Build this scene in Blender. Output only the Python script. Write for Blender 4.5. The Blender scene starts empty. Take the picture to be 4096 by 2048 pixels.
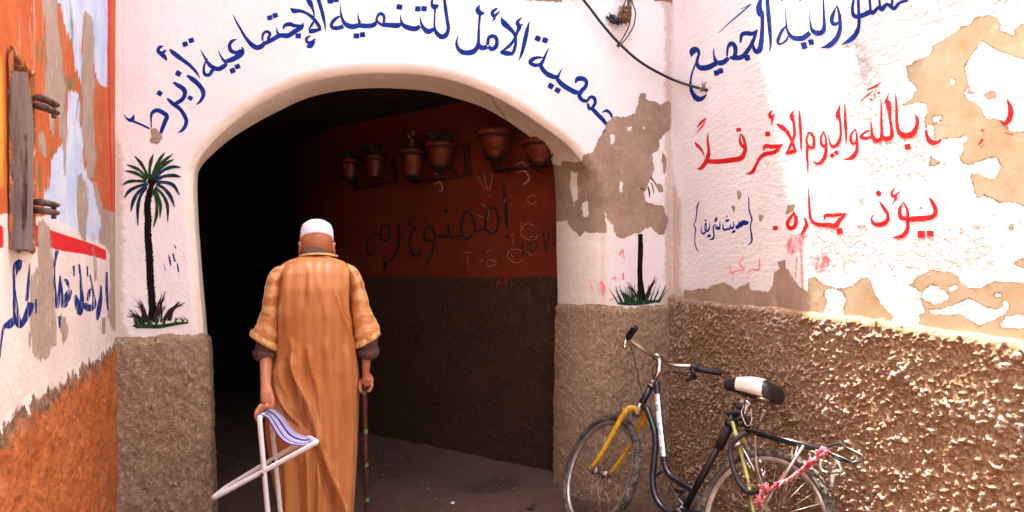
import bpy, bmesh, math, random
import numpy as np
from mathutils import Vector, Matrix

random.seed(7)
C = bpy.context.scene.collection
SC = bpy.context.scene

# ------------------------------------------------------------------ camera, sky, sun, exposure
FOC = 2800.0          # focal length in pixels of the 4096-wide photograph
HOR = 1100.0          # its horizon row
EYE = 1.4             # eye height
YAW = math.radians(23)
cam_d = bpy.data.cameras.new("camera")
cam = bpy.data.objects.new("camera", cam_d); C.objects.link(cam)
cam.location = (0, 0, EYE)
cam.rotation_euler = (math.radians(90), 0, -YAW)
cam_d.sensor_width = 36.0
cam_d.lens = 36.0 * FOC / 4096
cam_d.shift_y = (HOR - 1024) / 4096
cam_d.clip_start = 0.05; cam_d.clip_end = 400
SC.camera = cam

SUN = Vector((-0.024, 0.275, 1.0)).normalized()       # towards the sun
elev = math.asin(SUN.z); azim = math.atan2(SUN.x, SUN.y)
w = bpy.data.worlds.new("World"); SC.world = w; w.use_nodes = True
nt = w.node_tree
sky = nt.nodes.new("ShaderNodeTexSky"); sky.sky_type = 'NISHITA'; sky.sun_disc = False
sky.sun_elevation = elev; sky.sun_rotation = azim; sky.dust_density = 6.0; sky.air_density = 0.7; sky.ozone_density = 0.3
nt.links.new(sky.outputs[0], nt.nodes["Background"].inputs[0])
nt.nodes["Background"].inputs[1].default_value = 0.15
sl = bpy.data.lights.new("sun", 'SUN'); sl.energy = 5.0; sl.angle = math.radians(0.9); sl.color = (1.0, 0.93, 0.84)
so = bpy.data.objects.new("sun", sl); C.objects.link(so)
so.location = SUN * 30; so.rotation_euler = SUN.to_track_quat('Z', 'Y').to_euler()
SC.view_settings.view_transform = 'Standard'; SC.view_settings.look = 'None'
SC.view_settings.exposure = 2.95; SC.view_settings.gamma = 1.0
SC.cycles.max_bounces = 8; SC.cycles.diffuse_bounces = 5
SC.cycles.use_denoising = True

# ------------------------------------------------------------------ geometry helpers
FV = np.array([math.sin(YAW), math.cos(YAW)]); RV = np.array([math.cos(YAW), -math.sin(YAW)])

def to_photo(P):
    P = np.asarray(P, float); d = P[..., :2] @ FV
    return 2048 + FOC * (P[..., :2] @ RV) / d, HOR - FOC * (P[..., 2] - EYE) / d, d

class Plane:
    """A vertical wall plane: point p0, horizontal direction du, normal n towards the viewer."""
    def __init__(s, p0, az, facing):
        s.p0 = np.array(p0, float); a = math.radians(az)
        s.du = np.array([math.sin(a), math.cos(a)])
        n = np.array([s.du[1], -s.du[0]])
        s.n = n if n @ np.array(facing) > 0 else -n
    def hit(s, fx, fy, off=0.0):
        fx = np.asarray(fx, float); fy = np.asarray(fy, float)
        d = FV + RV * ((fx - 2048) / FOC)[..., None]
        t = (s.p0 @ s.n + np.asarray(off, float)) / (d @ s.n)
        xy = d * t[..., None]
        return np.concatenate([xy, (EYE - (fy - HOR) * t / FOC)[..., None]], -1)
    def uz(s, P):
        return (P[..., :2] - s.p0) @ s.du, P[..., 2]
    def at(s, u, z, off=0.0):
        u = np.asarray(u, float); z = np.asarray(z, float); off = np.asarray(off, float)
        xy = s.p0 + u[..., None] * s.du + off[..., None] * s.n
        return np.concatenate([xy, np.broadcast_to(z, u.shape)[..., None]], -1)

def at_depth(fx, fy, Z):
    d = FV + RV * ((fx - 2048) / FOC)
    return Vector((d[0] * Z, d[1] * Z, EYE - (fy - HOR) * Z / FOC))

def at_ground(fx, fy, z=0.0):
    return at_depth(fx, fy, (EYE - z) * FOC / (fy - HOR))

def _hash(i, j, k, s):
    h = (i * 374761393 + j * 668265263 + k * 2147483647 + s * 974634777) & 0xFFFFFFFF
    h = ((h ^ (h >> 13)) * 1274126177) & 0xFFFFFFFF
    return ((h ^ (h >> 16)) & 0xFFFF) / 65535.0

def vnoise(P, seed=0):
    P = np.asarray(P, float); I = np.floor(P).astype(np.int64); f = P - I; f = f * f * (3 - 2 * f)
    r = 0
    for a in (0, 1):
        for b in (0, 1):
            for c in (0, 1):
                wgt = (f[..., 0] if a else 1 - f[..., 0]) * (f[..., 1] if b else 1 - f[..., 1]) * (f[..., 2] if c else 1 - f[..., 2])
                r = r + wgt * _hash(I[..., 0] + a, I[..., 1] + b, I[..., 2] + c, seed)
    return r * 2 - 1

def fbm(P, scale, octaves=3, seed=0):
    P = np.asarray(P, float) / scale; r = 0; amp = 1; tot = 0
    for o in range(octaves):
        r = r + amp * vnoise(P * (2.03 ** o), seed + o * 17); tot += amp; amp *= .5
    return r / tot

def sdf_px(fx, fy, polys, holes=(), margin=70.0):
    """signed distance in photo pixels, positive inside any polygon"""
    def one(poly):
        poly = np.asarray(poly, float)
        out = np.full(fx.shape, -margin)
        sel = (fx > poly[:, 0].min() - margin) & (fx < poly[:, 0].max() + margin) & (fy > poly[:, 1].min() - margin) & (fy < poly[:, 1].max() + margin)
        if not sel.any(): return out
        x = fx[sel][:, None]; y = fy[sel][:, None]
        a = poly; b = np.roll(poly, -1, 0)
        ex = (b - a)[:, 0]; ey = (b - a)[:, 1]
        L = ex * ex + ey * ey + 1e-9
        t = np.clip(((x - a[:, 0]) * ex + (y - a[:, 1]) * ey) / L, 0, 1)
        d = np.sqrt((x - a[:, 0] - t * ex) ** 2 + (y - a[:, 1] - t * ey) ** 2).min(1)
        cr = ((a[:, 1] > y) != (b[:, 1] > y)) & (x < (ex * (y - a[:, 1]) / np.where(ey == 0, 1e-9, ey) + a[:, 0]))
        ins = cr.sum(1) % 2 == 1
        out[sel] = np.clip(np.where(ins, d, -d), -margin, margin)
        return out
    r = np.full(fx.shape, -margin)
    for p in polys: r = np.maximum(r, one(p))
    for h in holes: r = np.minimum(r, -one(h))
    return r

def zoomed(x0, y0, s):
    def q(pts): return [(x0 + p[0] * s, y0 + p[1] * s) + tuple(v * s for v in p[2:]) for p in pts]
    return q

Z3 = zoomed(440, 0, 800 / 1472); Z4 = zoomed(1140, 0, 700 / 1803); Z5 = zoomed(1780, 0, 800 / 1472)
ZA = zoomed(2650, 0, 1446 / 2576); ZB = zoomed(2650, 600, 1446 / 2576)
ZL = zoomed(0, 0, 480 / 604); ZM = zoomed(0, 1000, 480 / 590)
ZC = zoomed(2200, 350, 550 / 787); ZD = zoomed(440, 550, 400 / 644)
ZW = zoomed(2260, 0, 644 / 2074); ZP = zoomed(1300, 450, 950 / 2576); ZG = zoomed(1300, 400, 1000 / 1610)
ZO = zoomed(0, 0, 4096 / 2576)
ZQ = zoomed(2760, 760, 280 / 1387)
ZK = zoomed(2200, 1250, 1300 / 2098); ZR = zoomed(2750, 1700, 750 / 2576); ZH = zoomed(2400, 1280, 750 / 2300)
ZT = zoomed(950, 850, 650 / 1288); ZS = zoomed(800, 1350, 800 / 1476); ZF = zoomed(980, 1330, 580 / 2019)

ORIG = {}
def origin_of(o): return ORIG.get(o.name, Vector((0, 0, 0))) if o else Vector((0, 0, 0))

def tag(o, label=None, cat=None, group=None, kind=None):
    if label: o["label"] = label
    if cat: o["category"] = cat
    if group: o["group"] = group
    if kind: o["kind"] = kind
    return o

def thing(name, loc, label, cat, group=None, matrix=None):
    o = bpy.data.objects.new(name, None); C.objects.link(o); o.empty_display_size = .1
    if matrix is not None:
        o.matrix_world = matrix; ORIG[o.name] = None
    else:
        o.location = loc; ORIG[o.name] = Vector(loc)
    return tag(o, label, cat, group)

class MB:
    def __init__(s): s.v = []; s.f = []; s.m = []; s.sm = []
    def add(s, verts, faces, mi=0, smooth=True):
        b = len(s.v); s.v += [tuple(map(float, p)) for p in verts]
        for f in faces:
            s.f.append(tuple(i + b for i in f)); s.m.append(mi); s.sm.append(smooth)
        return s
    def rings(s, R, closed=True, cap=True, mi=0, smooth=True):
        n = len(R[0]); V = [p for r in R for p in r]; F = []
        for i in range(len(R) - 1):
            for j in range(n if closed else n - 1):
                k = (j + 1) % n
                F.append((i * n + j, i * n + k, (i + 1) * n + k, (i + 1) * n + j))
        if cap and closed:
            F.append(tuple(range(n - 1, -1, -1))); F.append(tuple((len(R) - 1) * n + j for j in range(n)))
        return s.add(V, F, mi, smooth)
    def tube(s, path, r, n=10, cap=True, mi=0, closed=False, flat=1.0):
        P = [Vector(p) for p in path]; m = len(P)
        rr = r if isinstance(r, (list, tuple)) else [r] * m
        R = []; up = None
        for i, p in enumerate(P):
            if closed: t = P[(i + 1) % m] - P[i - 1]
            else: t = P[min(i + 1, m - 1)] - P[max(i - 1, 0)]
            if t.length < 1e-9: t = Vector((0, 0, 1))
            t.normalize()
            if up is None:
                up = Vector((0, 0, 1)) if abs(t.z) < .9 else Vector((1, 0, 0))
            a = t.cross(up)
            if a.length < 1e-6: a = t.cross(Vector((0.3, 1, 0)))
            a.normalize(); b = t.cross(a); up = -b
            R.append([p + a * (rr[i] * math.cos(2 * math.pi * k / n)) + b * (rr[i] * flat * math.sin(2 * math.pi * k / n)) for k in range(n)])
        if closed: R.append(R[0]); return s.rings(R, True, False, mi)
        return s.rings(R, True, cap, mi)
    def box(s, c, size, M=None, mi=0, bev=0.0):
        x, y, z = [d / 2 for d in size]; c = Vector(c)
        if bev <= 0:
            V = [Vector((a * x, b * y, d * z)) for a in (-1, 1) for b in (-1, 1) for d in (-1, 1)]
            F = [(0, 1, 3, 2), (4, 6, 7, 5), (0, 4, 5, 1), (2, 3, 7, 6), (0, 2, 6, 4), (1, 5, 7, 3)]
            if M: V = [M @ v for v in V]
            return s.add([c + v for v in V], F, mi, False)
        bm = bmesh.new(); bmesh.ops.create_cube(bm, size=1)
        for v in bm.verts: v.co = Vector((v.co.x * size[0], v.co.y * size[1], v.co.z * size[2]))
        bmesh.ops.bevel(bm, geom=bm.edges[:], offset=bev, segments=2, affect='EDGES', profile=.5)
        V = [(M @ v.co if M else v.co) + c for v in bm.verts]
        bm.verts.index_update(); F = [tuple(v.index for v in f.verts) for f in bm.faces]; bm.free()
        return s.add(V, F, mi, False)
    def lathe(s, prof, c=(0, 0, 0), n=32, mi=0, M=None, flute=None):
        R = []
        for (r, z) in prof:
            ring = []
            for k in range(n):
                a = 2 * math.pi * k / n; q = r * (flute(a, z) if flute else 1)
                v = Vector((q * math.cos(a), q * math.sin(a), z))
                ring.append((M @ v if M else v) + Vector(c))
            R.append(ring)
        return s.rings(R, True, True, mi)
    def ball(s, c, rad, M=None, n=20, mi=0):
        rx, ry, rz = rad if isinstance(rad, (tuple, list)) else (rad,) * 3
        R = []; h = n // 2
        for i in range(1, h):
            t = math.pi * i / h
            ring = []
            for k in range(n):
                a = 2 * math.pi * k / n
                v = Vector((rx * math.sin(t) * math.cos(a), ry * math.sin(t) * math.sin(a), -rz * math.cos(t)))
                ring.append((M @ v if M else v) + Vector(c))
            R.append(ring)
        return s.rings(R, True, True, mi)
    def build(s, name, mats, parent=None, attrs=None, label=None):
        me = bpy.data.meshes.new(name)
        og = origin_of(parent)
        V = s.v if og is None else [(p[0] - og.x, p[1] - og.y, p[2] - og.z) for p in s.v]
        me.from_pydata(V, [], s.f)
        mats = mats if isinstance(mats, (list, tuple)) else [mats]
        for m in mats: me.materials.append(m)
        me.polygons.foreach_set("material_index", s.m)
        me.polygons.foreach_set("use_smooth", s.sm)
        if attrs:
            for k, a in attrs.items():
                at = me.attributes.new(k, 'FLOAT', 'POINT'); at.data.foreach_set("value", np.asarray(a, np.float32))
        me.update()
        o = bpy.data.objects.new(name, me); C.objects.link(o)
        if parent: o.parent = parent
        ORIG[o.name] = og
        if label: o["label"] = label
        return o

def mesh_np(name, V, F, mat, parent=None, attrs=None, smooth=True):
    og = origin_of(parent)
    me = bpy.data.meshes.new(name)
    V = np.asarray(V, np.float32) - np.array(og, np.float32)
    F = np.asarray(F, np.int32); n = len(F)
    me.vertices.add(len(V)); me.vertices.foreach_set("co", V.ravel())
    me.loops.add(n * 4); me.loops.foreach_set("vertex_index", F.ravel())
    me.polygons.add(n); me.polygons.foreach_set("loop_start", np.arange(n, dtype=np.int32) * 4)
    me.polygons.foreach_set("use_smooth", np.full(n, smooth))
    me.materials.append(mat)
    if attrs:
        for k, a in attrs.items():
            at = me.attributes.new(k, 'FLOAT', 'POINT'); at.data.foreach_set("value", np.asarray(a, np.float32))
    me.update(calc_edges=True); me.validate()
    o = bpy.data.objects.new(name, me); C.objects.link(o)
    if parent: o.parent = parent
    ORIG[o.name] = og
    return o

def grid_faces(nu, nv, flip=False):
    i = np.arange(nu - 1)[:, None]; j = np.arange(nv - 1)[None, :]
    a = i * nv + j
    F = np.stack([a, a + nv, a + nv + 1, a + 1], -1).reshape(-1, 4)
    return F[:, ::-1] if flip else F

def catmull(pts, step=6.0):
    P = np.asarray(pts, float)
    if len(P) == 1: return P
    Q = np.vstack([2 * P[0] - P[1], P, 2 * P[-1] - P[-2]])
    out = []
    for i in range(1, len(Q) - 2):
        n = max(2, int(np.hypot(*(Q[i + 1] - Q[i])[:2]) / step) + 1)
        t = np.linspace(0, 1, n, endpoint=False)[:, None]
        a, b, c, d = Q[i - 1], Q[i], Q[i + 1], Q[i + 2]
        out.append(.5 * (2 * b + (c - a) * t + (2 * a - 5 * b + 4 * c - d) * t * t + (3 * b - a - 3 * c + d) * t ** 3))
    out.append(P[-1:]); return np.vstack(out)

def spline3(pts, n=8):
    """smooth 3-D path through the points"""
    P = np.asarray([tuple(p) for p in pts], float)
    Q = np.vstack([2 * P[0] - P[1], P, 2 * P[-1] - P[-2]]); out = []
    for i in range(1, len(Q) - 2):
        t = np.linspace(0, 1, n, endpoint=False)[:, None]
        a, b, c, d = Q[i - 1], Q[i], Q[i + 1], Q[i + 2]
        out.append(.5 * (2 * b + (c - a) * t + (2 * a - 5 * b + 4 * c - d) * t * t + (3 * b - a - 3 * c + d) * t ** 3))
    out.append(P[-1:]); return [Vector(p) for p in np.vstack(out)]

# ------------------------------------------------------------------ material helpers
class NT:
    def __init__(s, name):
        s.mat = bpy.data.materials.new(name); s.mat.use_nodes = True; s.t = s.mat.node_tree
        s.b = s.t.nodes["Principled BSDF"]; s.out = s.t.nodes["Material Output"]
        s._co = None
    def lk(s, a, b):
        if isinstance(a, (int, float)): b.default_value = a
        elif isinstance(a, tuple): b.default_value = a if len(a) == 4 or b.type == 'VECTOR' else a + (1,)
        else: s.t.links.new(a, b)
    def co(s):
        if s._co is None: s._co = s.t.nodes.new("ShaderNodeTexCoord").outputs["Object"]
        return s._co
    def scaled(s, sx, sy, sz):
        n = s.t.nodes.new("ShaderNodeMapping"); s.lk(s.co(), n.inputs[0]); n.inputs["Scale"].default_value = (sx, sy, sz)
        return n.outputs[0]
    def noise(s, scale, detail=4, rough=.55, vec=None, dist=0.0, color=False):
        n = s.t.nodes.new("ShaderNodeTexNoise"); s.lk(vec if vec is not None else s.co(), n.inputs["Vector"])
        n.inputs["Scale"].default_value = scale; n.inputs["Detail"].default_value = detail
        n.inputs["Roughness"].default_value = rough; n.inputs["Distortion"].default_value = dist
        return n.outputs[1 if color else 0]
    def voronoi(s, scale, vec=None, feature='F1'):
        n = s.t.nodes.new("ShaderNodeTexVoronoi"); s.lk(vec if vec is not None else s.co(), n.inputs["Vector"])
        n.feature = feature; n.inputs["Scale"].default_value = scale
        return n.outputs["Distance"]
    def math(s, op, a, b=0.0, clamp=False):
        n = s.t.nodes.new("ShaderNodeMath"); n.operation = op; n.use_clamp = clamp
        s.lk(a, n.inputs[0]); s.lk(b, n.inputs[1]); return n.outputs[0]
    def ramp(s, v, lo, hi, a=0.0, b=1.0, smooth=True):
        n = s.t.nodes.new("ShaderNodeMapRange"); n.interpolation_type = 'SMOOTHSTEP' if smooth else 'LINEAR'
        s.lk(v, n.inputs[0]); n.inputs[1].default_value = lo; n.inputs[2].default_value = hi
        n.inputs[3].default_value = a; n.inputs[4].default_value = b; return n.outputs[0]
    def mix(s, f, a, b, mode='MIX'):
        n = s.t.nodes.new("ShaderNodeMix"); n.data_type = 'RGBA'; n.blend_type = mode
        s.lk(f, n.inputs[0]); s.lk(a, n.inputs[6]); s.lk(b, n.inputs[7]); return n.outputs[2]
    def attr(s, name):
        n = s.t.nodes.new("ShaderNodeAttribute"); n.attribute_name = name; return n.outputs["Fac"]
    def mask(s, name, amp=.02, scale=20, edge=.002, vec=None, detail=6, rough=.65):
        """layer mask from a distance attribute, ragged by noise"""
        nz = s.math('MULTIPLY', s.math('SUBTRACT', s.noise(scale, detail, rough, vec), .5), amp * 2)
        d = s.math('ADD', s.attr(name), nz)
        return s.ramp(d, -edge, edge)
    def bump(s, h, strength=.5, dist=.01, normal=None):
        n = s.t.nodes.new("ShaderNodeBump"); s.lk(h, n.inputs["Height"])
        n.inputs["Strength"].default_value = strength; n.inputs["Distance"].default_value = dist
        if normal is not None: s.lk(normal, n.inputs["Normal"])
        return n.outputs[0]
    def done(s, color, rough=.9, normal=None, spec=.2, metal=0.0):
        s.lk(color, s.b.inputs["Base Color"]); s.lk(rough, s.b.inputs["Roughness"])
        s.b.inputs["Specular IOR Level"].default_value = spec; s.lk(metal, s.b.inputs["Metallic"])
        if normal is not None: s.lk(normal, s.b.inputs["Normal"])
        return s.mat

def simple(name, col, rough=.6, metal=0.0, var=.25, scale=30, spec=.4, dirt=None, dirt_amt=.5, bump=0.0):
    t = NT(name); n = t.noise(scale, 5)
    dark = tuple(c * (1 - var) for c in col); lite = tuple(min(1, c * (1 + var)) for c in col)
    c = t.mix(t.ramp(n, .3, .7), dark, lite)
    if dirt: c = t.mix(t.ramp(t.noise(scale * .7, 6, .7), 1 - dirt_amt, 1.05 - dirt_amt + .1), c, dirt)
    nm = t.bump(t.noise(scale * 4, 4), bump, .002) if bump else None
    return t.done(c, rough, nm, spec, metal)
# ------------------------------------------------------------------ wall materials
WHITE = (.80, .735, .72); 
def white_coat(t, dirt=.5):
    c = t.mix(t.ramp(t.noise(1.6, 5), .35, .7), (.85, .80, .765), (.79, .725, .685))
    c = t.mix(t.math('MULTIPLY', t.ramp(t.noise(7, 6, .7), .5, .8), .35 * dirt), c, (.62, .50, .42))
    sp = t.ramp(t.noise(38, 3, .6), .72, .78)
    c = t.mix(t.math('MULTIPLY', sp, .55 * dirt), c, (.36, .22, .13))
    return c

def fine_height(t, a=1.0):
    h = t.math('MULTIPLY', t.noise(55, 5, .6), .004 * a)
    return t.math('ADD', h, t.math('MULTIPLY', t.noise(9, 3), .006 * a))

def peel_color(t, c0, c1, c2):
    c = t.mix(t.ramp(t.noise(5, 6, .65), .3, .7), c0, c1)
    return t.mix(t.ramp(t.noise(24, 6, .75), .52, .72), c, c2)

def dado_color(t, c0, c1, c2):
    c = t.mix(t.ramp(t.noise(3.5, 5, .6), .3, .7), c0, c1)
    c = t.mix(t.ramp(t.noise(45, 5, .7), .48, .66), c, c2)
    c = t.mix(t.math('MULTIPLY', t.ramp(t.noise(62, 4, .7, t.scaled(1, 1, 1.1)), .56, .66), .75), c, tuple(x * .38 for x in c0))  # dark pits, then pale grains: pit dirt with side-lit contrast put into the colour
    return t.mix(t.math('MULTIPLY', t.ramp(t.noise(70, 4, .7, t.scaled(1.07, 1, .95)), .60, .68), .5), c, tuple(min(1, x * 1.5) for x in c2))

def mat_front():
    t = NT("limewashed_archway_plaster")
    c = white_coat(t, .35)
    lip = t.attr("lip")
    band = t.noise(6, 5, .6, t.scaled(1, 4, 4))
    c = t.mix(t.math('MULTIPLY', t.ramp(t.math('ADD', lip, t.math('MULTIPLY', t.math('SUBTRACT', band, .5), .7)), .25, .8), 1.0), c, t.mix(t.ramp(band, .35, .65), (.79, .69, .55), (.84, .77, .66)))
    c = t.mix(t.math('MULTIPLY', t.ramp(t.math('ADD', t.attr("grime"), t.math('MULTIPLY', t.math('SUBTRACT', t.noise(22, 6, .75), .5), 1.3)), .45, .85), .65), c, (.50, .36, .27))
    crack = t.mask("crack", .012, 40, .002)
    c = t.mix(t.math('MULTIPLY', crack, .75), c, (.50, .36, .22))
    pk = t.mask("peel", .022, 26, .0012, detail=8, rough=.7)
    flk = t.ramp(t.noise(16, 8, .75, t.scaled(1.5, 1, .8)), .66, .69)
    fl2 = t.math('MULTIPLY', flk, t.ramp(t.attr("reveal"), .3, .6))
    pk2 = t.math('MULTIPLY', pk, t.math('SUBTRACT', 1.0, t.math('MAXIMUM', fl2, t.math('MULTIPLY', t.ramp(t.noise(21, 7, .7), .70, .72), 1.0))))
    pc = peel_color(t, (.27, .185, .125), (.38, .275, .19), (.48, .39, .31))
    pc = t.mix(t.math('MULTIPLY', t.ramp(t.noise(11, 5, .6), .58, .75), .7), pc, (.22, .14, .085))
    c = t.mix(pk2, c, pc)
    br = t.mask("broken", .02, 30, .0015)
    c = t.mix(br, c, peel_color(t, (.22, .12, .07), (.34, .20, .12), (.45, .32, .24)))
    dk = t.mask("dado", .014, 38, .002)
    dc = dado_color(t, (.35, .22, .13), (.44, .295, .185), (.58, .43, .295))
    c = t.mix(dk, c, dc)
    h = fine_height(t)
    h = t.math('SUBTRACT', h, t.math('MULTIPLY', pk2, .0035))
    h = t.math('SUBTRACT', h, t.math('MULTIPLY', br, .008))
    h = t.math('ADD', h, t.math('MULTIPLY', t.math('MULTIPLY', dk, t.noise(62, 6, .72)), .030))
    return t.done(c, .92, t.bump(h, .8, 1.0))

def mat_right_upper():
    t = NT("peeling_white_plaster")
    c = white_coat(t, .85)
    c = t.mix(t.math('MULTIPLY', t.ramp(t.math('ADD', t.attr("grime"), t.math('MULTIPLY', t.math('SUBTRACT', t.noise(22, 6, .75), .5), 1.3)), .4, .9), .6), c, (.46, .30, .21))
    pinkn = t.ramp(t.noise(18, 6, .7, t.scaled(1, 1, .35)), .35, .6)
    c = t.mix(t.math('MULTIPLY', t.mask("pink", .02, 22, .012), t.math('ADD', .35, t.math('MULTIPLY', pinkn, .6))), c, (.72, .10, .13))
    c = t.mix(t.math('MULTIPLY', t.mask("red_run", .003, 40, .003), .75), c, (.66, .10, .11))
    bk = t.mask("brown", .018, 28, .0012, detail=8, rough=.7)
    bc = peel_color(t, (.33, .215, .145), (.40, .28, .20), (.50, .38, .30))
    bc = t.mix(t.math('MULTIPLY', t.ramp(t.noise(26, 5, .6, t.scaled(1, 1, .15)), .5, .75), .45), bc, (.56, .46, .40))
    c = t.mix(bk, c, bc)
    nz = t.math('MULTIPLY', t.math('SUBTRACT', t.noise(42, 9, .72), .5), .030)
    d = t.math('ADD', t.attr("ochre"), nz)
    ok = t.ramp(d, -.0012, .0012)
    oc = t.mix(t.ramp(t.noise(4, 6, .6), .3, .7), (.40, .295, .18), (.47, .365, .24))
    oc = t.mix(t.math('MULTIPLY', t.ramp(t.noise(14, 6, .7), .5, .75), .7), oc, (.34, .20, .085))
    oc = t.mix(t.ramp(t.noise(75, 3, .6), .70, .76), oc, (.22, .11, .05))
    oc = t.mix(t.ramp(t.noise(60, 3, .6, t.scaled(1.3, 1, 1)), .73, .77), oc, (.74, .66, .56))
    oc = t.mix(t.math('MULTIPLY', t.ramp(t.noise(9, 7, .75), .55, .66), .55), oc, (.60, .48, .34))
    oc = t.mix(t.math('MULTIPLY', t.ramp(d, .009, .0), t.ramp(t.noise(17, 5, .7), .35, .65)), oc, (.22, .115, .045))  # dark rim on peel edges: brown stain and edge shade in one colour
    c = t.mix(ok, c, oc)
    rough = t.attr("rough")
    trowel = t.noise(38, 5, .6, t.scaled(1, .45, 1.5))
    clump = t.ramp(t.noise(34, 6, .62), .46, .68)
    h = t.math('ADD', fine_height(t, .55), t.math('MULTIPLY', trowel, .0042))
    h = t.math('ADD', h, t.math('MULTIPLY', t.math('MULTIPLY', rough, clump), .014))
    h = t.math('ADD', h, t.math('MULTIPLY', rough, t.math('MULTIPLY', trowel, .008)))
    flat = t.math('MAXIMUM', ok, bk)
    h = t.math('MULTIPLY', h, t.math('SUBTRACT', 1.0, t.math('MULTIPLY', flat, .94)))
    h = t.math('SUBTRACT', h, t.math('MULTIPLY', flat, .011))
    return t.done(c, .95, t.bump(h, .9, 1.0), spec=.1)

def mat_right_dado():
    t = NT("rough_brown_render")
    c = dado_color(t, (.27, .15, .082), (.33, .20, .115), (.43, .30, .195))
    c = t.mix(t.math('MULTIPLY', t.ramp(t.noise(80, 4, .65), .58, .68), .5), c, (.50, .39, .29))
    c = t.mix(t.math('MULTIPLY', t.ramp(t.math('ADD', t.attr('proud'), t.math('MULTIPLY', t.math('SUBTRACT', t.noise(60, 4), .5), .006)), .004, .010), .55), c, (.66, .56, .47))  # pale grain tips: limewash spatter, whitened further to imitate sun flecks
    c = t.mix(t.math('MULTIPLY', t.ramp(t.noise(115, 4, .7, t.scaled(1.1, 1, 1)), .56, .68), .7), c, (.10, .045, .02))
    a = t.noise(40, 6, .65, t.scaled(1, .75, 1.25))
    h = t.math('ADD', t.math('MULTIPLY', a, .008), t.math('MULTIPLY', t.noise(85, 5, .7), .016))
    return t.done(c, .97, t.bump(h, .8, 1.0), spec=.08)

def mat_left_upper():
    t = NT("flaking_painted_plaster")
    vs = t.scaled(1, 1, .22)
    c = t.mix(t.ramp(t.noise(4, 5), .3, .7), (.78, .71, .68), (.72, .63, .57))
    c = t.mix(t.math('MULTIPLY', t.ramp(t.noise(30, 5, .7, vs), .55, .8), .5), c, (.56, .44, .36))
    ok = t.mask("orange", .015, 22, .0015, vs)
    oc = t.mix(t.ramp(t.noise(5, 5, .6), .3, .7), (.47, .095, .022), (.56, .14, .036))
    oc = t.mix(t.math('MULTIPLY', t.ramp(t.noise(26, 6, .7, vs), .55, .75), .6), oc, (.70, .32, .15))
    oc = t.mix(t.math('MULTIPLY', t.ramp(t.noise(34, 6, .75, vs), .52, .70), .55), oc, (.36, .075, .02))
    oc = t.mix(t.ramp(t.noise(30, 7, .7, t.scaled(1, 1.3, .3)), .655, .68), oc, (.72, .66, .60))
    wk = t.ramp(t.noise(7, 8, .75, t.scaled(1, 1.6, .25)), .575, .60)
    oc = t.mix(t.math('MULTIPLY', wk, .85), oc, t.mix(t.noise(40, 4), (.36, .28, .22), (.52, .43, .36)))
    c = t.mix(ok, c, oc)
    sk = t.mask("skyblue", .022, 26, .0015, vs)
    sc = t.mix(t.ramp(t.noise(5, 5, .6), .35, .65), (.44, .57, .80), (.60, .68, .80))
    sc = t.mix(t.ramp(t.noise(24, 6, .7, vs), .62, .70), sc, (.22, .42, .80))
    sc = t.mix(t.ramp(t.noise(13, 8, .75, vs), .60, .63), sc, (.42, .34, .28))
    c = t.mix(sk, c, sc)
    c = t.mix(t.mask("yellow", .02, 25, .01, vs), c, (.62, .36, .04))
    c = t.mix(t.math('MULTIPLY', t.mask("green", .03, 30, .006, vs), t.ramp(t.noise(40, 5, .7, vs), .4, .6)), c, (.10, .17, .05))
    c = t.mix(t.mask("stripe", .004, 40, .0015), c, (.62, .014, .018))
    gk = t.mask("grey", .022, 30, .0012, vs, 8, .7)
    gc = peel_color(t, (.33, .25, .19), (.42, .33, .265), (.52, .45, .39))
    gc = t.mix(t.math('MULTIPLY', t.ramp(t.noise(30, 6, .7, vs), .5, .8), .5), gc, (.25, .17, .12))
    c = t.mix(gk, c, gc)
    h = t.math('SUBTRACT', fine_height(t, .9), t.math('MULTIPLY', gk, .003))
    h = t.math('ADD', h, t.math('MULTIPLY', t.math('MAXIMUM', ok, sk), .0008))
    return t.done(c, .85, t.bump(h, .8, 1.0))

def mat_left_dado():
    t = NT("rough_orange_render")
    c = t.mix(t.ramp(t.noise(4, 6, .65), .3, .7), (.48, .135, .036), (.58, .19, .06))
    c = t.mix(t.ramp(t.noise(17, 7, .72), .53, .66), c, (.37, .13, .05))
    c = t.mix(t.ramp(t.noise(40, 6, .7), .60, .68), c, (.20, .10, .05))
    c = t.mix(t.ramp(t.noise(50, 5, .7, t.scaled(1.1, 1, 1)), .68, .72), c, (.70, .50, .36))
    drip = t.math('SUBTRACT', t.attr("rim"), t.math('MULTIPLY', t.math('SUBTRACT', t.noise(15, 7, .75, t.scaled(1, 1, .35)), .40), .20))
    rim = t.math('ADD', t.attr("rim"), t.math('MULTIPLY', t.math('SUBTRACT', t.noise(20, 7, .7), .5), .24))
    rc = t.mix(t.ramp(t.noise(30, 6, .7), .4, .65), (.20, .105, .06), (.36, .24, .17))
    c = t.mix(t.ramp(rim, .075, .04), c, rc)
    wmask = t.ramp(drip, .003, -.001)
    c = t.mix(wmask, c, t.mix(t.noise(12, 5), (.78, .71, .68), (.70, .60, .54)))
    h = t.math('MULTIPLY', t.math('MULTIPLY', t.noise(60, 7, .7), .022), t.math('SUBTRACT', 1.0, t.math('MULTIPLY', wmask, .85)))
    return t.done(c, .9, t.bump(h, .8, 1.0))

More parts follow.
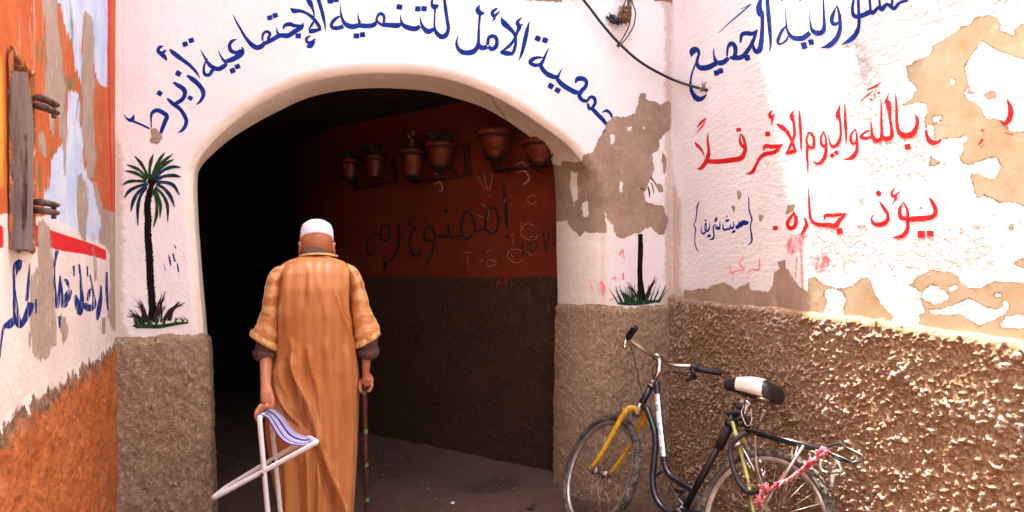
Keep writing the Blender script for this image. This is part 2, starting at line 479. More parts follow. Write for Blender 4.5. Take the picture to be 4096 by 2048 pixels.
def mat_passage():
    t = NT("red_passage_plaster")
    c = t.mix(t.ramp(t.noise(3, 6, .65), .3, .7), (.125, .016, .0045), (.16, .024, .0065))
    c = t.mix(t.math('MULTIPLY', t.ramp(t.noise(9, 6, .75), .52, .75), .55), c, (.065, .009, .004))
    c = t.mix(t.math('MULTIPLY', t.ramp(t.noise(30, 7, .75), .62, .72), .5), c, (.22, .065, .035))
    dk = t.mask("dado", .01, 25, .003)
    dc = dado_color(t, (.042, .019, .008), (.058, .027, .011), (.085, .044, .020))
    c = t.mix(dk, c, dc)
    h = t.math('ADD', fine_height(t, .8), t.math('MULTIPLY', t.math('MULTIPLY', dk, t.noise(45, 6, .7)), .03))
    return t.done(c, .85, t.bump(h, .7, 1.0))

def mat_plain(name, c0, c1, hs=.8, rough=.92):
    t = NT(name); c = t.mix(t.ramp(t.noise(3, 6, .65), .3, .7), c0, c1)
    return t.done(c, rough, t.bump(fine_height(t, hs), .7, 1.0))

def mat_paint(name, col, wear=.30, col2=None, hscale=.8, streak=1.0):
    """brushed lettering paint: thin in places, worn through where the noise is high"""
    t = NT(name)
    c = t.mix(t.ramp(t.noise(30, 5, .6), .3, .7), col, col2 or tuple(min(1, x * 1.45 + .01) for x in col))
    wn = t.noise(60, 6, .7, t.scaled(1, 1, streak) if streak != 1.0 else None)
    tr = t.t.nodes.new("ShaderNodeBsdfTransparent"); mx = t.t.nodes.new("ShaderNodeMixShader")
    nm = t.bump(fine_height(t, hscale), .7, 1.0)
    t.done(c, .8, nm, .1)
    t.lk(t.ramp(wn, .80 - wear * .55, .86 - wear * .55), mx.inputs[0])
    t.t.links.new(t.b.outputs[0], mx.inputs[1]); t.t.links.new(tr.outputs[0], mx.inputs[2])
    t.t.links.new(mx.outputs[0], t.out.inputs[0])
    return t.mat

M_FRONT = mat_front(); M_RUP = mat_right_upper(); M_RDA = mat_right_dado(); M_LUP = mat_left_upper(); M_LDA = mat_left_dado()
M_PASS = mat_passage()
M_SHADE = mat_plain("shade_dark_plaster", (.02, .012, .009), (.03, .018, .012))  # near-black: the deep passage's shade is put into this colour
M_UP = mat_plain("plain_ochre_render", (.50, .36, .27), (.58, .44, .35))
M_BLUE = mat_paint("blue_lettering_paint", (.004, .020, .16), .20, (.008, .038, .27))
M_BLUEW = mat_paint("worn_blue_lettering_paint", (.006, .022, .15), .50, (.010, .036, .23), streak=.2)
M_BLUES = mat_paint("bright_blue_lettering_paint", (.004, .020, .16), .14, (.007, .032, .24))
M_RED = mat_paint("red_lettering_paint", (.56, .008, .012), .22, (.66, .025, .028))
M_PINK = mat_paint("thin_pink_paint", (.70, .20, .22), .42)
M_BLACK = mat_paint("black_graffiti_paint", (.014, .010, .009), .16)
M_CHALK = mat_paint("white_chalk", (.34, .15, .10), .46)

# ------------------------------------------------------------------ planes of the place
YF = 3.74; YB = 4.12
FRONT = Plane((0, YF), 90, (0, -1)); BACK = Plane((0, YB), 90, (0, -1))
RIGHT = Plane((2.71, YF), 6, (-1, 0)); LEFT = Plane((-.43, YF), 0, (1, 0))
PASS = Plane((2.146, YB), -30, (-1, -.5))

def soft(P, amp, sc, seed): return amp * fbm(P, sc, 2, seed)
def d_front(P): return soft(P, .008, .7, 3)
def d_right(P): return soft(P, .0045, .8, 5)
def d_left(P): return soft(P, .008, .6, 9)
def bend(u): return np.where(u < 3.6, -.22 * np.maximum(u - 2.2, 0) ** 2, -.431 - .616 * (u - 3.6))     # deep end of the wall bent away so that it falls dark
def d_pass(P): return soft(P, .010, .7, 12) + bend(PASS.uz(P)[0])
def bend_at(fx, fy):
    b = 0.0
    for _ in range(6): b = float(bend(PASS.uz(PASS.hit(fx, fy, b))[0]))
    return b

def letters(name, mat, plane, dfun, strokes, parent, q, off=.0006, label=None, step=5.0, base=0, inc=.000008, fat=1.0):
    """brush strokes given in a zoomed photo's pixels, laid on the wall as thin paint film"""
    mb = MB()
    for i, st in enumerate(strokes):
        st = q(st)
        S = catmull(st, step); xy = S[:, :2]; wd = np.maximum(S[:, 2] * fat, 1.2)
        T = np.gradient(xy, axis=0); T /= np.maximum(np.hypot(T[:, 0], T[:, 1]), 1e-6)[:, None]
        N = np.stack([-T[:, 1], T[:, 0]], 1)
        wd = wd * (1 + .08 * vnoise(np.stack([xy[:, 0] / 14, xy[:, 1] / 14, xy[:, 0] * 0 + i], 1), 4))
        L = xy + N * wd[:, None] / 2; Rr = xy - N * wd[:, None] / 2
        rows = []
        for k in (0, .5, 1):
            E = L * (1 - k) + Rr * k
            P = plane.hit(E[:, 0], E[:, 1])
            for _ in range(5 if plane is PASS else 1): P = plane.hit(E[:, 0], E[:, 1], dfun(P))
            u, z = plane.uz(P)
            rows.append(plane.at(u, z, dfun(P) + off + inc * (i + base)))
        n = len(xy); V = np.stack(rows, 1).reshape(-1, 3)
        F = []
        for a in range(n - 1):
            for b in range(2):
                F.append((a * 3 + b, a * 3 + b + 1, a * 3 + b + 4, a * 3 + b + 3))
        # one common winding, normals towards the viewer
        f = F[len(F) // 2]; A, B, D = V[f[0]], V[f[1]], V[f[2]]
        if np.cross(B - A, D - A)[:2] @ plane.n < 0: F = [x[::-1] for x in F]
        mb.add(V, F)
    return mb.build(name, mat, parent, label=label)

def quad(x, y, s, a=20):
    """a rhombic dot as one short brush dab"""
    c, d = math.cos(math.radians(a)), math.sin(math.radians(a))
    return [(x - c * s / 2, y - d * s / 2, s * .85), (x, y, s * .95), (x + c * s / 2, y + d * s / 2, s * .85)]

# ------------------------------------------------------------------ the ground
def mat_ground():
    t = NT("trodden_earth_and_cement")
    c = t.mix(t.ramp(t.noise(1.5, 6, .6), .3, .7), (.092, .050, .033), (.130, .078, .053))
    c = t.mix(t.math('MULTIPLY', t.ramp(t.noise(14, 7, .7), .5, .75), .6), c, (.18, .12, .09))
    c = t.mix(t.ramp(t.noise(70, 4, .7), .64, .72), c, (.09, .055, .04))
    c = t.mix(t.math('MULTIPLY', t.mask("stain", .12, 6, .06), .75), c, (.055, .035, .028))
    h = t.math('ADD', t.math('MULTIPLY', t.noise(45, 7, .7), .022), t.math('MULTIPLY', t.noise(5, 3), .02))
    return t.done(c, .9, t.bump(h, .7, 1.0), .2)
M_GROUND = mat_ground()
def build_ground():
    xs = np.concatenate([[-60, -20, -8], np.linspace(-4, 4, 200), [8, 20, 60]]); ys = np.concatenate([[-60, -20, -6], np.linspace(0, 10, 250), [20, 60]])
    X, Y = np.meshgrid(xs, ys, indexing='ij'); P = np.stack([X, Y, X * 0], -1).reshape(-1, 3)
    near = np.exp(-((P[:, 0] - 1) ** 2 + (P[:, 1] - 3) ** 2) / 60)
    P[:, 2] = .010 * fbm(P, .5, 3, 2) * near
    # earth heaped up at the foot of the walls
    ur = np.abs((P[:, :2] - RIGHT.p0) @ RIGHT.n); P[:, 2] += np.where(P[:, 1] < 3.8, .05 * np.exp(-ur / .07), 0)
    up = (P[:, :2] - PASS.p0) @ PASS.du; gp = (P[:, :2] - PASS.p0) @ PASS.n - bend(up)
    P[:, 2] += np.where(P[:, 1] > 4.0, .09 * np.exp(-np.maximum(gp, 0) / .16), 0) + .006 * fbm(P, .12, 3, 4)
    s0 = at_ground(1960, 1950); P2 = np.hypot((P[:, 0] - s0.x) / 1.5, (P[:, 1] - s0.y))
    o = mesh_np("ground", P, grid_faces(len(xs), len(ys)), M_GROUND, attrs={"stain": .13 - P2})
    return tag(o, "brown trodden earth and cement ground of the alley and archway floor", "ground", kind="structure")
build_ground()

# ------------------------------------------------------------------ archway wall
ARCH_OUT = [(527, 1288), (524, 1150), (521, 1000), (517, 900), (512, 835), (503, 740), (495, 640), (488, 540), (486, 460), (492, 418), (515, 378), (560, 330), (620, 280), (690, 238), (760, 207), (850, 188), (930, 181), (1010, 181), (1090, 188), (1160, 204), (1230, 231), (1300, 268), (1370, 315), (1430, 360), (1470, 405), (1500, 450), (1514, 520), (1520, 600), (1522, 700), (1522, 768), (1521, 900), (1519, 1050), (1516, 1240)]
ARCH_IN = [(540, 1288), (537, 1200), (533, 1100), (529, 1000), (525, 900), (515, 760), (505, 640), (499, 540), (497, 450), (505, 422), (530, 393), (580, 350), (640, 312), (700, 280), (770, 248), (850, 229), (930, 222), (1000, 223), (1080, 230), (1150, 248), (1210, 268), (1270, 300), (1340, 350), (1380, 390), (1393, 430), (1398, 500), (1400, 600), (1403, 700), (1404, 760), (1402, 850), (1399, 1000), (1397, 1120), (1396, 1235)]
def resample(P, n):
    d = np.concatenate([[0], np.cumsum(np.hypot(*np.diff(P, axis=0).T))]); t = np.linspace(0, d[-1], n)
    return np.stack([np.interp(t, d, P[:, k]) for k in range(P.shape[1])], 1)
def arch_curve(pts, plane):
    c = catmull(ZO([(x, y) for x, y in pts]), 6.0)
    P = plane.hit(c[:, 0], c[:, 1])[:, [0, 2]]
    P = P[P[:, 1] > .02]
    a = np.array([[P[0, 0], -.02]]); b = np.array([[P[-1, 0], -.02]])
    return np.vstack([a, P, b])

DADO_F = lambda fx: np.interp(fx, [485, 640, 811, 860, 2200, 2226, 2417, 2544, 2663, 2750], [1349, 1343, 1333, 1331, 1209, 1211, 1221, 1224, 1212, 1207])
ROOT_F = thing("archway_wall", (1.1, YF, 0), "white limewashed wall with a rounded arch, blue lettering and painted palms", "wall")

def build_front():
    N = 560; M = 110; K = 26
    Co = resample(arch_curve(ARCH_OUT, FRONT), N); Ci = resample(arch_curve(ARCH_IN, BACK), N)
    # match the inner curve to the outer one by height on the jambs and by length round the head
    x0, x1, zt = -.43, 2.71, 3.5
    cx, cz = 1.05, 1.55
    # outward target on the rectangle
    T = np.zeros_like(Co)
    for i, (x, z) in enumerate(Co):
        if z <= cz: T[i] = (x0 if x < cx else x1, z)
        else:
            dx, dz = x - cx, z - cz
            s = min((x0 - cx) / dx if dx < 0 else (x1 - cx) / dx if dx > 0 else 1e9, (zt - cz) / dz if dz > 1e-6 else 1e9)
            T[i] = (cx + dx * s, cz + dz * s)
    for corner in ((x0, zt), (x1, zt)):
        i = np.argmin(np.hypot(T[:, 0] - corner[0], T[:, 1] - corner[1])); T[i] = corner
    rows = []; lip = []; rev = []; ys = []
    for k in range(K, 0, -1):           # inside of the arch, back to front
        t = k / K
        h = 1 - (1 - t) ** 1.7; g = t ** 1.25
        rows.append(Co * (1 - h) + Ci * h); ys.append(np.full(N, YF + .035 + (YB - YF - .035) * g)); lip.append(np.full(N, 1.0)); rev.append(np.full(N, 1.0))
    for j in range(M + 1):
        t = (j / M) ** 1.15
        P = Co * (1 - t) + T * t
        d = np.hypot(*(P - Co).T)
        rows.append(P); ys.append(YF + .035 * np.clip(1 - d / .05, 0, 1) ** 2)
        lip.append(np.clip(1 - d / .07, 0, 1)); rev.append(np.clip(1 - d / .02, 0, 1))
    XZ = np.stack(rows, 1); Y = np.stack(ys, 1); lip = np.stack(lip, 1).ravel(); rev = np.stack(rev, 1).ravel()
    V = np.stack([XZ[..., 0], Y, XZ[..., 1]], -1).reshape(-1, 3)
    fx, fy, dep = to_photo(V)
    nz = (fbm(V, .10, 3, 31)) * 14
    dado = (fy - DADO_F(fx) + nz) * dep / FOC            # metres below the dado's top
    amt = np.clip(dado / .03, 0, 1); amt = amt * amt * (3 - 2 * amt)
    rough = .007 * fbm(V, .06, 2, 8) + .008 * fbm(V, .018, 2, 21)
    push = d_front(V) + amt * (.016 + rough)
    # move along the surface normal: front face to -y, jambs into the opening
    side = np.where(V[:, 0] < cx, 1.0, -1.0)
    jamb = (V[:, 1] > YF + .034)
    D = np.stack([np.where(jamb, side * push * np.where(V[:, 2] < 1.6, 1, 0), 0), np.where(jamb, 0, -push), V[:, 2] * 0], 1)
    edge = np.clip((V[:, 1] - YF) / .035, 0, 1)
    V2 = V + D + np.stack([side * push * .6 * edge * (~jamb) * (V[:, 2] < 1.6), 0 * edge, 0 * edge], 1)
    sc = dep / FOC
    PE = ZC([(505, 80), (520, 30), (550, 30), (555, 70), (600, 80), (640, 100), (665, 75), (695, 80), (690, 240), (650, 270), (625, 310), (620, 360), (585, 380), (590, 430), (600, 460), (580, 510), (560, 560), (540, 600), (545, 650), (600, 670), (650, 680), (660, 720), (680, 750), (655, 840), (620, 845), (580, 800), (540, 810), (520, 830), (490, 835), (420, 865), (375, 855), (360, 790), (330, 760), (315, 700), (320, 830), (230, 835), (200, 820), (175, 855), (140, 820), (105, 790), (100, 760), (35, 770), (0, 770), (-20, 600), (-20, 480), (-10, 430), (60, 450), (65, 420), (150, 430), (185, 420), (190, 390), (240, 375), (260, 340), (270, 310), (310, 240), (330, 190), (370, 165), (430, 170), (490, 150)])
    P2 = ZC([(640, 370), (660, 380), (665, 480), (650, 500), (640, 430)]); P3 = ZC([(605, 550), (640, 560), (650, 600), (620, 600)])
    P4 = Z3([(295, 950), (330, 940), (365, 955), (360, 980), (382, 1000), (370, 1040), (345, 1065), (320, 1050), (290, 1055), (300, 1010)])
    H = [ZC(h) for h in ([(400, 540), (418, 545), (412, 600), (398, 590)], [(345, 270), (375, 265), (365, 320), (345, 320)], [(445, 230), (468, 225), (462, 255), (445, 250)], [(120, 480), (155, 490), (160, 640), (130, 660), (115, 560)], [(180, 660), (215, 650), (220, 740), (190, 740)], [(530, 225), (540, 220), (538, 235)])]
    peel = sdf_px(fx, fy, [PE, P2, P3, P4], H) * sc
    BR = [Z5([(550, -60), (870, -60), (860, 18), (800, 14), (700, 8), (560, 0)]), ZW([(1130, -90), (1560, -90), (1550, 0), (1400, 45), (1340, 20), (1140, 8)])]
    broken = sdf_px(fx, fy, BR) * sc
    cr = Z5([(300, 690), (345, 730), (370, 790), (400, 815), (440, 880), (490, 935), (540, 1000), (545, 1000), (500, 930), (450, 870), (415, 800), (385, 780), (360, 730), (320, 690)])
    crack = sdf_px(fx, fy, [cr], margin=20) * sc
    grime = np.maximum(np.clip(1 - (fx - 470) / 60, 0, 1) * (fx < 700) * np.clip((fy - 350) / 300, .2, 1), np.clip(1 - np.abs(fx - 2675) / 45, 0, 1)) + .5 * np.clip(1 - np.abs(fy - DADO_F(fx)) / 60, 0, 1)
    stain = np.clip(1 - fy / 40, 0, 1) * (fx > 1900) * .6
    F = grid_faces(N, K + M + 1)
    low = (dado.reshape(-1)[F].mean(1) > 0.0)
    cz_ = V2[F].mean(1)
    A, B, Dd = V2[F[0, 0]], V2[F[0, 1]], V2[F[0, 2]]
    f0 = F[(N // 2) * (K + M) + K + 20]
    if np.cross(V2[f0[1]] - V2[f0[0]], V2[f0[2]] - V2[f0[0]])[1] > 0: F = F[:, ::-1]
    at = dict(lip=lip, reveal=rev, peel=peel, broken=broken, crack=crack, grime=grime + stain, dado=dado)
    for nm, sel in (("plaster", ~low), ("rough_base", low)):
        G = F[sel]; used = np.unique(G); remap = np.full(len(V2), -1); remap[used] = np.arange(len(used))
        mesh_np(nm, V2[used], remap[G], M_FRONT, ROOT_F, {k: v[used] for k, v in at.items()})
    # body of the wall above and the rooms over the passage
    mb = MB(); mb.box((1.14, YF + 2.6, 4.65), (3.14 + 1.6, 5.2, 2.3))
    mb.build("upper_storey", M_UP, ROOT_F)
build_front()
# ------------------------------------------------------------------ right wall
ROOT_R = thing("peeling_wall", (2.71, 2.5, 0), "sunlit white wall with red lettering, flaking to ochre, above a rough brown base", "wall")
DADO_R = lambda fx: np.interp(fx, [2690, 2875, 3000, 3211, 3420, 3576, 3837, 4096, 4400], [1203, 1229, 1241, 1270, 1292, 1315, 1352, 1394, 1450])

OCHRE = [ZA([(1727, 460), (1770, 465), (1800, 430), (1890, 400), (1920, 370), (1925, 320), (1990, 290), (2040, 255), (2110, 215), (2130, 185), (2180, 180), (2230, 130), (2290, 110), (2350, 105), (2390, 130), (2410, 180), (2405, 210), (2440, 230), (2500, 250), (2510, 200), (2576, 160), (2760, 120), (2760, 1460), (2576, 1464), (2480, 1439), (2400, 1444), (2340, 1414), (2290, 1389), (2245, 1419), (2215, 1369), (2200, 1269), (2200, 1190), (2160, 1170), (2120, 1150), (2110, 1110), (2140, 1100), (2140, 1030), (2170, 1000), (2160, 960), (2110, 990), (2050, 985), (1990, 1000), (1930, 990), (1900, 930), (1870, 910), (1860, 860), (1885, 800), (1885, 740), (1830, 730), (1720, 755), (1700, 745), (1755, 720), (1780, 700), (1790, 660), (1815, 640), (1790, 600), (1755, 575), (1745, 530)]),
    ZA([(1910, 1110), (1940, 1140), (1990, 1150), (2040, 1175), (1990, 1165), (1940, 1180), (1895, 1185)]), ZA([(1505, 655), (1535, 690), (1500, 715)]),
    ZB([(1040, 915), (1090, 905), (1150, 960), (1210, 975), (1290, 990), (1350, 965), (1400, 925), (1445, 900), (1480, 920), (1500, 980), (1530, 1050), (1580, 1120), (1640, 1180), (1620, 1270), (1050, 1240), (1030, 1180), (1050, 1090), (1035, 1020)]),
    ZB([(1735, 960), (1780, 955), (1800, 920), (1860, 880), (1910, 855), (1980, 865), (2050, 870), (2110, 900), (2130, 940), (2170, 975), (2240, 990), (2290, 975), (2350, 940), (2410, 930), (2470, 940), (2576, 945), (2800, 950), (2800, 1500), (1830, 1300), (1830, 1180), (1870, 1150), (1840, 1080), (1840, 1020), (1800, 980)]),
    ZB([(2500, 800), (2550, 770), (2620, 790), (2620, 850), (2540, 840)]), ZB([(2470, 530), (2500, 520), (2500, 580), (2470, 570)])]
ISLE = [ZA([(2265, 305), (2215, 380), (2180, 430), (2155, 480), (2170, 560), (2190, 620), (2150, 650), (2165, 700), (2220, 725), (2270, 760), (2275, 800), (2310, 840), (2380, 840), (2450, 890), (2480, 930), (2540, 940), (2760, 900), (2760, 430), (2576, 425), (2480, 390), (2400, 370), (2340, 340), (2300, 300)]),
    ZB([(2170, 110), (2250, 90), (2300, 70), (2380, 55), (2410, 110), (2400, 150), (2370, 200), (2320, 200), (2260, 170), (2200, 160)]),
    ZA([(1930, 830), (1990, 830), (1990, 880), (1930, 870)]), ZA([(1885, 890), (1935, 900), (1930, 975), (1890, 965)]), ZA([(2050, 560), (2090, 570), (2085, 605), (2055, 600)]),
    ZB([(1160, 1000), (1210, 985), (1280, 1010), (1310, 1060), (1290, 1130), (1290, 1200), (1140, 1190), (1160, 1120), (1180, 1080), (1150, 1030)]),
    ZB([(1860, 1000), (1910, 960), (1960, 970), (2000, 1000), (2040, 1030), (2030, 1070), (1970, 1090), (1950, 1110), (1890, 1080), (1850, 1050)]),
    ZB([(2090, 1100), (2180, 1060), (2230, 1080), (2290, 1120), (2380, 1140), (2430, 1110), (2420, 1080), (2460, 1085), (2470, 1120), (2420, 1180), (2340, 1220), (2260, 1250), (2180, 1200), (2110, 1170), (1920, 1170), (1900, 1140), (1990, 1130)]),
    ZB([(2040, 980), (2090, 960), (2110, 990), (2050, 1010)]), ZB([(2370, 1020), (2420, 1020), (2410, 1050), (2370, 1040)]), ZB([(2440, 1190), (2576, 1170), (2576, 1270), (2400, 1260)]),
    ZB([(1650, 1190), (1830, 1190), (1830, 1300), (1650, 1280)])]
BROWN = [ZB([(130, 1080), (160, 1000), (210, 1000), (260, 985), (320, 990), (370, 960), (430, 940), (480, 965), (520, 995), (580, 960), (620, 940), (620, 990), (680, 1000), (750, 1010), (790, 970), (785, 930), (800, 870), (830, 850), (870, 830), (900, 850), (920, 900), (950, 940), (980, 980), (1040, 1010), (1040, 1240), (700, 1200), (400, 1160), (140, 1130)]),
    ZB([(815, 800), (870, 785), (880, 830), (830, 840)]), ZB([(890, 390), (950, 385), (930, 440), (880, 455)]), ZB([(690, 460), (730, 455), (700, 510), (680, 500)]), ZB([(530, 280), (565, 310), (545, 370), (530, 330)]), ZB([(490, 400), (520, 400), (510, 450)]), ZB([(2350, 455), (2390, 455), (2385, 480), (2350, 478)]), ZB([(1830, 400), (1855, 400), (1850, 420), (1830, 415)]), ZA([(2295, 650), (2370, 645), (2385, 690), (2340, 715), (2300, 690)])]
PINK = [ZB([(890, 640), (960, 600), (1020, 590), (1010, 680), (970, 720), (910, 745), (885, 690)]), ZB([(1080, 760), (1150, 740), (1200, 780), (1160, 860), (1100, 890)]), ZB([(1380, 530), (1460, 530), (1460, 570), (1380, 570)]), ZA([(2160, 620), (2230, 640), (2220, 700), (2160, 690)]), ZB([(1400, 360), (1440, 350), (1430, 390)])]
RUN = [ZB([(975, 700), (1003, 700), (1005, 1010), (990, 1010), (985, 850)]), ZB([(955, 760), (965, 760), (950, 920), (940, 920)]), ZB([(1195, 1090), (1207, 1090), (1190, 1170), (1180, 1170)])]
ROUGHZ = [ZA([(1280, 320), (1420, 300), (1500, 480), (1560, 640), (1540, 760), (1700, 700), (1700, 1000), (1500, 1100), (1300, 760), (1340, 500)]), ZA([(1750, -60), (2700, -60), (2700, 160), (2300, 100), (2060, 220), (1850, 280), (1800, 120)]),
    ZB([(1450, -100), (1900, -60), (1920, 240), (1500, 260), (1400, 60)]), ZB([(1000, 540), (1500, 640), (1900, 620), (2400, 560), (2400, 900), (1700, 900), (1100, 900), (1000, 760)])]

def build_right():
    us = np.concatenate([np.linspace(.06, -2.75, 330), [-2.95, -3.3, -4, -5.5, -8]])      # u runs away from the viewer
    n = len(us)
    base = RIGHT.at(us, np.ones(n)); fx, _, dep = to_photo(base)
    fxs = np.where(dep > .6, fx, 5200); fxs = np.where(us < -2.6, 4400, np.clip(fxs, 2600, 4400))
    zl = EYE - (DADO_R(fxs) - HOR) * np.where(us < -2.6, np.interp(-2.6, us[::-1], dep[::-1]), dep) / FOC
    zl = zl + .014 * fbm(np.stack([us, us * 0, us * 0], 1), .09, 4, 5)
    # upper part
    m = 250; t = np.concatenate([np.linspace(0, 1, m), [1.4, 2.2]])
    zz = zl[:, None] + (2.9 - zl[:, None]) * t[None, :]; zz[:, -2] = 3.6; zz[:, -1] = 5.2
    UU = np.broadcast_to(us[:, None], zz.shape)
    P = RIGHT.at(UU.ravel(), zz.ravel()); P = RIGHT.at(UU.ravel(), zz.ravel(), d_right(P))
    fx, fy, dp = to_photo(P); ok = dp > .8; fx = np.where(ok, fx, 9999); sc = np.where(ok, dp, 1) / FOC
    at = dict(ochre=sdf_px(fx, fy, OCHRE, ISLE) * sc, brown=sdf_px(fx, fy, BROWN) * sc, pink=sdf_px(fx, fy, PINK) * sc, red_run=sdf_px(fx, fy, RUN, margin=20) * sc,
              rough=np.clip(sdf_px(fx, fy, ROUGHZ) / 50 + .5, 0, 1) * .9 + .1,
              grime=np.clip(1 - (fx - 2690) / 45, 0, 1) * np.clip((fy - 500) / 300, .25, 1) + .55 * np.clip(1 - (DADO_R(np.clip(fx, 2600, 4400)) - fy) / 70, 0, 1) + .35 * sdf_in(fx, fy))
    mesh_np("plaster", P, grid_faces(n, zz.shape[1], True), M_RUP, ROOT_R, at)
    # rough base, standing proud with a rounded top edge
    us2 = np.concatenate([np.linspace(.06, -2.45, 840), [-2.6, -2.95, -3.3, -4, -5.5, -8]]); n2 = len(us2)
    zl2 = np.interp(-us2, -us, zl)
    t = np.concatenate([np.linspace(0, 1, 340), [1.012, 1.02, 1.024]]); offs = np.concatenate([np.full(340, .034), [.030, .018, -.004]])
    zz = zl2[:, None] * t[None, :] - .02 * (1 - np.minimum(t, 1))[None, :]
    UU = np.broadcast_to(us2[:, None], zz.shape); OO = np.broadcast_to(offs[None, :], zz.shape)
    P = RIGHT.at(UU.ravel(), zz.ravel()); Q = P * np.array([1, .8, 1.2]); Q = Q + np.stack([P[:, 2] * 0, P[:, 2] * .35, P[:, 1] * .0], 1)
    den = fbm(np.stack([P[:, 0], P[:, 1] + P[:, 2] * .8, P[:, 2] * 1.6], 1), .13, 2, 44)
    r = .006 * fbm(Q, .16, 2, 41) + .019 * np.maximum(fbm(Q, .0145, 2, 43) - .04 + .25 * den, 0) + .004 * fbm(P, .011, 1, 46)
    P = RIGHT.at(UU.ravel(), zz.ravel(), OO.ravel() + d_right(P) + r * (OO.ravel() > 0))
    mesh_np("rough_base", P, grid_faces(n2, zz.shape[1], True), M_RDA, ROOT_R, dict(proud=r * (OO.ravel() > 0)))
    # the wall's body, and an unseen block added above to cast the wedge of shade
    mb = MB()
    for u0, u1 in ((.0, -8.0),):
        A = RIGHT.at(np.array([u0, u1, u1, u0]), np.array([0., 0, 0, 0]), np.array([-.03, -.03, -.5, -.5]))
        V = [(p[0], p[1], z) for z in (0, 5.2) for p in A]
        mb.add(V, [(0, 1, 2, 3), (7, 6, 5, 4), (0, 4, 5, 1), (1, 5, 6, 2), (2, 6, 7, 3), (3, 7, 4, 0)], 0, False)
    mb.build("wall_core", M_UP, ROOT_R)
    M = Matrix.Rotation(-math.radians(6), 3, 'Z')
    b = MB(); p = RIGHT.at(np.array([-1.52]), np.array([3.05]), np.array([.0]))[0]
    b.box(p, (.086, .30, .14), M, bev=.012)
    b.build("added_shade_block", M_WOOD, ROOT_R)
def sdf_in(fx, fy): return np.clip(sdf_px(fx, fy, [ZB([(60, 300), (700, 600), (700, 1100), (60, 1100)])]) / 60 + .5, 0, 1)
M_WOOD = mat_plain("weathered_wood", (.20, .15, .11), (.30, .24, .19), .5)
build_right()

# ------------------------------------------------------------------ left wall
ROOT_L = thing("painted_wall", (-.43, 2.5, 0), "flaking orange, sky blue and white painted wall with a red stripe", "wall")
DADO_L = [(a, b) for a, b in ZM([(-120, 960), (0, 840), (40, 790), (90, 740), (140, 700), (180, 682), (220, 685), (250, 655), (300, 625), (340, 582), (380, 560), (420, 532), (460, 520), (500, 490), (540, 445), (600, 415)])]
ORANGE = [ZL([(-300, -300), (640, -300), (600, 1075), (565, 1070), (530, 1240), (480, 1180), (440, 1130), (300, 1105), (230, 1092), (30, 1080), (-300, 1075)])]
SKYB = [ZL([(350, 455), (385, 465), (410, 520), (400, 600), (415, 700), (415, 830), (450, 900), (480, 960), (500, 1040), (510, 1130), (500, 1215), (440, 1195), (380, 1160), (300, 1115), (225, 1095), (225, 1000), (240, 930), (260, 800), (300, 740), (330, 690), (340, 600), (345, 500)]),
        ZL([(250, -80), (545, -80), (540, 440), (515, 430), (495, 420), (480, 370), (470, 300), (465, 120), (430, 60), (415, 100), (412, 430), (395, 380), (375, 330), (370, 260), (350, 180), (320, 100), (310, 20), (270, 10)])]
GREY = [ZL(p) for p in ([(205, -80), (300, -80), (285, 60), (300, 180), (315, 300), (330, 420), (325, 560), (335, 700), (330, 880), (322, 760), (290, 640), (290, 540), (275, 600), (270, 690), (240, 620), (235, 560), (215, 480), (230, 400), (235, 300), (230, 150), (215, 50)],
        [(425, 50), (465, 90), (475, 200), (470, 330), (480, 420), (470, 560), (480, 700), (490, 800), (470, 900), (440, 900), (430, 820), (415, 700), (410, 560), (405, 430), (412, 300), (420, 150)],
        [(390, 880), (410, 870), (440, 940), (440, 1080), (430, 1210), (410, 1200), (385, 1060)], [(195, 700), (215, 660), (235, 720), (240, 800), (215, 790)],
        [(470, 900), (490, 930), (520, 1050), (545, 1060), (570, 1070), (600, 1120), (610, 1290), (560, 1290), (530, 1240), (500, 1220), (510, 1100), (480, 1000)])] + \
       [ZM(p) for p in ([(185, -130), (215, -150), (250, -100), (255, 0), (262, 80), (262, 250), (280, 360), (275, 470), (255, 470), (240, 530), (180, 540), (150, 480), (145, 350), (150, 300), (150, 180), (165, 110), (185, 80)], [(300, 320), (325, 330), (330, 430), (315, 460), (300, 400)], [(540, 0), (620, 0), (620, 360), (560, 400), (530, 330), (540, 180)], [(500, 330), (520, 330), (520, 410), (495, 410)], [(455, -20), (470, 40), (478, 150), (465, 150)])]
STRIPE = [ZL([(165, 1130), (200, 1135), (250, 1155), (320, 1180), (400, 1205), (470, 1230), (535, 1260), (535, 1310), (470, 1290), (400, 1275), (320, 1265), (250, 1245), (165, 1240)]), ZL([(-80, 1140), (15, 1135), (18, 1250), (-80, 1250)]), ZL([(541, -80), (556, -80), (553, 480), (568, 1075), (559, 1070), (545, 480)])]
GREEN = [ZL(p) for p in ([(175, 230), (230, 190), (230, 280), (205, 340), (185, 300)], [(190, 850), (215, 820), (215, 950), (195, 960)], [(385, 500), (405, 490), (408, 640), (390, 600)], [(350, -20), (362, -20), (360, 100), (372, 180), (368, 270), (356, 240), (352, 110)], [(330, 380), (385, 390), (385, 440), (335, 460)], [(412, 210), (420, 210), (418, 290), (410, 290)], [(245, 690), (262, 680), (258, 790), (246, 780)])]
YELLOW = [ZL([(-60, 290), (8, 290), (16, 600), (10, 940), (-60, 940)])]
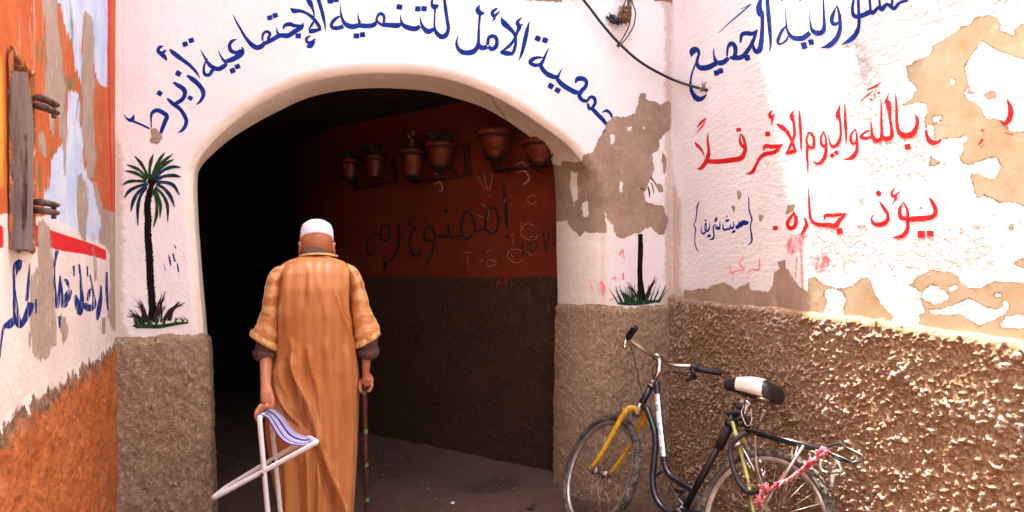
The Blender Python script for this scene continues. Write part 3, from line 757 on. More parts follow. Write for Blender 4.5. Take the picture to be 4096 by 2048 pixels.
def build_left():
    us = np.concatenate([np.linspace(.05, -2.1, 420), [-2.3, -2.7, -3.5, -5, -8.5]]); n = len(us)
    P0 = LEFT.at(us, np.ones(n)); fx, _, dep = to_photo(P0); fx = np.where(us < -2.0, -200, fx)
    dl = np.array(sorted(DADO_L)); d1 = np.where(us < -2.0, np.interp(-2.0, us[::-1], dep[::-1]), dep)
    zl = EYE - (np.interp(fx, dl[:, 0], dl[:, 1]) - HOR) * d1 / FOC
    zl = np.clip(zl, .95, 1.25) + .006 * fbm(np.stack([us, us * 0, us * 0], 1), .12, 2, 15)
    m = 220; t = np.linspace(0, 1, m)
    zz = zl[:, None] + (2.85 - zl[:, None]) * t[None, :]; zz = np.concatenate([zz, np.full((n, 1), 3.6), np.full((n, 1), 5.0)], 1)
    UU = np.broadcast_to(us[:, None], zz.shape)
    P = LEFT.at(UU.ravel(), zz.ravel()); P = LEFT.at(UU.ravel(), zz.ravel(), d_left(P))
    fx, fy, dp = to_photo(P); ok = dp > .9; fx = np.where(ok, fx, -9999); sc = np.where(ok, dp, 1) / FOC
    A = dict(orange=ORANGE, skyblue=SKYB, grey=GREY, stripe=STRIPE, green=GREEN, yellow=YELLOW)
    at = {k: sdf_px(fx, fy, v, margin=40) * sc for k, v in A.items()}
    # round the window recess the wall is cut away
    F = grid_faces(n, zz.shape[1])
    c = P[F].mean(1); inn = (c[:, 1] > HY0) & (c[:, 1] < HY1) & (c[:, 2] > HZ0) & (c[:, 2] < HZ1)
    mesh_np("plaster", P, F[~inn], M_LUP, ROOT_L, at)
    t = np.linspace(0, 1, 153); offs = np.full(153, .0)
    zz = zl[:, None] * t[None, :] - .02 * (1 - np.minimum(t, 1))[None, :]
    UU = np.broadcast_to(us[:, None], zz.shape); OO = np.broadcast_to(offs[None, :], zz.shape).ravel()
    P = LEFT.at(UU.ravel(), zz.ravel())
    r = (.008 * fbm(P, .09, 2, 51) + .006 * fbm(P, .03, 3, 52) + .003 * fbm(P, .012, 2, 53)) * np.clip(np.repeat(zl, zz.shape[1]) - P[:, 2], 0, .06) / .06 * 1.3
    P = LEFT.at(UU.ravel(), zz.ravel(), d_left(P) + r + .004 * np.clip(np.repeat(zl, zz.shape[1]) - P[:, 2], 0, .06) / .06)
    mesh_np("rough_base", P, grid_faces(n, zz.shape[1]), M_LDA, ROOT_L, dict(rim=(zl[:, None] - zz).ravel()))
    mb = MB(); mb.box((-.79, -.6, 2.5), (.5, 8.7, 5.0)); mb.build("wall_core", M_UP, ROOT_L)

# recessed window with its grey wooden shutter
pa = LEFT.hit(48, 230); pb = LEFT.hit(120, 830)
HY0 = LEFT.hit(40, 500)[1]; HY1 = LEFT.hit(124, 500)[1]; HZ1 = LEFT.hit(62, 236)[2]; HZ0 = LEFT.hit(85, 985)[2]
build_left()
def build_shutter():
    root = None
    mb = MB(); y0, y1, z0, z1 = HY0, HY1, HZ0, HZ1; x = -.43
    # reveal of the recess, ragged towards the wall
    D = .11
    def strip(pts0, pts1, mi=0): mb.rings([pts0, pts1], False, False, mi, False)
    for (a, b) in (((y0, z0), (y0, z1)), ((y0, z1), (y1, z1)), ((y1, z1), (y1, z0)), ((y1, z0), (y0, z0))):
        n = 14; E = [(a[0] + (b[0] - a[0]) * i / n, a[1] + (b[1] - a[1]) * i / n) for i in range(n + 1)]
        # rim lip proud of the wall, then in
        cy, cz = (y0 + y1) / 2, (z0 + z1) / 2
        def off(e, k, dx):
            j = .006 * random.uniform(-1, 1)
            return (x + dx, e[0] + (1 if e[0] > cy else -1) * (k + j), e[1] + (1 if e[1] > cz else -1) * (k + j))
        R = [[off(e, .013, .001) for e in E], [off(e, .007, .008) for e in E], [off(e, .0, .004) for e in E], [(x - D, e[0], e[1]) for e in E]]
        mb.rings(R, False, False, 0, True)
    fr = mb.build("window_recess", [M_RECESS], ROOT_L)
    sb = MB()
    # shutter leaf: an upright board standing slightly out of the recess, hinged on the near side
    ang = math.radians(8); wdt = (y1 - y0) * .97
    c = Vector((x + .006, (y0 + y1) / 2 - .012, (z0 + z1) / 2 - .02))
    M = Matrix.Rotation(ang, 3, 'Z')
    hgt = z1 - z0 - .02
    bm = bmesh.new(); bmesh.ops.create_cube(bm, size=1)
    for v in bm.verts:
        v.co = Vector((v.co.x * .032, v.co.y * wdt, v.co.z * hgt))
        if v.co.z > 0 and v.co.y > 0: v.co.z -= .10        # slanting top
        if v.co.z > 0 and v.co.y < 0: v.co.z -= .012
    bmesh.ops.subdivide_edges(bm, edges=bm.edges[:], cuts=5, use_grid_fill=True)
    for v in bm.verts:
        p = np.array([[v.co.x, v.co.y, v.co.z]])
        v.co += Vector((.004 * fbm(p, .12, 2, 5)[0], .005 * fbm(p, .1, 2, 6)[0], .006 * fbm(p, .08, 2, 7)[0]))
    bm.verts.index_update()
    sb.add([M @ v.co + c for v in bm.verts], [tuple(v.index for v in f.verts) for f in bm.faces], 0, False); bm.free()
    sh = sb.build("shutter", M_GREYWOOD, ROOT_L, label="weathered grey wooden shutter board in the recess")
    # iron-bound hinge lugs on the far side
    for zz, nn in ((EYE + (HOR - 480) * 2.03 / FOC, 2), (EYE + (HOR - 845) * 2.03 / FOC, 2)):
        h = MB()
        for k in range(nn):
            p = Vector((x + .018, y1 - .015, zz - k * .021))
            h.tube([p, p + Vector((.016, .03, 0)), p + Vector((.024, .075, .0))], [.015, .014, .012], 10, flat=.6)
        q = p + Vector((.022, .066, .010)); h.tube([q + Vector((0, 0, -.026)), q + Vector((0, 0, .012))], .006, 8)
        h.build("hinge", M_RUSTWOOD, sh)
def mat_recess():
    t = NT("eroded_recess_plaster"); n = t.noise(26, 7, .72)
    c = t.mix(t.ramp(n, .40, .52), (.20, .115, .075), (.50, .16, .045)); c = t.mix(t.ramp(n, .56, .62), c, (.56, .46, .38))
    return t.done(c, .92, t.bump(t.math('MULTIPLY', n, .02), .8, 1.0))
M_RECESS = mat_recess()
def mat_greywood():
    t = NT("grey_weathered_wood"); g = t.noise(40, 6, .65, t.scaled(1, 1, .12))
    c = t.mix(t.ramp(g, .3, .7), (.12, .095, .085), (.25, .21, .19)); c = t.mix(t.ramp(t.noise(14, 6, .7), .6, .75), c, (.40, .35, .31)); c = t.mix(t.ramp(t.noise(55, 6, .7, t.scaled(1, 1.5, .08)), .60, .66), c, (.05, .035, .03))
    return t.done(c, .8, t.bump(t.math('MULTIPLY', g, .006), .8, 1.0))
M_GREYWOOD = mat_greywood()
M_RUSTWOOD = simple("dark_rusty_iron", (.13, .08, .065), .75, .2, .5, 40, .3, (.26, .14, .09), .45)
build_shutter()

# ------------------------------------------------------------------ the passage behind the arch
ROOT_P = thing("passage_wall", (2.1, YB, 0), "dim red passage wall with a brown base and black painted graffiti seen through the arch", "wall")
def build_passage():
    us = np.concatenate([np.linspace(0, 3.6, 240), np.linspace(3.8, 9, 14)]); zs = np.concatenate([np.linspace(-.02, 2.72, 200)]); n = len(us)
    UU, ZZ = np.meshgrid(us, zs, indexing='ij')
    P = PASS.at(UU.ravel(), ZZ.ravel())
    zd = 1.385 + .02 * fbm(P, .4, 3, 5)
    dado = zd - P[:, 2]
    off = d_pass(P) + np.clip(dado / .02, 0, 1) * (.006 + .008 * fbm(P, .05, 3, 6))
    P = PASS.at(UU.ravel(), ZZ.ravel(), off)
    F = grid_faces(n, len(zs)); low = dado[F].mean(1) > 0
    f0 = F[0]
    if np.cross(P[f0[1]] - P[f0[0]], P[f0[2]] - P[f0[0]])[:2] @ PASS.n < 0: F = F[:, ::-1]
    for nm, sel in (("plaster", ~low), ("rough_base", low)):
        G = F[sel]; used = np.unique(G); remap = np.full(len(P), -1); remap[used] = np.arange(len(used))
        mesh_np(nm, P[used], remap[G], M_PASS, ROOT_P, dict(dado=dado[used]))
build_passage()
# far side, end and roof of the passage
d = PASS.du
A0 = np.array([-.30, YB]); A1 = A0 + d * 5; B1 = PASS.at(np.array([6.0]), np.array([0.0]), bend(np.array([6.0])) - .05)[0, :2]; B1 = A1 + (B1 - A1) * 1.25
pl = thing("passage_side_wall", (-.3, YB, 0), "shade-coloured dark wall on the left side and at the end of the covered passage", "wall")
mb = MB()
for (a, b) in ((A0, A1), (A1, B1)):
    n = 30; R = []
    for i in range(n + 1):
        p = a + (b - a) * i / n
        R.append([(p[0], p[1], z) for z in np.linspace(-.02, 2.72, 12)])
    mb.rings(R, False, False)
mb.build("plaster", M_SHADE, pl)
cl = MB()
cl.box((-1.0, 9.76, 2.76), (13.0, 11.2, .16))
o = cl.build("passage_ceiling", M_SHADE); tag(o, "shade-coloured black flat ceiling of the covered passage", "ceiling", kind="structure")

# ------------------------------------------------------------------ lettering over the arch
ARCHTXT = [
 (Z3, [[(103, 842, 4), (120, 868, 12), (148, 885, 26), (168, 872, 30), (176, 845, 8)], [(150, 884, 24), (195, 902, 16), (240, 922, 16), (292, 948, 14)],
  [(305, 940, 8), (302, 890, 12), (308, 835, 24), (345, 812, 32), (388, 828, 36), (418, 855, 34), (405, 895, 32), (388, 940, 30), (372, 982, 22)],
  [(420, 724, 16), (462, 762, 30), (512, 800, 30), (545, 845, 30), (562, 890, 30), (552, 930, 28), (528, 962, 20), (500, 976, 6)], [(466, 606, 16), (500, 628, 32), (540, 655, 36), (552, 692, 34), (528, 735, 32), (478, 765, 26)],
  quad(365, 687, 40, 35), quad(503, 541, 42, 30), quad(590, 722, 36, 30),
  [(566, 555, 14), (610, 585, 36), (650, 620, 34), (682, 665, 34), (686, 705, 30), (665, 745, 22), (634, 772, 5)],
  [(437, 360, 6), (465, 388, 34), (520, 430, 32), (580, 475, 26), (630, 525, 20), (664, 578, 4)],
  [(392, 340, 10), (362, 350, 26), (356, 380, 28), (385, 390, 24), (412, 368, 14)], [(362, 396, 18), (395, 412, 34), (420, 446, 10)],
  [(665, 366, 4), (690, 410, 14), (715, 455, 22), (748, 490, 32), (795, 508, 34), (838, 488, 36), (858, 466, 24)], [(718, 430, 10), (698, 470, 15), (690, 510, 20), (697, 545, 26), (728, 552, 26), (756, 515, 28), (770, 498, 18)],
  [(795, 370, 4), (815, 412, 14), (842, 448, 24), (876, 446, 34), (925, 425, 40), (970, 392, 36), (976, 360, 18), (966, 348, 8)], [(934, 290, 5), (902, 300, 22), (880, 330, 26), (890, 372, 30), (930, 388, 28), (965, 368, 22)],
  quad(902, 520, 40, -20), quad(938, 490, 40, -20), quad(553, 325, 40, -18), quad(598, 298, 40, -18),
  [(905, 106, 4), (930, 160, 14), (965, 222, 18), (1000, 280, 24), (1042, 328, 34), (1080, 350, 36), (1118, 338, 36), (1142, 306, 22)],
  [(1122, 300, 16), (1125, 256, 18), (1150, 232, 22), (1178, 250, 24), (1165, 285, 20), (1180, 318, 24)], [(1135, 322, 28), (1195, 292, 34), (1250, 262, 36), (1310, 262, 38), (1362, 230, 36), (1412, 200, 28), (1420, 168, 8)],
  [(1225, 203, 4), (1232, 240, 18), (1250, 262, 26)], [(1276, 215, 12), (1284, 190, 24), (1320, 178, 32), (1362, 190, 28), (1412, 190, 20)], quad(1385, 265, 42, 0), quad(1176, 131, 40, -15), quad(1216, 114, 40, -15)]),
 (Z4, [[(55, 82, 10), (92, 112, 50), (150, 112, 38), (212, 132, 30), (272, 172, 34), (322, 228, 38), (356, 282, 36), (366, 316, 16)], [(244, 322, 44), (300, 318, 46), (366, 302, 30)], [(243, 305, 14), (280, 250, 26), (297, 205, 14), (298, 140, 18), (280, 80, 32), (258, 30, 56), (232, -14, 44)],
  [(335, -30, 40), (370, 80, 38), (395, 180, 34), (412, 260, 20), (415, 330, 4)], [(262, 368, 16), (222, 395, 30), (226, 432, 30), (262, 440, 36), (312, 402, 20)], [(222, 482, 22), (262, 470, 56), (306, 425, 22)],
  [(570, 42, 6), (572, 110, 14), (582, 170, 26), (605, 228, 36), (645, 262, 52), (702, 275, 58), (760, 262, 50), (830, 268, 50), (900, 262, 50), (942, 236, 36)], [(578, 165, 10), (525, 190, 32), (482, 240, 36), (486, 282, 36), (540, 290, 42), (602, 272, 44)],
  quad(465, 10, 60, -4), quad(525, -4, 60, -4), [(752, 132, 6), (755, 190, 18), (772, 238, 36)], [(942, 240, 30), (946, 182, 24), (980, 140, 36), (1018, 165, 34), (1020, 215, 28), (1010, 256, 34), (970, 240, 28), (948, 205, 16)],
  [(1005, 255, 46), (1090, 260, 52), (1165, 262, 50), (1192, 240, 26)], [(1190, 152, 6), (1195, 212, 22), (1222, 262, 44), (1285, 290, 56), (1350, 295, 54), (1390, 268, 36)], [(1395, 172, 6), (1400, 232, 22), (1428, 290, 44), (1475, 325, 54), (1532, 300, 40)],
  [(1520, -14, 20), (1512, 40, 30), (1540, 72, 60), (1580, 52, 20)], [(1545, 80, 30), (1543, 130, 18), (1540, 200, 18), (1540, 280, 24), (1562, 340, 44), (1612, 380, 52), (1660, 358, 48), (1682, 295, 36), (1670, 200, 36), (1655, 100, 36), (1640, -20, 30)],
  quad(1178, 72, 62, 12), quad(1368, 92, 58, 6), quad(1432, 90, 58, 6), quad(735, 370, 60, 0), quad(798, 358, 56, -6)]),
 (Z5, [[(256, 36, 4), (240, 70, 34), (258, 96, 40), (290, 98, 10)], [(258, 100, 22), (250, 180, 16), (247, 260, 22), (245, 315, 26), (228, 362, 36), (190, 386, 38), (130, 385, 36), (95, 355, 26), (84, 310, 16), (98, 260, 4)],
  [(244, 318, 20), (268, 352, 36), (312, 345, 34)], [(312, 332, 22), (322, 280, 26), (355, 266, 28), (380, 290, 28), (376, 340, 30), (345, 362, 32), (318, 342, 26)],
  [(411, 128, 8), (435, 172, 42), (475, 210, 34), (510, 250, 26), (520, 310, 22), (508, 370, 26), (490, 408, 12)], [(406, 382, 22), (450, 392, 36), (498, 396, 26)], [(415, 380, 12), (470, 340, 24), (510, 290, 22), (530, 240, 20), (545, 198, 36), (532, 165, 26), (566, 126, 5)], [(545, 194, 22), (574, 178, 8)],
  [(620, 158, 6), (602, 230, 30), (585, 310, 28), (565, 390, 22), (542, 446, 4)], [(384, 60, 12), (348, 90, 26), (360, 118, 26), (402, 86, 10)], [(347, 158, 6), (368, 128, 24)],
  quad(682, 284, 42, 20), quad(736, 297, 42, 20), [(766, 350, 4), (745, 392, 14), (725, 440, 22), (706, 485, 30), (740, 535, 36), (790, 563, 38), (834, 570, 26)], [(728, 424, 8), (680, 424, 20), (640, 440, 30), (626, 460, 26), (660, 480, 28), (706, 474, 22)],
  [(861, 503, 4), (840, 545, 16), (827, 580, 28), (862, 622, 36), (912, 655, 38), (962, 680, 36), (985, 672, 22)], [(958, 612, 10), (975, 582, 36), (1015, 580, 34), (1040, 602, 28), (1032, 640, 30), (1005, 668, 32), (988, 705, 30), (1012, 738, 30), (1052, 745, 24)],
  [(1050, 742, 18), (1066, 716, 22), (1095, 720, 28), (1105, 755, 24), (1085, 790, 24), (1062, 800, 26), (1050, 760, 18)], [(1082, 798, 28), (1120, 840, 30), (1160, 880, 32), (1186, 916, 24)], [(1156, 828, 6), (1190, 815, 24), (1220, 840, 20), (1228, 866, 14)], [(1162, 975, 10), (1180, 955, 10)],
  quad(778, 633, 42, 30), quad(828, 665, 42, 30)])]
lt = []
for k, (q, st) in enumerate(ARCHTXT):
    pass
mbt = None
for k, (q, st) in enumerate(ARCHTXT):
    letters("lettering", M_BLUE, FRONT, d_front, st, ROOT_F, q, base=k * 40)

# painted palms
G1, G2, BK = (.035, .075, .035), (.02, .06, .09), (.018, .012, .012)
M_PGREEN = mat_paint("dark_green_palm_paint", (.008, .032, .016), .34, (.02, .07, .018)); M_PTEAL = mat_paint("teal_palm_paint", (.005, .03, .042), .34, (.012, .035, .10)); M_PBLK = mat_paint("black_palm_paint", (.004, .003, .003), .2, (.009, .006, .005)); M_PBR = mat_paint("brown_grass_paint", (.018, .008, .008), .3, (.05, .02, .018))
def blade(pts, w0): 
    n = len(pts); return [(x, y, w0 * (1.15 - abs(i / (n - 1) - .55) * 1.6) if 0 < i < n - 1 else w0 * (.95 if i == 0 else .25)) for i, (x, y) in enumerate(pts)]
FR = [[(245, 265), (225, 210), (195, 160), (158, 120)], [(240, 270), (205, 225), (160, 195), (108, 175)], [(235, 275), (195, 245), (150, 225), (98, 215)], [(235, 285), (180, 280), (120, 285), (80, 308)], [(245, 300), (180, 315), (125, 345), (93, 388)], [(235, 315), (185, 350), (150, 410), (135, 477)], [(235, 320), (200, 370), (180, 450), (180, 568)], [(258, 270), (255, 210), (265, 150), (280, 108)], [(270, 260), (295, 190), (325, 135), (355, 96)], [(275, 265), (310, 190), (355, 145), (405, 108)], [(280, 265), (320, 205), (365, 165), (410, 142)], [(290, 265), (340, 215), (400, 190), (456, 192)], [(295, 275), (350, 250), (410, 245), (458, 255)], [(300, 290), (360, 290), (410, 310), (448, 372)], [(300, 300), (350, 330), (390, 380), (416, 447)], [(290, 320), (340, 370), (370, 440), (372, 542)], [(285, 330), (310, 380), (325, 440), (322, 517)], [(280, 340), (300, 410), (300, 500), (280, 577)]]
jag = []
rs0 = random.Random(8)
for y in range(350, 1130, 16):
    xc = float(np.interp(y, [305, 370, 440, 520, 620, 700, 780, 870, 960, 1050, 1120], [268, 252, 240, 246, 243, 250, 255, 258, 263, 271, 276]))
    for sd in (-1, 1): jag.append([(xc + sd * 14, y, 12), (xc + sd * rs0.uniform(20, 29), y - rs0.uniform(-3, 9), 7)])
pp = letters("painted_palm", M_PBLK, FRONT, d_front, jag + [[(268, 305, 34), (252, 370, 36), (240, 440, 40), (246, 520, 42), (243, 620, 42), (250, 700, 46), (255, 780, 44), (258, 870, 46), (263, 960, 44), (271, 1050, 44), (276, 1120, 56), (276, 1180, 70)], [(250, 300, 30), (270, 285, 62), (292, 300, 30)]], ROOT_F, ZD, .0007, label="painted palm tree with full crown on the left pier")
letters("green_fronds", M_PGREEN, FRONT, d_front, [blade(FR[i], 22) for i in (0, 1, 2, 3, 7, 8, 9, 10, 15, 16, 17)], pp, ZD, .0022)
letters("teal_fronds", M_PTEAL, FRONT, d_front, [blade(FR[i], 24) for i in (4, 5, 6, 11, 12, 13, 14)], pp, ZD, .0024, base=12)
gr = []
rs = random.Random(3)
for (x0, y0, x1, y1, n, s) in ((235, 1190, 180, 1030, 14, 26), (200, 1200, 125, 1100, 14, 26), (310, 1150, 352, 990, 13, 26), (365, 1180, 462, 1035, 14, 28), (300, 1190, 330, 1060, 9, 34)):
    for i in range(n):
        a, b = rs.uniform(-s, s), rs.uniform(-s * .7, s * .7)
        gr.append([(x0 + a, y0, 9), ((x0 + x1) / 2 + (a + b) / 2 - (x1 - x0) * .1, (y0 + y1) / 2, 6), (x1 + b * 1.4, y1 + rs.uniform(0, 60), 1.5)])
letters("brown_grass", M_PBR, FRONT, d_front, gr, pp, ZD, .0026, base=20)
gg = [[(150, 1212, 14), (230, 1215, 26), (320, 1216, 24), (420, 1200, 20), (500, 1192, 10)], [(165, 1225, 8), (300, 1218, 14), (380, 1210, 8)]]
for i in range(26):
    x = rs.uniform(150, 500); gg.append([(x, 1212 - abs(x - 300) * .06, 10), (x + rs.uniform(-14, 14), 1180, 7), (x + rs.uniform(-26, 26), rs.uniform(1135, 1170), 2)])
letters("green_grass", M_PGREEN, FRONT, d_front, gg, pp, ZD, .0030, base=90)
letters("paint_smear", M_BLUEW, FRONT, d_front, [[(412, 690, 6), (425, 715, 8)], [(378, 755, 7), (386, 795, 12), (392, 828, 6)], [(405, 745, 8), (415, 790, 12), (422, 800, 5)], [(432, 810, 7), (440, 850, 12), (440, 870, 5)], [(472, 735, 3), (478, 775, 6)], [(345, 810, 3), (356, 860, 5)]], ROOT_F, ZD, .0006)
p2 = letters("painted_palm", M_PBLK, FRONT, d_front, [[(516, 838, 26), (518, 900, 28), (517, 960, 30), (514, 1050, 28), (518, 1130, 34), (524, 1190, 46), (526, 1225, 56)]], ROOT_F, ZC, .0007, label="painted palm trunk whose crown has flaked away on the right pier")
letters("green_fronds", M_PGREEN, FRONT, d_front, [blade([(570, 512), (588, 528), (604, 556)], 8), blade([(560, 568), (568, 600), (570, 634)], 9), blade([(580, 545), (590, 580), (594, 612)], 6), blade([(520, 574), (532, 582), (542, 590)], 8), blade([(576, 520), (600, 545), (612, 580)], 5)], p2, ZC, .0010)
gr = []
for (x0, y0, x1, y1, n, s) in ((500, 1215, 450, 1110, 8, 14), (555, 1200, 605, 1075, 9, 14), (470, 1225, 400, 1150, 6, 14)):
    for i in range(n):
        a, b = rs.uniform(-s, s), rs.uniform(-s, s) * .7
        gr.append([(x0 + a, y0, 8), ((x0 + x1) / 2 + (a + b) / 2, (y0 + y1) / 2, 5), (x1 + b, y1 + rs.uniform(0, 40), 1.5)])
letters("brown_grass", M_PBR, FRONT, d_front, gr, p2, ZC, .0012, base=10)
gg = [[(385, 1236, 10), (450, 1236, 22), (530, 1230, 26), (620, 1222, 12)]]
for i in range(30):
    x = rs.uniform(370, 640); d_ = (x - 505) * .25; gg.append([(x - d_ * .5, 1232, 9), (x + d_ * .1, 1200, 7), (x + d_ + rs.uniform(-10, 10), rs.uniform(1120, 1180), 2)])
letters("green_grass", M_PGREEN, FRONT, d_front, gg, p2, ZC, .0016, base=40)
letters("paint_smear", M_PINK, FRONT, d_front, [[(400, 960, 14), (415, 930, 10), (425, 985, 4)], [(417, 1060, 9), (420, 1100, 9)], [(290, 1110, 18), (305, 1150, 24), (300, 1190, 8)], [(236, 1130, 10), (245, 1165, 10)], [(350, 1100, 6), (375, 1085, 8), (372, 1105, 6)], [(340, 1220, 8), (400, 1190, 6)]], ROOT_F, ZC, .0006)

# ------------------------------------------------------------------ lettering on the right wall
BLUE_R = [[(206, 405, 6), (214, 368, 44), (240, 352, 36), (260, 380, 20), (246, 440, 20), (264, 480, 32), (320, 481, 36), (382, 452, 32)], [(248, 425, 8), (218, 500, 12), (201, 570, 13), (205, 640, 24), (240, 698, 34), (276, 704, 28), (314, 676, 8)],
 [(365, 343, 4), (368, 400, 14), (388, 444, 28), (432, 444, 34), (472, 412, 24)], [(460, 400, 12), (466, 340, 18), (490, 310, 30), (516, 330, 30), (520, 372, 28), (506, 410, 26), (478, 408, 16)], [(500, 412, 30), (560, 408, 32), (602, 368, 28), (642, 300, 24), (674, 212, 14)], [(556, 305, 12), (566, 248, 26), (602, 236, 28), (640, 240, 26), (678, 212, 10)],
 quad(605, 412, 40, -10), [(704, -20, 16), (688, 50, 36), (700, 100, 40), (722, 82, 8)], [(712, 100, 24), (711, 200, 26), (704, 300, 30), (690, 358, 34), (662, 362, 28), (642, 310, 14), (652, 250, 6)], [(745, -20, 24), (755, 100, 28), (765, 220, 24), (770, 310, 16), (762, 374, 4)],
 quad(385, 520, 36, -12), quad(415, 505, 36, -12)]
BLUE_ACC = [[(402, 232, 4), (480, 160, 7), (560, 92, 9), (636, 28, 5)], [(556, 66, 4), (634, 30, 9)], [(840, 0, 14), (856, -8, 20)], [(970, 20, 3), (990, -10, 8)]]
BLUE_R2 = [[(878, 58, 4), (880, 140, 8), (892, 220, 16), (932, 268, 28), (1000, 270, 34), (1052, 232, 30)], [(890, 178, 8), (850, 222, 18), (822, 290, 20), (836, 314, 14), (880, 290, 14), (896, 255, 12)], [(1050, 78, 4), (1052, 150, 8), (1066, 212, 24), (1110, 236, 36), (1150, 208, 26), (1150, 100, 14), (1145, -20, 10)], quad(1010, 325, 44, -15), quad(1060, 300, 40, -15),
 [(1245, 38, 5), (1216, 100, 20), (1206, 150, 26), (1230, 172, 24), (1262, 150, 18), (1256, 80, 18), (1245, 38, 8)], [(1264, 100, 18), (1266, 200, 24), (1242, 270, 32), (1190, 322, 32), (1128, 342, 5)],
 [(1365, -20, 14), (1354, 70, 20), (1372, 116, 26), (1430, 108, 32), (1482, 82, 28), (1500, 92, 28), (1542, 50, 20), (1562, 66, 30), (1602, 30, 20), (1650, 60, 26), (1690, 20, 20), (1750, 2, 14)], [(1395, -10, 16), (1400, 100, 20), (1400, 180, 22), (1380, 240, 30), (1340, 282, 32), (1278, 318, 8)], [(1484, 84, 16), (1476, -15, 16)], [(1552, 60, 16), (1545, -15, 14)], [(1632, 60, 20), (1640, -15, 14)]]
RED_1 = [[(325, 943, 4), (322, 1000, 16), (330, 1080, 22), (312, 1150, 32), (276, 1196, 28), (247, 1202, 6)], [(231, 1014, 8), (250, 1038, 22), (280, 1070, 16), (299, 1118, 4)], [(325, 1150, 30), (400, 1151, 36), (480, 1142, 36), (560, 1126, 38), (586, 1082, 30), (590, 1040, 26)], [(555, 953, 6), (553, 1010, 20), (574, 1044, 24), (590, 1040, 22), (576, 980, 20), (556, 953, 8)], quad(543, 925, 34, -5), [(247, 908, 8), (280, 870, 20), (312, 843, 6)], [(236, 954, 4), (280, 905, 12), (308, 862, 5)],
 [(597, 1242, 5), (640, 1226, 28), (666, 1180, 22), (692, 1130, 24), (732, 1098, 30), (802, 1082, 28), (858, 1026, 6)], [(720, 1074, 10), (732, 1042, 28), (780, 1045, 30), (830, 1040, 24), (858, 1022, 6)], quad(750, 955, 36, -5), [(784, 784, 5), (764, 815, 22), (778, 842, 24), (798, 808, 8)], [(776, 890, 5), (784, 850, 16)],
 [(813, 882, 8), (850, 905, 34), (890, 940, 26), (920, 1000, 20), (946, 1070, 20), (950, 1085, 12)], [(878, 1094, 24), (920, 1082, 28), (952, 1076, 20)], [(884, 1092, 10), (915, 1030, 20), (940, 960, 22), (935, 870, 22), (920, 830, 30), (935, 786, 4)], [(925, 842, 22), (948, 822, 6)], [(976, 788, 8), (980, 870, 22), (985, 960, 20), (988, 1040, 14), (988, 1088, 4)],
 [(1035, 945, 10), (1062, 952, 22), (1080, 990, 22), (1074, 1050, 22), (1042, 1040, 18), (1026, 1000, 16), (1040, 948, 12)], [(1035, 1030, 20), (1030, 1100, 20), (1035, 1170, 14), (1035, 1232, 4)], [(1150, 933, 8), (1130, 980, 16), (1136, 1030, 22), (1160, 1040, 18), (1165, 990, 16), (1150, 935, 8)], [(1165, 1000, 18), (1165, 1080, 24), (1145, 1140, 28), (1110, 1166, 22), (1070, 1150, 6)],
 [(1185, 958, 4), (1190, 1010, 12), (1216, 1045, 24), (1252, 1020, 26), (1270, 960, 18), (1265, 860, 18), (1250, 820, 34), (1266, 743, 4)], quad(1210, 1107, 30, -18), quad(1240, 1088, 30, -18), [(1300, 743, 8), (1302, 850, 22), (1308, 950, 18), (1308, 1032, 4)]]
RED_2 = [[(1377, 918, 8), (1345, 960, 18), (1345, 1010, 24), (1375, 1020, 20), (1386, 970, 16), (1377, 920, 8)], [(1386, 990, 16), (1386, 1070, 26), (1350, 1122, 30), (1288, 1136, 5)],
 [(1485, 848, 4), (1490, 920, 16), (1496, 965, 22), (1522, 1000, 34), (1560, 980, 26), (1560, 850, 16), (1558, 706, 8)], [(1490, 930, 8), (1450, 940, 16), (1414, 975, 22), (1450, 986, 22), (1490, 975, 20)], [(1558, 970, 20), (1600, 990, 32), (1636, 960, 28), (1622, 850, 20), (1610, 735, 40), (1592, 730, 20), (1616, 658, 5)], [(1408, 728, 5), (1460, 680, 12), (1502, 648, 6)], [(1458, 640, 10), (1510, 620, 16), (1557, 588, 5)], [(1530, 660, 14), (1552, 662, 16)], [(1478, 714, 14), (1496, 706, 14)],
 [(1662, 663, 6), (1668, 760, 18), (1670, 860, 22), (1682, 930, 30), (1722, 965, 44), (1780, 955, 44), (1812, 900, 30), (1816, 850, 26), (1800, 815, 6)], quad(1748, 1045, 42, -10), [(1880, 918, 12), (1886, 970, 28), (1912, 1010, 36), (1952, 1015, 30), (1992, 998, 8)], [(1976, 852, 14), (1988, 868, 14)],
 [(2458, 706, 12), (2482, 780, 38), (2474, 840, 38), (2442, 880, 28), (2404, 856, 8)], [(2250, 1034, 8), (2284, 992, 18)], [(2272, 932, 14), (2290, 925, 14)], [(2440, 945, 8), (2500, 960, 8)]]
RED_3 = [quad(805, 556, 36, -5), [(932, 438, 10), (952, 490, 28), (940, 545, 30), (906, 556, 28), (890, 520, 26), (914, 480, 22), (936, 448, 12)], [(1012, 480, 8), (1026, 530, 26), (1004, 580, 24), (985, 604, 8)], [(1040, 270, 4), (1045, 350, 14), (1048, 430, 18), (1062, 500, 24), (1110, 530, 28), (1180, 535, 34), (1232, 540, 38), (1262, 500, 30), (1312, 452, 8)], [(1150, 498, 8), (1165, 466, 26), (1210, 466, 24), (1262, 460, 22), (1312, 452, 6)], quad(1262, 578, 44, -5)]
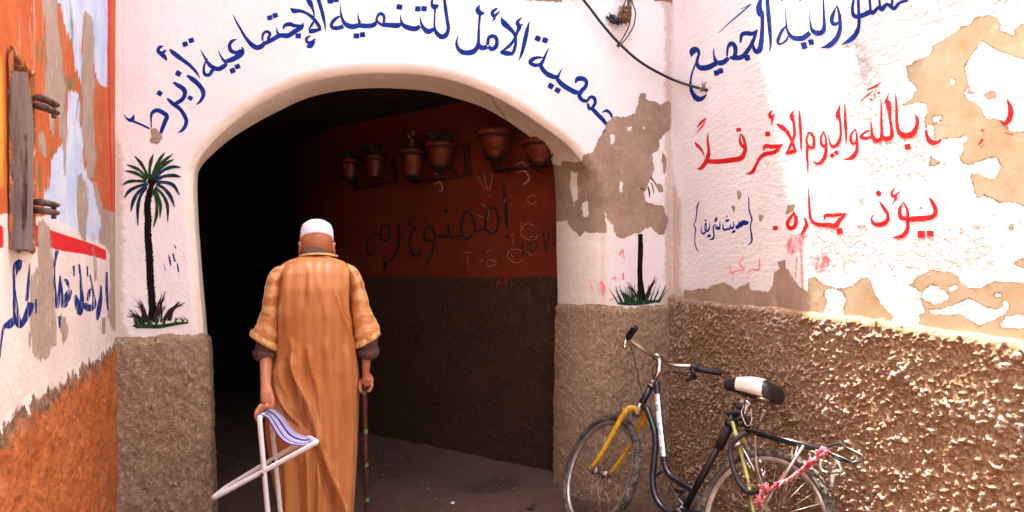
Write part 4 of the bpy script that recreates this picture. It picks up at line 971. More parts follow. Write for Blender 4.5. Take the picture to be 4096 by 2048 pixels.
RED_4 = [[(1545, 363, 6), (1576, 410, 24), (1606, 460, 24), (1596, 510, 32), (1550, 532, 36), (1505, 522, 26), (1490, 490, 14), (1506, 458, 6)], [(1522, 312, 22), (1542, 308, 44), (1560, 306, 18)], [(1717, 368, 6), (1690, 430, 24), (1702, 480, 34), (1742, 482, 28), (1746, 430, 22), (1720, 372, 10)], [(1662, 266, 5), (1634, 305, 22), (1652, 330, 22), (1698, 292, 6)], [(1634, 394, 5), (1672, 332, 18)], [(1746, 470, 24), (1746, 560, 28), (1710, 612, 32), (1638, 626, 5)], [(1738, 500, 32), (1800, 490, 38), (1870, 486, 38), (1932, 470, 36), (1946, 420, 32), (1916, 360, 24), (1898, 340, 6)], quad(1845, 600, 54, 0), quad(1908, 596, 50, 0)]
HADITH = [[(1162, 125, 16), (1168, 260, 24), (1175, 400, 28), (1205, 500, 30), (1228, 590, 30), (1200, 690, 26), (1205, 800, 28), (1222, 900, 34), (1222, 1020, 34), (1145, 1100, 14)], [(186, 210, 12), (148, 320, 30), (130, 480, 22), (112, 610, 22), (78, 690, 22), (112, 770, 24), (98, 920, 20), (100, 1060, 20), (135, 1170, 20), (180, 1228, 10)],
 [(1165, 640, 40), (1110, 650, 90), (1050, 650, 100), (1000, 690, 95), (960, 720, 70), (910, 760, 50)], [(965, 600, 12), (966, 680, 30)], [(912, 690, 16), (920, 770, 34)], [(862, 620, 14), (868, 700, 26), (845, 760, 42), (805, 740, 36), (800, 680, 10)], [(800, 765, 40), (740, 775, 40), (690, 790, 44), (655, 750, 30), (656, 665, 12)], [(698, 620, 30), (740, 606, 52), (782, 592, 26)], [(832, 848, 24), (870, 822, 56), (905, 808, 26)],
 [(592, 630, 14), (595, 720, 28), (575, 780, 40), (550, 720, 24), (545, 760, 34), (520, 770, 34), (510, 690, 18), (465, 720, 26), (465, 800, 28), (478, 900, 32), (455, 965, 44), (378, 982, 14)], [(490, 640, 20), (520, 585, 48), (525, 530, 12)], [(545, 590, 12), (510, 600, 34)], [(395, 660, 12), (388, 750, 26), (350, 815, 44), (310, 800, 40), (298, 730, 22), (312, 650, 26), (330, 720, 18), (335, 780, 20)], [(305, 830, 36), (265, 870, 38), (230, 830, 26), (222, 760, 16), (238, 690, 10)], [(290, 610, 30), (322, 602, 44)], [(345, 930, 30), (385, 905, 60), (410, 890, 30)]]
PINKT = [[(690, 778, 8), (692, 830, 12), (680, 856, 12), (640, 850, 10), (610, 872, 8)], [(576, 763, 6), (550, 810, 9), (582, 850, 10), (530, 862, 10), (478, 882, 8)], [(480, 828, 8), (486, 872, 8)], [(500, 870, 6), (500, 932, 4)], [(600, 915, 4), (632, 880, 5)]]
letters("lettering", M_BLUES, RIGHT, d_right, BLUE_R + BLUE_ACC, ROOT_R, ZA, .0005, fat=1.12, inc=.00001); letters("lettering", M_BLUES, RIGHT, d_right, BLUE_R2, ROOT_R, ZA, .0005, base=30, fat=1.15, inc=.00001)
letters("lettering", M_RED, RIGHT, d_right, RED_1, ROOT_R, ZA, .0005, inc=.00001); letters("lettering", M_RED, RIGHT, d_right, RED_2, ROOT_R, ZA, .0005, base=40, inc=.00001)
letters("lettering", M_RED, RIGHT, d_right, RED_3, ROOT_R, ZB, .0005, inc=.00001); letters("lettering", M_RED, RIGHT, d_right, RED_4, ROOT_R, ZB, .0005, base=20, inc=.00001)
letters("lettering", M_BLUES, RIGHT, d_right, HADITH, ROOT_R, ZQ, .0005, inc=.00001); letters("lettering", M_RED, RIGHT, d_right, [[(735, 498, 8), (735, 525, 28), (735, 552, 10)]], ROOT_R, ZQ, .0006)
letters("lettering", M_PINK, RIGHT, d_right, PINKT, ROOT_R, ZB, .0005, inc=.00001)
# left wall
LEFT_T = [[(100, 48, 16), (84, 80, 34), (70, 130, 14), (70, 200, 12), (76, 290, 24), (86, 350, 30), (102, 372, 18), (140, 300, 30), (152, 258, 28)], [(78, 325, 14), (46, 365, 34), (20, 378, 14), (8, 430, 8), (-2, 530, 6)], [(146, 66, 5), (140, 150, 12), (130, 250, 14)],
 [(282, 0, 14), (270, 40, 16), (266, 84, 8)], [(268, 80, 6), (268, 160, 8), (280, 282, 12), (290, 200, 10), (295, 128, 6), (300, 200, 14), (310, 272, 24), (336, 215, 28), (346, 195, 14)], [(342, 190, 8), (326, 152, 14), (314, 145, 6)], [(370, 220, 8), (380, 262, 24), (392, 310, 22), (402, 250, 18), (396, 160, 10), (390, 78, 8)], [(362, 78, 12), (362, 128, 8)], [(388, 70, 9), (390, 110, 6)], [(412, 265, 20), (438, 285, 30), (462, 268, 20), (456, 200, 8), (442, 120, 6)], [(430, 250, 10), (438, 205, 14), (448, 190, 8)], [(428, 80, 6), (430, 130, 6)], [(478, 345, 8), (484, 300, 20), (494, 240, 16), (496, 175, 6)], [(525, 108, 10), (524, 200, 12), (530, 296, 6)], [(290, 325, 14), (293, 386, 6)], [(176, 240, 8), (176, 310, 6)]]
letters("lettering", M_BLUEW, LEFT, d_left, LEFT_T, ROOT_L, ZM, fat=1.2)
# graffiti in the passage
GRAF = [[(1150, 543, 5), (1158, 620, 22), (1165, 720, 24), (1172, 832, 16)], [(1162, 880, 22), (1186, 878, 22)], [(1030, 830, 14), (1040, 740, 16), (1080, 690, 14), (1115, 740, 16), (1110, 830, 16), (1070, 860, 16), (1030, 832, 14), (960, 848, 16)], [(960, 850, 16), (960, 780, 16), (920, 715, 14), (885, 770, 16), (880, 850, 16), (910, 895, 18), (958, 868, 14)], [(890, 870, 16), (830, 884, 16), (795, 880, 16), (710, 880, 18)], [(800, 880, 14), (795, 830, 16), (788, 780, 12)], [(768, 712, 26), (790, 712, 26)], [(712, 880, 16), (680, 812, 14), (645, 840, 14), (645, 900, 16), (690, 902, 16)], [(710, 880, 16), (690, 980, 16), (660, 1050, 14), (644, 1084, 6)], [(582, 738, 10), (546, 770, 14), (560, 812, 14), (592, 830, 10), (556, 860, 14), (545, 930, 16), (570, 1000, 18), (610, 990, 14), (616, 945, 6)], [(475, 798, 12), (480, 880, 16), (460, 980, 16), (420, 1046, 12)], [(410, 800, 12), (370, 820, 12), (365, 890, 14), (400, 910, 14), (416, 860, 12), (410, 802, 10)], [(365, 880, 12), (320, 862, 12), (272, 900, 12), (280, 990, 14), (312, 1000, 8)], [(365, 985, 8), (385, 1040, 14), (380, 1110, 14)], [(410, 1020, 12), (385, 1100, 10)],
 [(1270, 913, 8), (1275, 990, 12), (1322, 990, 9)], [(1345, 888, 10), (1320, 930, 10), (1335, 976, 10), (1366, 950, 10), (1346, 888, 9)], [(1405, 848, 9), (1425, 968, 10), (1442, 848, 7)], [(1500, 828, 9), (1475, 840, 9), (1472, 880, 9), (1495, 882, 8)], [(1472, 880, 9), (1474, 930, 9), (1500, 938, 8)]]
letters("graffiti", M_BLACK, PASS, d_pass, GRAF, ROOT_P, ZG, .001)
CH = [[(1230, 420, 6), (1270, 400, 10), (1300, 430, 8)], [(1238, 466, 8), (1290, 460, 12), (1315, 510, 12), (1275, 546, 12)], [(706, 545, 6), (740, 530, 10), (758, 570, 10), (738, 592, 8)], [(705, 475, 6), (730, 478, 8), (735, 500, 5)], [(985, 490, 4), (1020, 560, 4), (1030, 585, 3)], [(1020, 470, 4), (1050, 585, 4)], [(1080, 480, 4), (1060, 585, 4)]]
for i in range(18):
    x, y = rs.uniform(900, 1460), rs.uniform(560, 1110); L = rs.uniform(15, 70); a = rs.uniform(-1.6, 1.6)
    CH.append([(x, y, 2), (x + math.cos(a) * L * .5 + rs.uniform(-12, 12), y + math.sin(a) * L * .5, 4), (x + math.cos(a) * L, y + math.sin(a) * L, 2)])
for (cx_, cy_, r_) in ((1320, 850, 62), (1230, 1000, 55), (1335, 640, 30), (1070, 1050, 30)):
    for k in range(1): CH.append([(cx_ + (r_ - 8 * k) * math.cos(t), cy_ + (r_ - 8 * k) * .8 * math.sin(t) + rs.uniform(-6, 6), 3.5) for t in np.linspace(.4 + k, 5.6 + k, 9)])
letters("chalk_scribble", M_CHALK, PASS, d_pass, CH, ROOT_P, ZG, .0016, base=10)
letters("graffiti", mat_paint("dark_red_graffiti_paint", (.20, .012, .010), .25), PASS, d_pass, [[(1110, 1210, 8), (1160, 1115, 12), (1180, 1230, 6)], [(1130, 1180, 6), (1172, 1178, 6)]], ROOT_P, ZG, .016)
# ------------------------------------------------------------------ cables over the arch
M_CABLE = simple("black_rubber_cable", (.012, .013, .015), .45, 0, .3, 20, .4)
M_WIRE = simple("dusty_grey_wire", (.07, .055, .045), .6, 0, .4, 60, .3)
M_HAY = simple("dusty_straw_and_wire", (.24, .15, .075), .9, 0, .6, 70, .1, (.06, .035, .02), .45)
def on_front(q, pts, off): return [Vector(FRONT.hit(x, y, off)) for (x, y) in [p[:2] for p in q(pts)]]
cb = MB()
path = on_front(ZW, [(60, -330), (150, -150), (240, 0), (330, 115), (450, 275), (580, 432), (705, 565)], .06) + on_front(ZW, [(880, 728), (1050, 850), (1230, 950)], .05)
e1 = Vector(FRONT.hit(*ZW([(1400, 1030)])[0], .06)); e2 = Vector(RIGHT.hit(*ZW([(1600, 1100)])[0], .03)); e3 = Vector(RIGHT.hit(*ZW([(1800, 1152)])[0], .012)); e4 = Vector(RIGHT.hit(*ZW([(1862, 1172)])[0], -.02))
root = thing("cable", path[0], "thick black cable sagging across the white wall into a hole beside the blue lettering", "cable")
cb.tube(spline3(path + [e1, e2, e3, e4], 10), .0085, 10); cb.build("cable_sheath", M_CABLE, root)
fr = MB()
for i in range(16):
    a = random.uniform(-.8, 2.6); L = random.uniform(.015, .045)
    fr.tube([e3 + Vector((-.004, 0, 0)), e3 + Vector((-.014, math.cos(a) * L * .5, math.sin(a) * L * .6)), e3 + Vector((-.012, math.cos(a) * L, math.sin(a) * L + .01))], [.004, .003, .001], 5)
fr.build("frayed_end", M_HAY, root)
c0 = Vector(FRONT.hit(*ZW([(745, 190)])[0], .05))
root = thing("wire_nest", c0, "brown tangle of straw and old wire stuffed in a wall hole above the black cable", "wire tangle")
nb = MB(); rs = random.Random(11)
for i in range(150):
    k = rs.uniform(0, 1); a = rs.uniform(0, 6.28); r = .035 * math.sqrt(k)
    p = c0 + Vector((r * math.cos(a) * 1.1, -abs(rs.gauss(0, .018)), r * math.sin(a) * 1.25))
    d1 = Vector((rs.uniform(-.4, .5), rs.uniform(-.3, .3), rs.uniform(-1, -.2))) * rs.uniform(.02, .055)
    nb.tube([p - d1 * .5 + Vector((0, .006, 0)), p + Vector((rs.uniform(-.008, .008), -.012, rs.uniform(-.008, .008))), p + d1 * .6], [.0022, .003, .001], 5)
nb.build("straw_clump", M_HAY, root)
db = MB()
for i in range(22):
    p = Vector(FRONT.hit(*ZW([(rs.uniform(590, 840), rs.uniform(225, 310))])[0], rs.uniform(.005, .05)))
    db.tube([p + Vector((-.02, .02, .03)), p, p + Vector((rs.uniform(-.02, .02), -.01, -.018))], [.006, .008, .002], 6)
for (pts) in ([(560, 155), (600, 200), (650, 250)],):
    db.tube(on_front(ZW, pts, .03), [.002, .004, .006], 6)
db.build("charred_fibre", M_CABLE, root)
wb = MB()
for (pts, r, o) in (([(880, -260), (870, -60), (865, 20), (905, 150), (905, 230), (880, 340), (800, 480), (715, 575)], .0042, .055), ([(830, -260), (800, -40), (845, 150), (830, 310), (770, 450), (690, 575)], .0042, .06), ([(850, -260), (830, 0), (790, 160), (770, 240)], .006, .07), ([(800, -260), (780, 0), (750, 80)], .004, .06), ([(840, -200), (850, 80), (840, 260)], .004, .075), ([(820, -200), (810, 60), (815, 230)], .005, .072)):
    wb.tube(spline3(on_front(ZW, pts, o), 8), r, 7)
k0 = Vector(FRONT.hit(*ZW([(702, 580)])[0], .06))
for i in range(3): wb.tube([k0 + Vector((.012 * math.cos(t) + .006 * i - .006, -.012 * math.sin(t), .012 * math.cos(t + .6))) for t in np.linspace(0, 6.3, 14)], .003, 6)
wb.tube([k0, k0 + Vector((-.015, -.01, -.012)), k0 + Vector((-.012, -.005, -.022))], .003, 6)
wb.build("hanging_wire", M_WIRE, root)

# ------------------------------------------------------------------ flower pots on wall racks in the passage
M_TERRA = simple("glazed_terracotta", (.125, .019, .0045), .45, 0, .4, 16, .3, (.06, .012, .005), .5)
M_IRON = simple("black_wrought_iron", (.022, .013, .011), .6, .3, .4, 40, .4)
M_SOIL = simple("dark_potting_soil", (.03, .02, .014), .95)
M_LEAF = simple("dark_dusty_leaf", (.045, .055, .020), .7, 0, .5, 40, .3); M_DRY = simple("dry_yellow_leaf", (.26, .17, .05), .8, 0, .5, 40, .2)
PW = .15
def on_pass(x, y, off): return Vector(PASS.hit(*ZP([(x, y)])[0], off + bend_at(*ZP([(x, y)])[0])))
POTS = [("fluted", 2330, 300, 400, 560, 190, None, "fluted terracotta pot half hidden by the arch edge"),
        ("fluted", 1845, 200, 400, 485, 185, None, "fluted terracotta pot fully in view nearest to the arch's right side"),
        ("fluted", 1250, 330, 350, 592, 190, "dark", "fluted pot with dark leaves beside the open end of the middle rack"),
        ("plain", 950, 405, 290, 690, 190, "tall", "plain tapered terracotta pot with a tall dry yellowish plant"),
        ("plain", 540, 470, 230, 700, 150, "dark", "dim plain terracotta pot with a bushy dark plant deep in the passage"),
        ("plain", 270, 510, 200, 715, 140, "small", "farthest plain terracotta pot, almost lost in the dark of the passage")]
def pot(kind, cx, ry, w_, by, bw, plant, label):
    t0 = on_pass(cx, ry, PW); b0 = on_pass(cx, by, PW)
    dep = Vector((t0.x, t0.y)).dot(Vector(FV)); px = 950 / 2576 * dep / FOC
    R = w_ * px / 2; H = (by - ry) * px; rb = bw * px / 2
    root = thing("flower_pot", (t0.x, t0.y, t0.z - H), label, "flower pot", "terracotta pots on the passage wall racks")
    o = Vector((t0.x, t0.y, t0.z - H)); mb = MB()
    if kind == "fluted":
        prof = [(rb * .9, 0), (rb * 1.05, .012), (rb * 1.1, H * .10), (rb * .95, H * .14), (rb * 1.15, H * .22), (R * .72, H * .42), (R * .84, H * .62), (R * .86, H * .74), (R * .84, H * .78)]
        mb.lathe(prof, o, 96, 0, None, lambda a, z: 1 + (.028 * math.cos(a * 24) * max(0, 1 - abs(z / H - .40) / .26)))
        f = mb.build("pot_body", M_TERRA, root)
        r = MB(); r.lathe([(R * .84, H * .78), (R * .97, H * .80), (R, H * .84), (R, H * .98), (R * .97, H), (R * .86, H), (R * .84, H * .93), (.001, H * .92)], o, 48); r.build("rim", M_TERRA, root)
        g = MB()          # swag under the rim
        for k in range(10):
            a0 = 2 * math.pi * k / 10
            g.tube([o + Vector((R * .87 * math.cos(a0 + s * .628), R * .87 * math.sin(a0 + s * .628), H * (.74 - .09 * math.sin(s * math.pi)))) for s in np.linspace(0, 1, 8)], .004, 6)
        g.build("swag_relief", M_TERRA, f)
    else:
        mb.lathe([(rb, 0), (rb * 1.03, .01), (R * .90, H * .80), (R * .91, H * .82)], o, 40); mb.build("pot_body", M_TERRA, root)
        r = MB(); r.lathe([(R * .91, H * .82), (R * .99, H * .83), (R, H * .97), (R * .97, H), (R * .88, H), (R * .86, H * .93), (.001, H * .92)], o, 40); r.build("rim", M_TERRA, root)
    s = MB(); s.lathe([(R * .84, H * .90), (R * .5, H * .93), (.001, H * .935)], o, 24); s.build("soil", M_SOIL, root)
    if plant:
        st = MB(); lf = MB(); top = o + Vector((0, 0, H * .92)); r_ = random.Random(int(cx))
        n, hh, sp = {"tall": (9, .125, .030), "dark": (22, .10, .09), "small": (9, .07, .05)}[plant]
        for i in range(n):
            a = r_.uniform(0, 6.28); e = top + Vector((math.cos(a) * sp * r_.uniform(.2, 1), math.sin(a) * sp * r_.uniform(.2, 1), hh * r_.uniform(.5, 1)))
            if plant == "tall": e += Vector((-.012, 0, .02))
            b = top + Vector((math.cos(a) * .012, math.sin(a) * .012, 0)); mdl = (b + e) / 2 + Vector((0, 0, .01))
            st.tube([b, mdl, e], [.0025, .002, .001], 5)
            for k in range(14):
                f = r_.uniform(.3, 1.08); p = b + (e - b) * f; d1 = Vector((r_.uniform(-1, 1), r_.uniform(-1, 1), r_.uniform(-.4, .8))).normalized() * r_.uniform(.018, .034)
                s1 = d1.cross(Vector((r_.uniform(-1, 1), r_.uniform(-1, 1), 1))).normalized() * d1.length * .32
                lf.add([p, p + d1 * .5 + s1, p + d1, p + d1 * .5 - s1], [(0, 1, 2, 3)], 0, False)
        st.build("stem", M_LEAF, root); lf.build("foliage", M_DRY if plant == "tall" else M_LEAF, root)
    return o, R, rb, H
def rack(rails, hoops, label):
    p0 = on_pass(*rails[0][0], .03)
    root = thing("pot_rack", p0, label, "pot rack", "iron pot racks on the passage wall")
    fb = MB()
    for ln in rails:
        fb.tube([on_pass(x, y, .025) for x, y in ln], .0075, 8)
    fb.build("rack_frame", M_IRON, root)
    for (o, R, rb, H) in hoops:
        hb = MB()
        hb.tube([o + Vector((R * .93 * math.cos(t), R * .93 * math.sin(t), H * .765)) for t in np.linspace(0, 2 * math.pi, 40, endpoint=False)], .006, 8, closed=True)
        hb.tube([o + Vector((rb * 1.05 * math.cos(t), rb * 1.05 * math.sin(t), -.008)) for t in np.linspace(0, 2 * math.pi, 30, endpoint=False)], .006, 8, closed=True)
        N = Vector((PASS.n[0], PASS.n[1], 0)); U = Vector((PASS.du[0], PASS.du[1], 0))
        for sg in (-1, 1):      # curved side straps from the hoop down to the bottom rail
            a = o + U * sg * R * .93 + Vector((0, 0, H * .765)); b = o + U * sg * rb * 1.1 + Vector((0, 0, -.008))
            hb.tube(spline3([a, a * .6 + b * .4 + U * sg * R * .12, b, b - N * .05 + Vector((0, 0, -.02)), b - N * .12 + Vector((0, 0, -.035))], 6), .005, 7)
        hb.build("pot_hoop", M_IRON, root)
P_ = [pot(*a) for a in POTS]
rack([[(1828, 500), (1832, 642)], [(1832, 642), (2440, 574)], [(1893, 495), (1896, 632)], [(2243, 460), (2246, 592)], [(2440, 574), (2440, 330)], [(1650, 215), (2440, 150)]], P_[0:2], "iron wall rack holding the two pots nearest the arch's right edge")
rack([[(960, 560), (962, 756)], [(962, 756), (1580, 684)], [(1580, 684), (1556, 345)], [(1556, 345), (860, 420)], [(1508, 352), (1528, 690)], [(1240, 600), (1242, 722)]], P_[2:4], "middle iron wall rack with a tall open end frame")
rack([[(330, 832), (775, 758)], [(775, 758), (768, 470)], [(768, 470), (150, 540)], [(733, 475), (742, 764)], [(330, 832), (330, 640)]], P_[4:6], "iron wall rack deepest in the dark passage under the dim pots")
# small ring under the first rack
rg = MB(); c = on_pass(1985, 640, .03)
rg.tube([c + Vector((PASS.du[0] * .022 * math.cos(t), PASS.du[1] * .022 * math.cos(t), .022 * math.sin(t))) for t in np.linspace(0, 6.283, 20, endpoint=False)], .005, 7, closed=True)
rg.build("ring", M_IRON, bpy.data.objects["pot_rack"])

# ------------------------------------------------------------------ litter
def scrap(name, fx, fy, L, Wd, mat, label, cat, yaw, curl):
    c = at_ground(fx, fy, .01); mb = MB(); R = []
    for i in range(5):
        t = i / 4 - .5
        R.append([(c.x + math.cos(yaw) * L * t - math.sin(yaw) * Wd * s, c.y + math.sin(yaw) * L * t + math.cos(yaw) * Wd * s, c.z + .004 + curl * t * t + .004 * s * t) for s in (-.5, -.2, .2, .5)])
    mb.rings(R, False, False); R2 = [[(p[0], p[1], p[2] - .0015) for p in r] for r in R]; mb.rings(R2[::-1], False, False)
    o = mb.build(name, mat); tag(o, label, cat)
scrap("paper_scrap", 1807, 2017, .030, .022, simple("white_paper", (.75, .73, .72), .8), "tiny white paper scrap lying on the floor inside the arch", "paper scrap", .4, .03)
scrap("dry_leaf", 2122, 2031, .05, .028, simple("dark_dry_leaf", (.03, .022, .018), .8), "small dark dry leaf on the floor by the front wheel", "leaf", -.5, .06)

# ------------------------------------------------------------------ the old man
MAN = Vector((.461, 3.551, 0)); MAZ = math.radians(7.4)
MF = np.array([math.sin(MAZ), math.cos(MAZ)]); ML = np.array([MF[1], -MF[0]])
MP0 = np.array([MAN.x, MAN.y])
def mp(fx, fy, q=0.0):
    """photo pixel -> the man's (lateral, forward, height) at forward offset q"""
    d = FV + RV * ((fx - 2048) / FOC); p0 = MP0 + MF * q
    t = (p0 @ MF) / (d @ MF); xy = d * t
    return np.array([(xy - MP0) @ ML, q, EYE - (fy - HOR) * t / FOC])
def mw(p): 
    xy = MP0 + ML * p[0] + MF * p[1]; return Vector((xy[0], xy[1], p[2]))
man = thing("person", MAN, "man seen from behind in long orange robe and white skullcap with cane and stool", "person")

def mat_robe():
    t = NT("ochre_satin_robe_cloth")
    u = t.attr("stripe"); 
    s = t.math('SINE', t.math('MULTIPLY', u, 6.2832))
    s = t.ramp(s, -.35, .35)
    c0 = t.mix(t.ramp(t.noise(6, 4), .3, .7), (.50, .180, .042), (.55, .205, .054))
    c1 = t.mix(t.ramp(t.noise(6, 4), .3, .7), (.53, .205, .060), (.58, .235, .076))
    c = t.mix(s, c0, c1)
    wv = t.noise(420, 2, .5)
    c = t.mix(t.math('MULTIPLY', wv, .3), c, (.30, .09, .012))
    cr = t.math('ABSOLUTE', t.math('SUBTRACT', t.noise(9, 3, .5, t.scaled(1, 1, .4), .8), .5))
    h = t.math('ADD', t.math('MULTIPLY', wv, .0006), t.math('ADD', t.math('MULTIPLY', t.noise(28, 3, .5, t.scaled(1, 1, .35)), .0016), t.math('MULTIPLY', t.math('MINIMUM', cr, .05), .006)))
    t.lk(t.ramp(s, 0, 1, .15, .7), t.b.inputs["Sheen Weight"]); t.b.inputs["Sheen Roughness"].default_value = .4
    t.lk((.9, .6, .35, 1), t.b.inputs["Sheen Tint"])
    return t.done(c, t.ramp(s, 0, 1, .62, .36), t.bump(h, .6, 1.0), .5)
def mat_sleeve():
    t = NT("ochre_satin_sleeve_cloth")
    u = t.math('ADD', t.attr("stripe"), t.math('MULTIPLY', t.math('SUBTRACT', t.noise(11, 4), .5), 1.1))
    s = t.ramp(t.math('SINE', t.math('MULTIPLY', u, 6.2832)), -.4, .4)
    c = t.mix(s, (.54, .21, .058), (.72, .37, .155))
    c = t.mix(t.math('MULTIPLY', t.ramp(t.noise(16, 4), .55, .75), .5), c, (.72, .40, .15))
    h = t.math('MULTIPLY', t.noise(24, 4, .5, t.scaled(1, 1, 1.6)), .008)
    return t.done(c, t.ramp(s, 0, 1, .5, .33), t.bump(h, .7, 1.0), .5)
M_ROBE = mat_robe(); M_SLEEVE = mat_sleeve()
M_TRIM = simple("pale_yellow_braid", (.70, .44, .16), .55, 0, .25, 60, .4, bump=.3)
def mat_shirt():
    t = NT("brown_ribbed_shirt"); v = t.math('SINE', t.math('MULTIPLY', t.attr("rib"), 6.2832))
    c = t.mix(t.ramp(v, -.6, .6), (.075, .040, .032), (.15, .085, .065)); c = t.mix(t.ramp(t.noise(40, 4), .55, .8), c, (.20, .12, .095))
    return t.done(c, .85, t.bump(t.math('MULTIPLY', v, .0012), .7, 1.0), .2)
M_SHIRT = mat_shirt()
def mat_skin():
    t = NT("sun_browned_skin")
    c = t.mix(t.ramp(t.noise(9, 4), .3, .7), (.40, .14, .062), (.48, .19, .092)); c = t.mix(t.math('MULTIPLY', t.ramp(t.noise(60, 4, .6), .5, .7), .35), c, (.30, .085, .04))
    t.b.inputs["Subsurface Weight"].default_value = .12; t.b.inputs["Subsurface Radius"].default_value = (.012, .004, .002)
    h = t.math('ADD', t.math('MULTIPLY', t.noise(70, 5, .6), .0022), t.math('MULTIPLY', t.noise(22, 3, .6), .0035))
    return t.done(c, .5, t.bump(h, .8, 1.0), .4)
M_SKIN = mat_skin()
M_CAP = simple("white_knitted_cap", (.80, .79, .82), .9, 0, .05, 30, .1, bump=.5)

# robe: rows of (photo row, left, right, depth half-width, forward centre)
RB = [(1026, 1203, 1320, .062, .030), (1036, 1172, 1352, .085, .024), (1050, 1140, 1384, .100, .016), (1068, 1122, 1396, .112, .006), (1092, 1113, 1402, .124, -.004), (1153, 1110, 1404, .138, -.012), (1254, 1110, 1407, .140, -.006), (1355, 1108, 1411, .130, .012), (1435, 1100, 1425, .122, .028), (1513, 1087, 1433, .116, .040), (1610, 1072, 1431, .112, .046), (1702, 1064, 1428, .112, .046), (1784, 1070, 1424, .112, .044), (1892, 1090, 1418, .114, .040), (1984, 1110, 1413, .116, .036), (2048, 1122, 1408, .118, .034), (2120, 1130, 1404, .120, .030), (2178, 1134, 1402, .120, .030)]
FOLDS = [(ZS, [(690, 110), (715, 260), (760, 380), (800, 470), (835, 600), (865, 730), (930, 950), (1020, 1200), (1045, 1300), (1050, 1500)], .026, 26), (ZS, [(640, 160), (680, 400), (760, 590), (830, 700)], -.026, 34), (ZS, [(845, 760), (895, 960), (980, 1220), (1000, 1500)], -.020, 32),
    (ZS, [(600, 150), (620, 330), (690, 480), (790, 610)], .012, 24), (ZS, [(800, 60), (825, 230), (875, 400), (885, 560), (900, 720), (935, 820)], .013, 18), (ZS, [(770, 90), (800, 270), (850, 430)], -.010, 18), (ZS, [(920, 0), (960, 300), (985, 600), (1000, 900)], .006, 28), (ZS, [(1075, 60), (1100, 400), (1105, 800), (1085, 1290), (1085, 1500)], .010, 24), (ZS, [(1035, 250), (1060, 650), (1050, 1150), (1050, 1500)], -.008, 24), (ZS, [(1130, 300), (1130, 700), (1120, 1000)], -.006, 16),
    (ZS, [(570, 180), (575, 330), (600, 440), (680, 580), (760, 650)], .014, 22), (ZS, [(545, 260), (560, 400), (620, 540), (720, 680)], -.012, 20), (ZS, [(868, 800), (880, 1000), (872, 1290), (872, 1500)], .014, 18), (ZS, [(790, 820), (800, 1100), (805, 1290), (805, 1500)], .010, 24), (ZS, [(838, 860), (845, 1290), (845, 1500)], -.010, 18), (ZS, [(700, 860), (720, 1290), (720, 1500)], -.010, 34), (ZS, [(640, 860), (655, 1290), (655, 1500)], .010, 24),
    (ZT, [(545, 420), (535, 560), (528, 760)], -.006, 16), (ZT, [(575, 480), (580, 640), (575, 760)], .004, 16), (ZT, [(640, 500), (680, 700), (720, 900)], .004, 26), (ZT, [(430, 400), (390, 560), (370, 900)], .006, 26), (ZT, [(330, 430), (335, 560), (330, 760)], -.012, 16), (ZT, [(770, 600), (830, 820), (885, 960), (930, 1100)], .007, 14), (ZT, [(800, 620), (850, 800), (900, 900)], -.006, 16), (ZT, [(905, 430), (900, 600), (905, 860)], -.012, 16), (ZT, [(880, 420), (860, 520), (880, 640)], .006, 18), (ZT, [(350, 980), (430, 1020), (450, 1180)], .008, 16), (ZT, [(470, 1040), (500, 1180), (520, 1290)], .009, 18), (ZT, [(400, 1040), (420, 1200), (440, 1290)], -.007, 16)]
FOLDS = [(catmull(q(p), 8.0), a, w * q([(0, 0), (1, 0)])[1][0] - w * q([(0, 0), (1, 0)])[0][0]) for q, p, a, w in FOLDS]
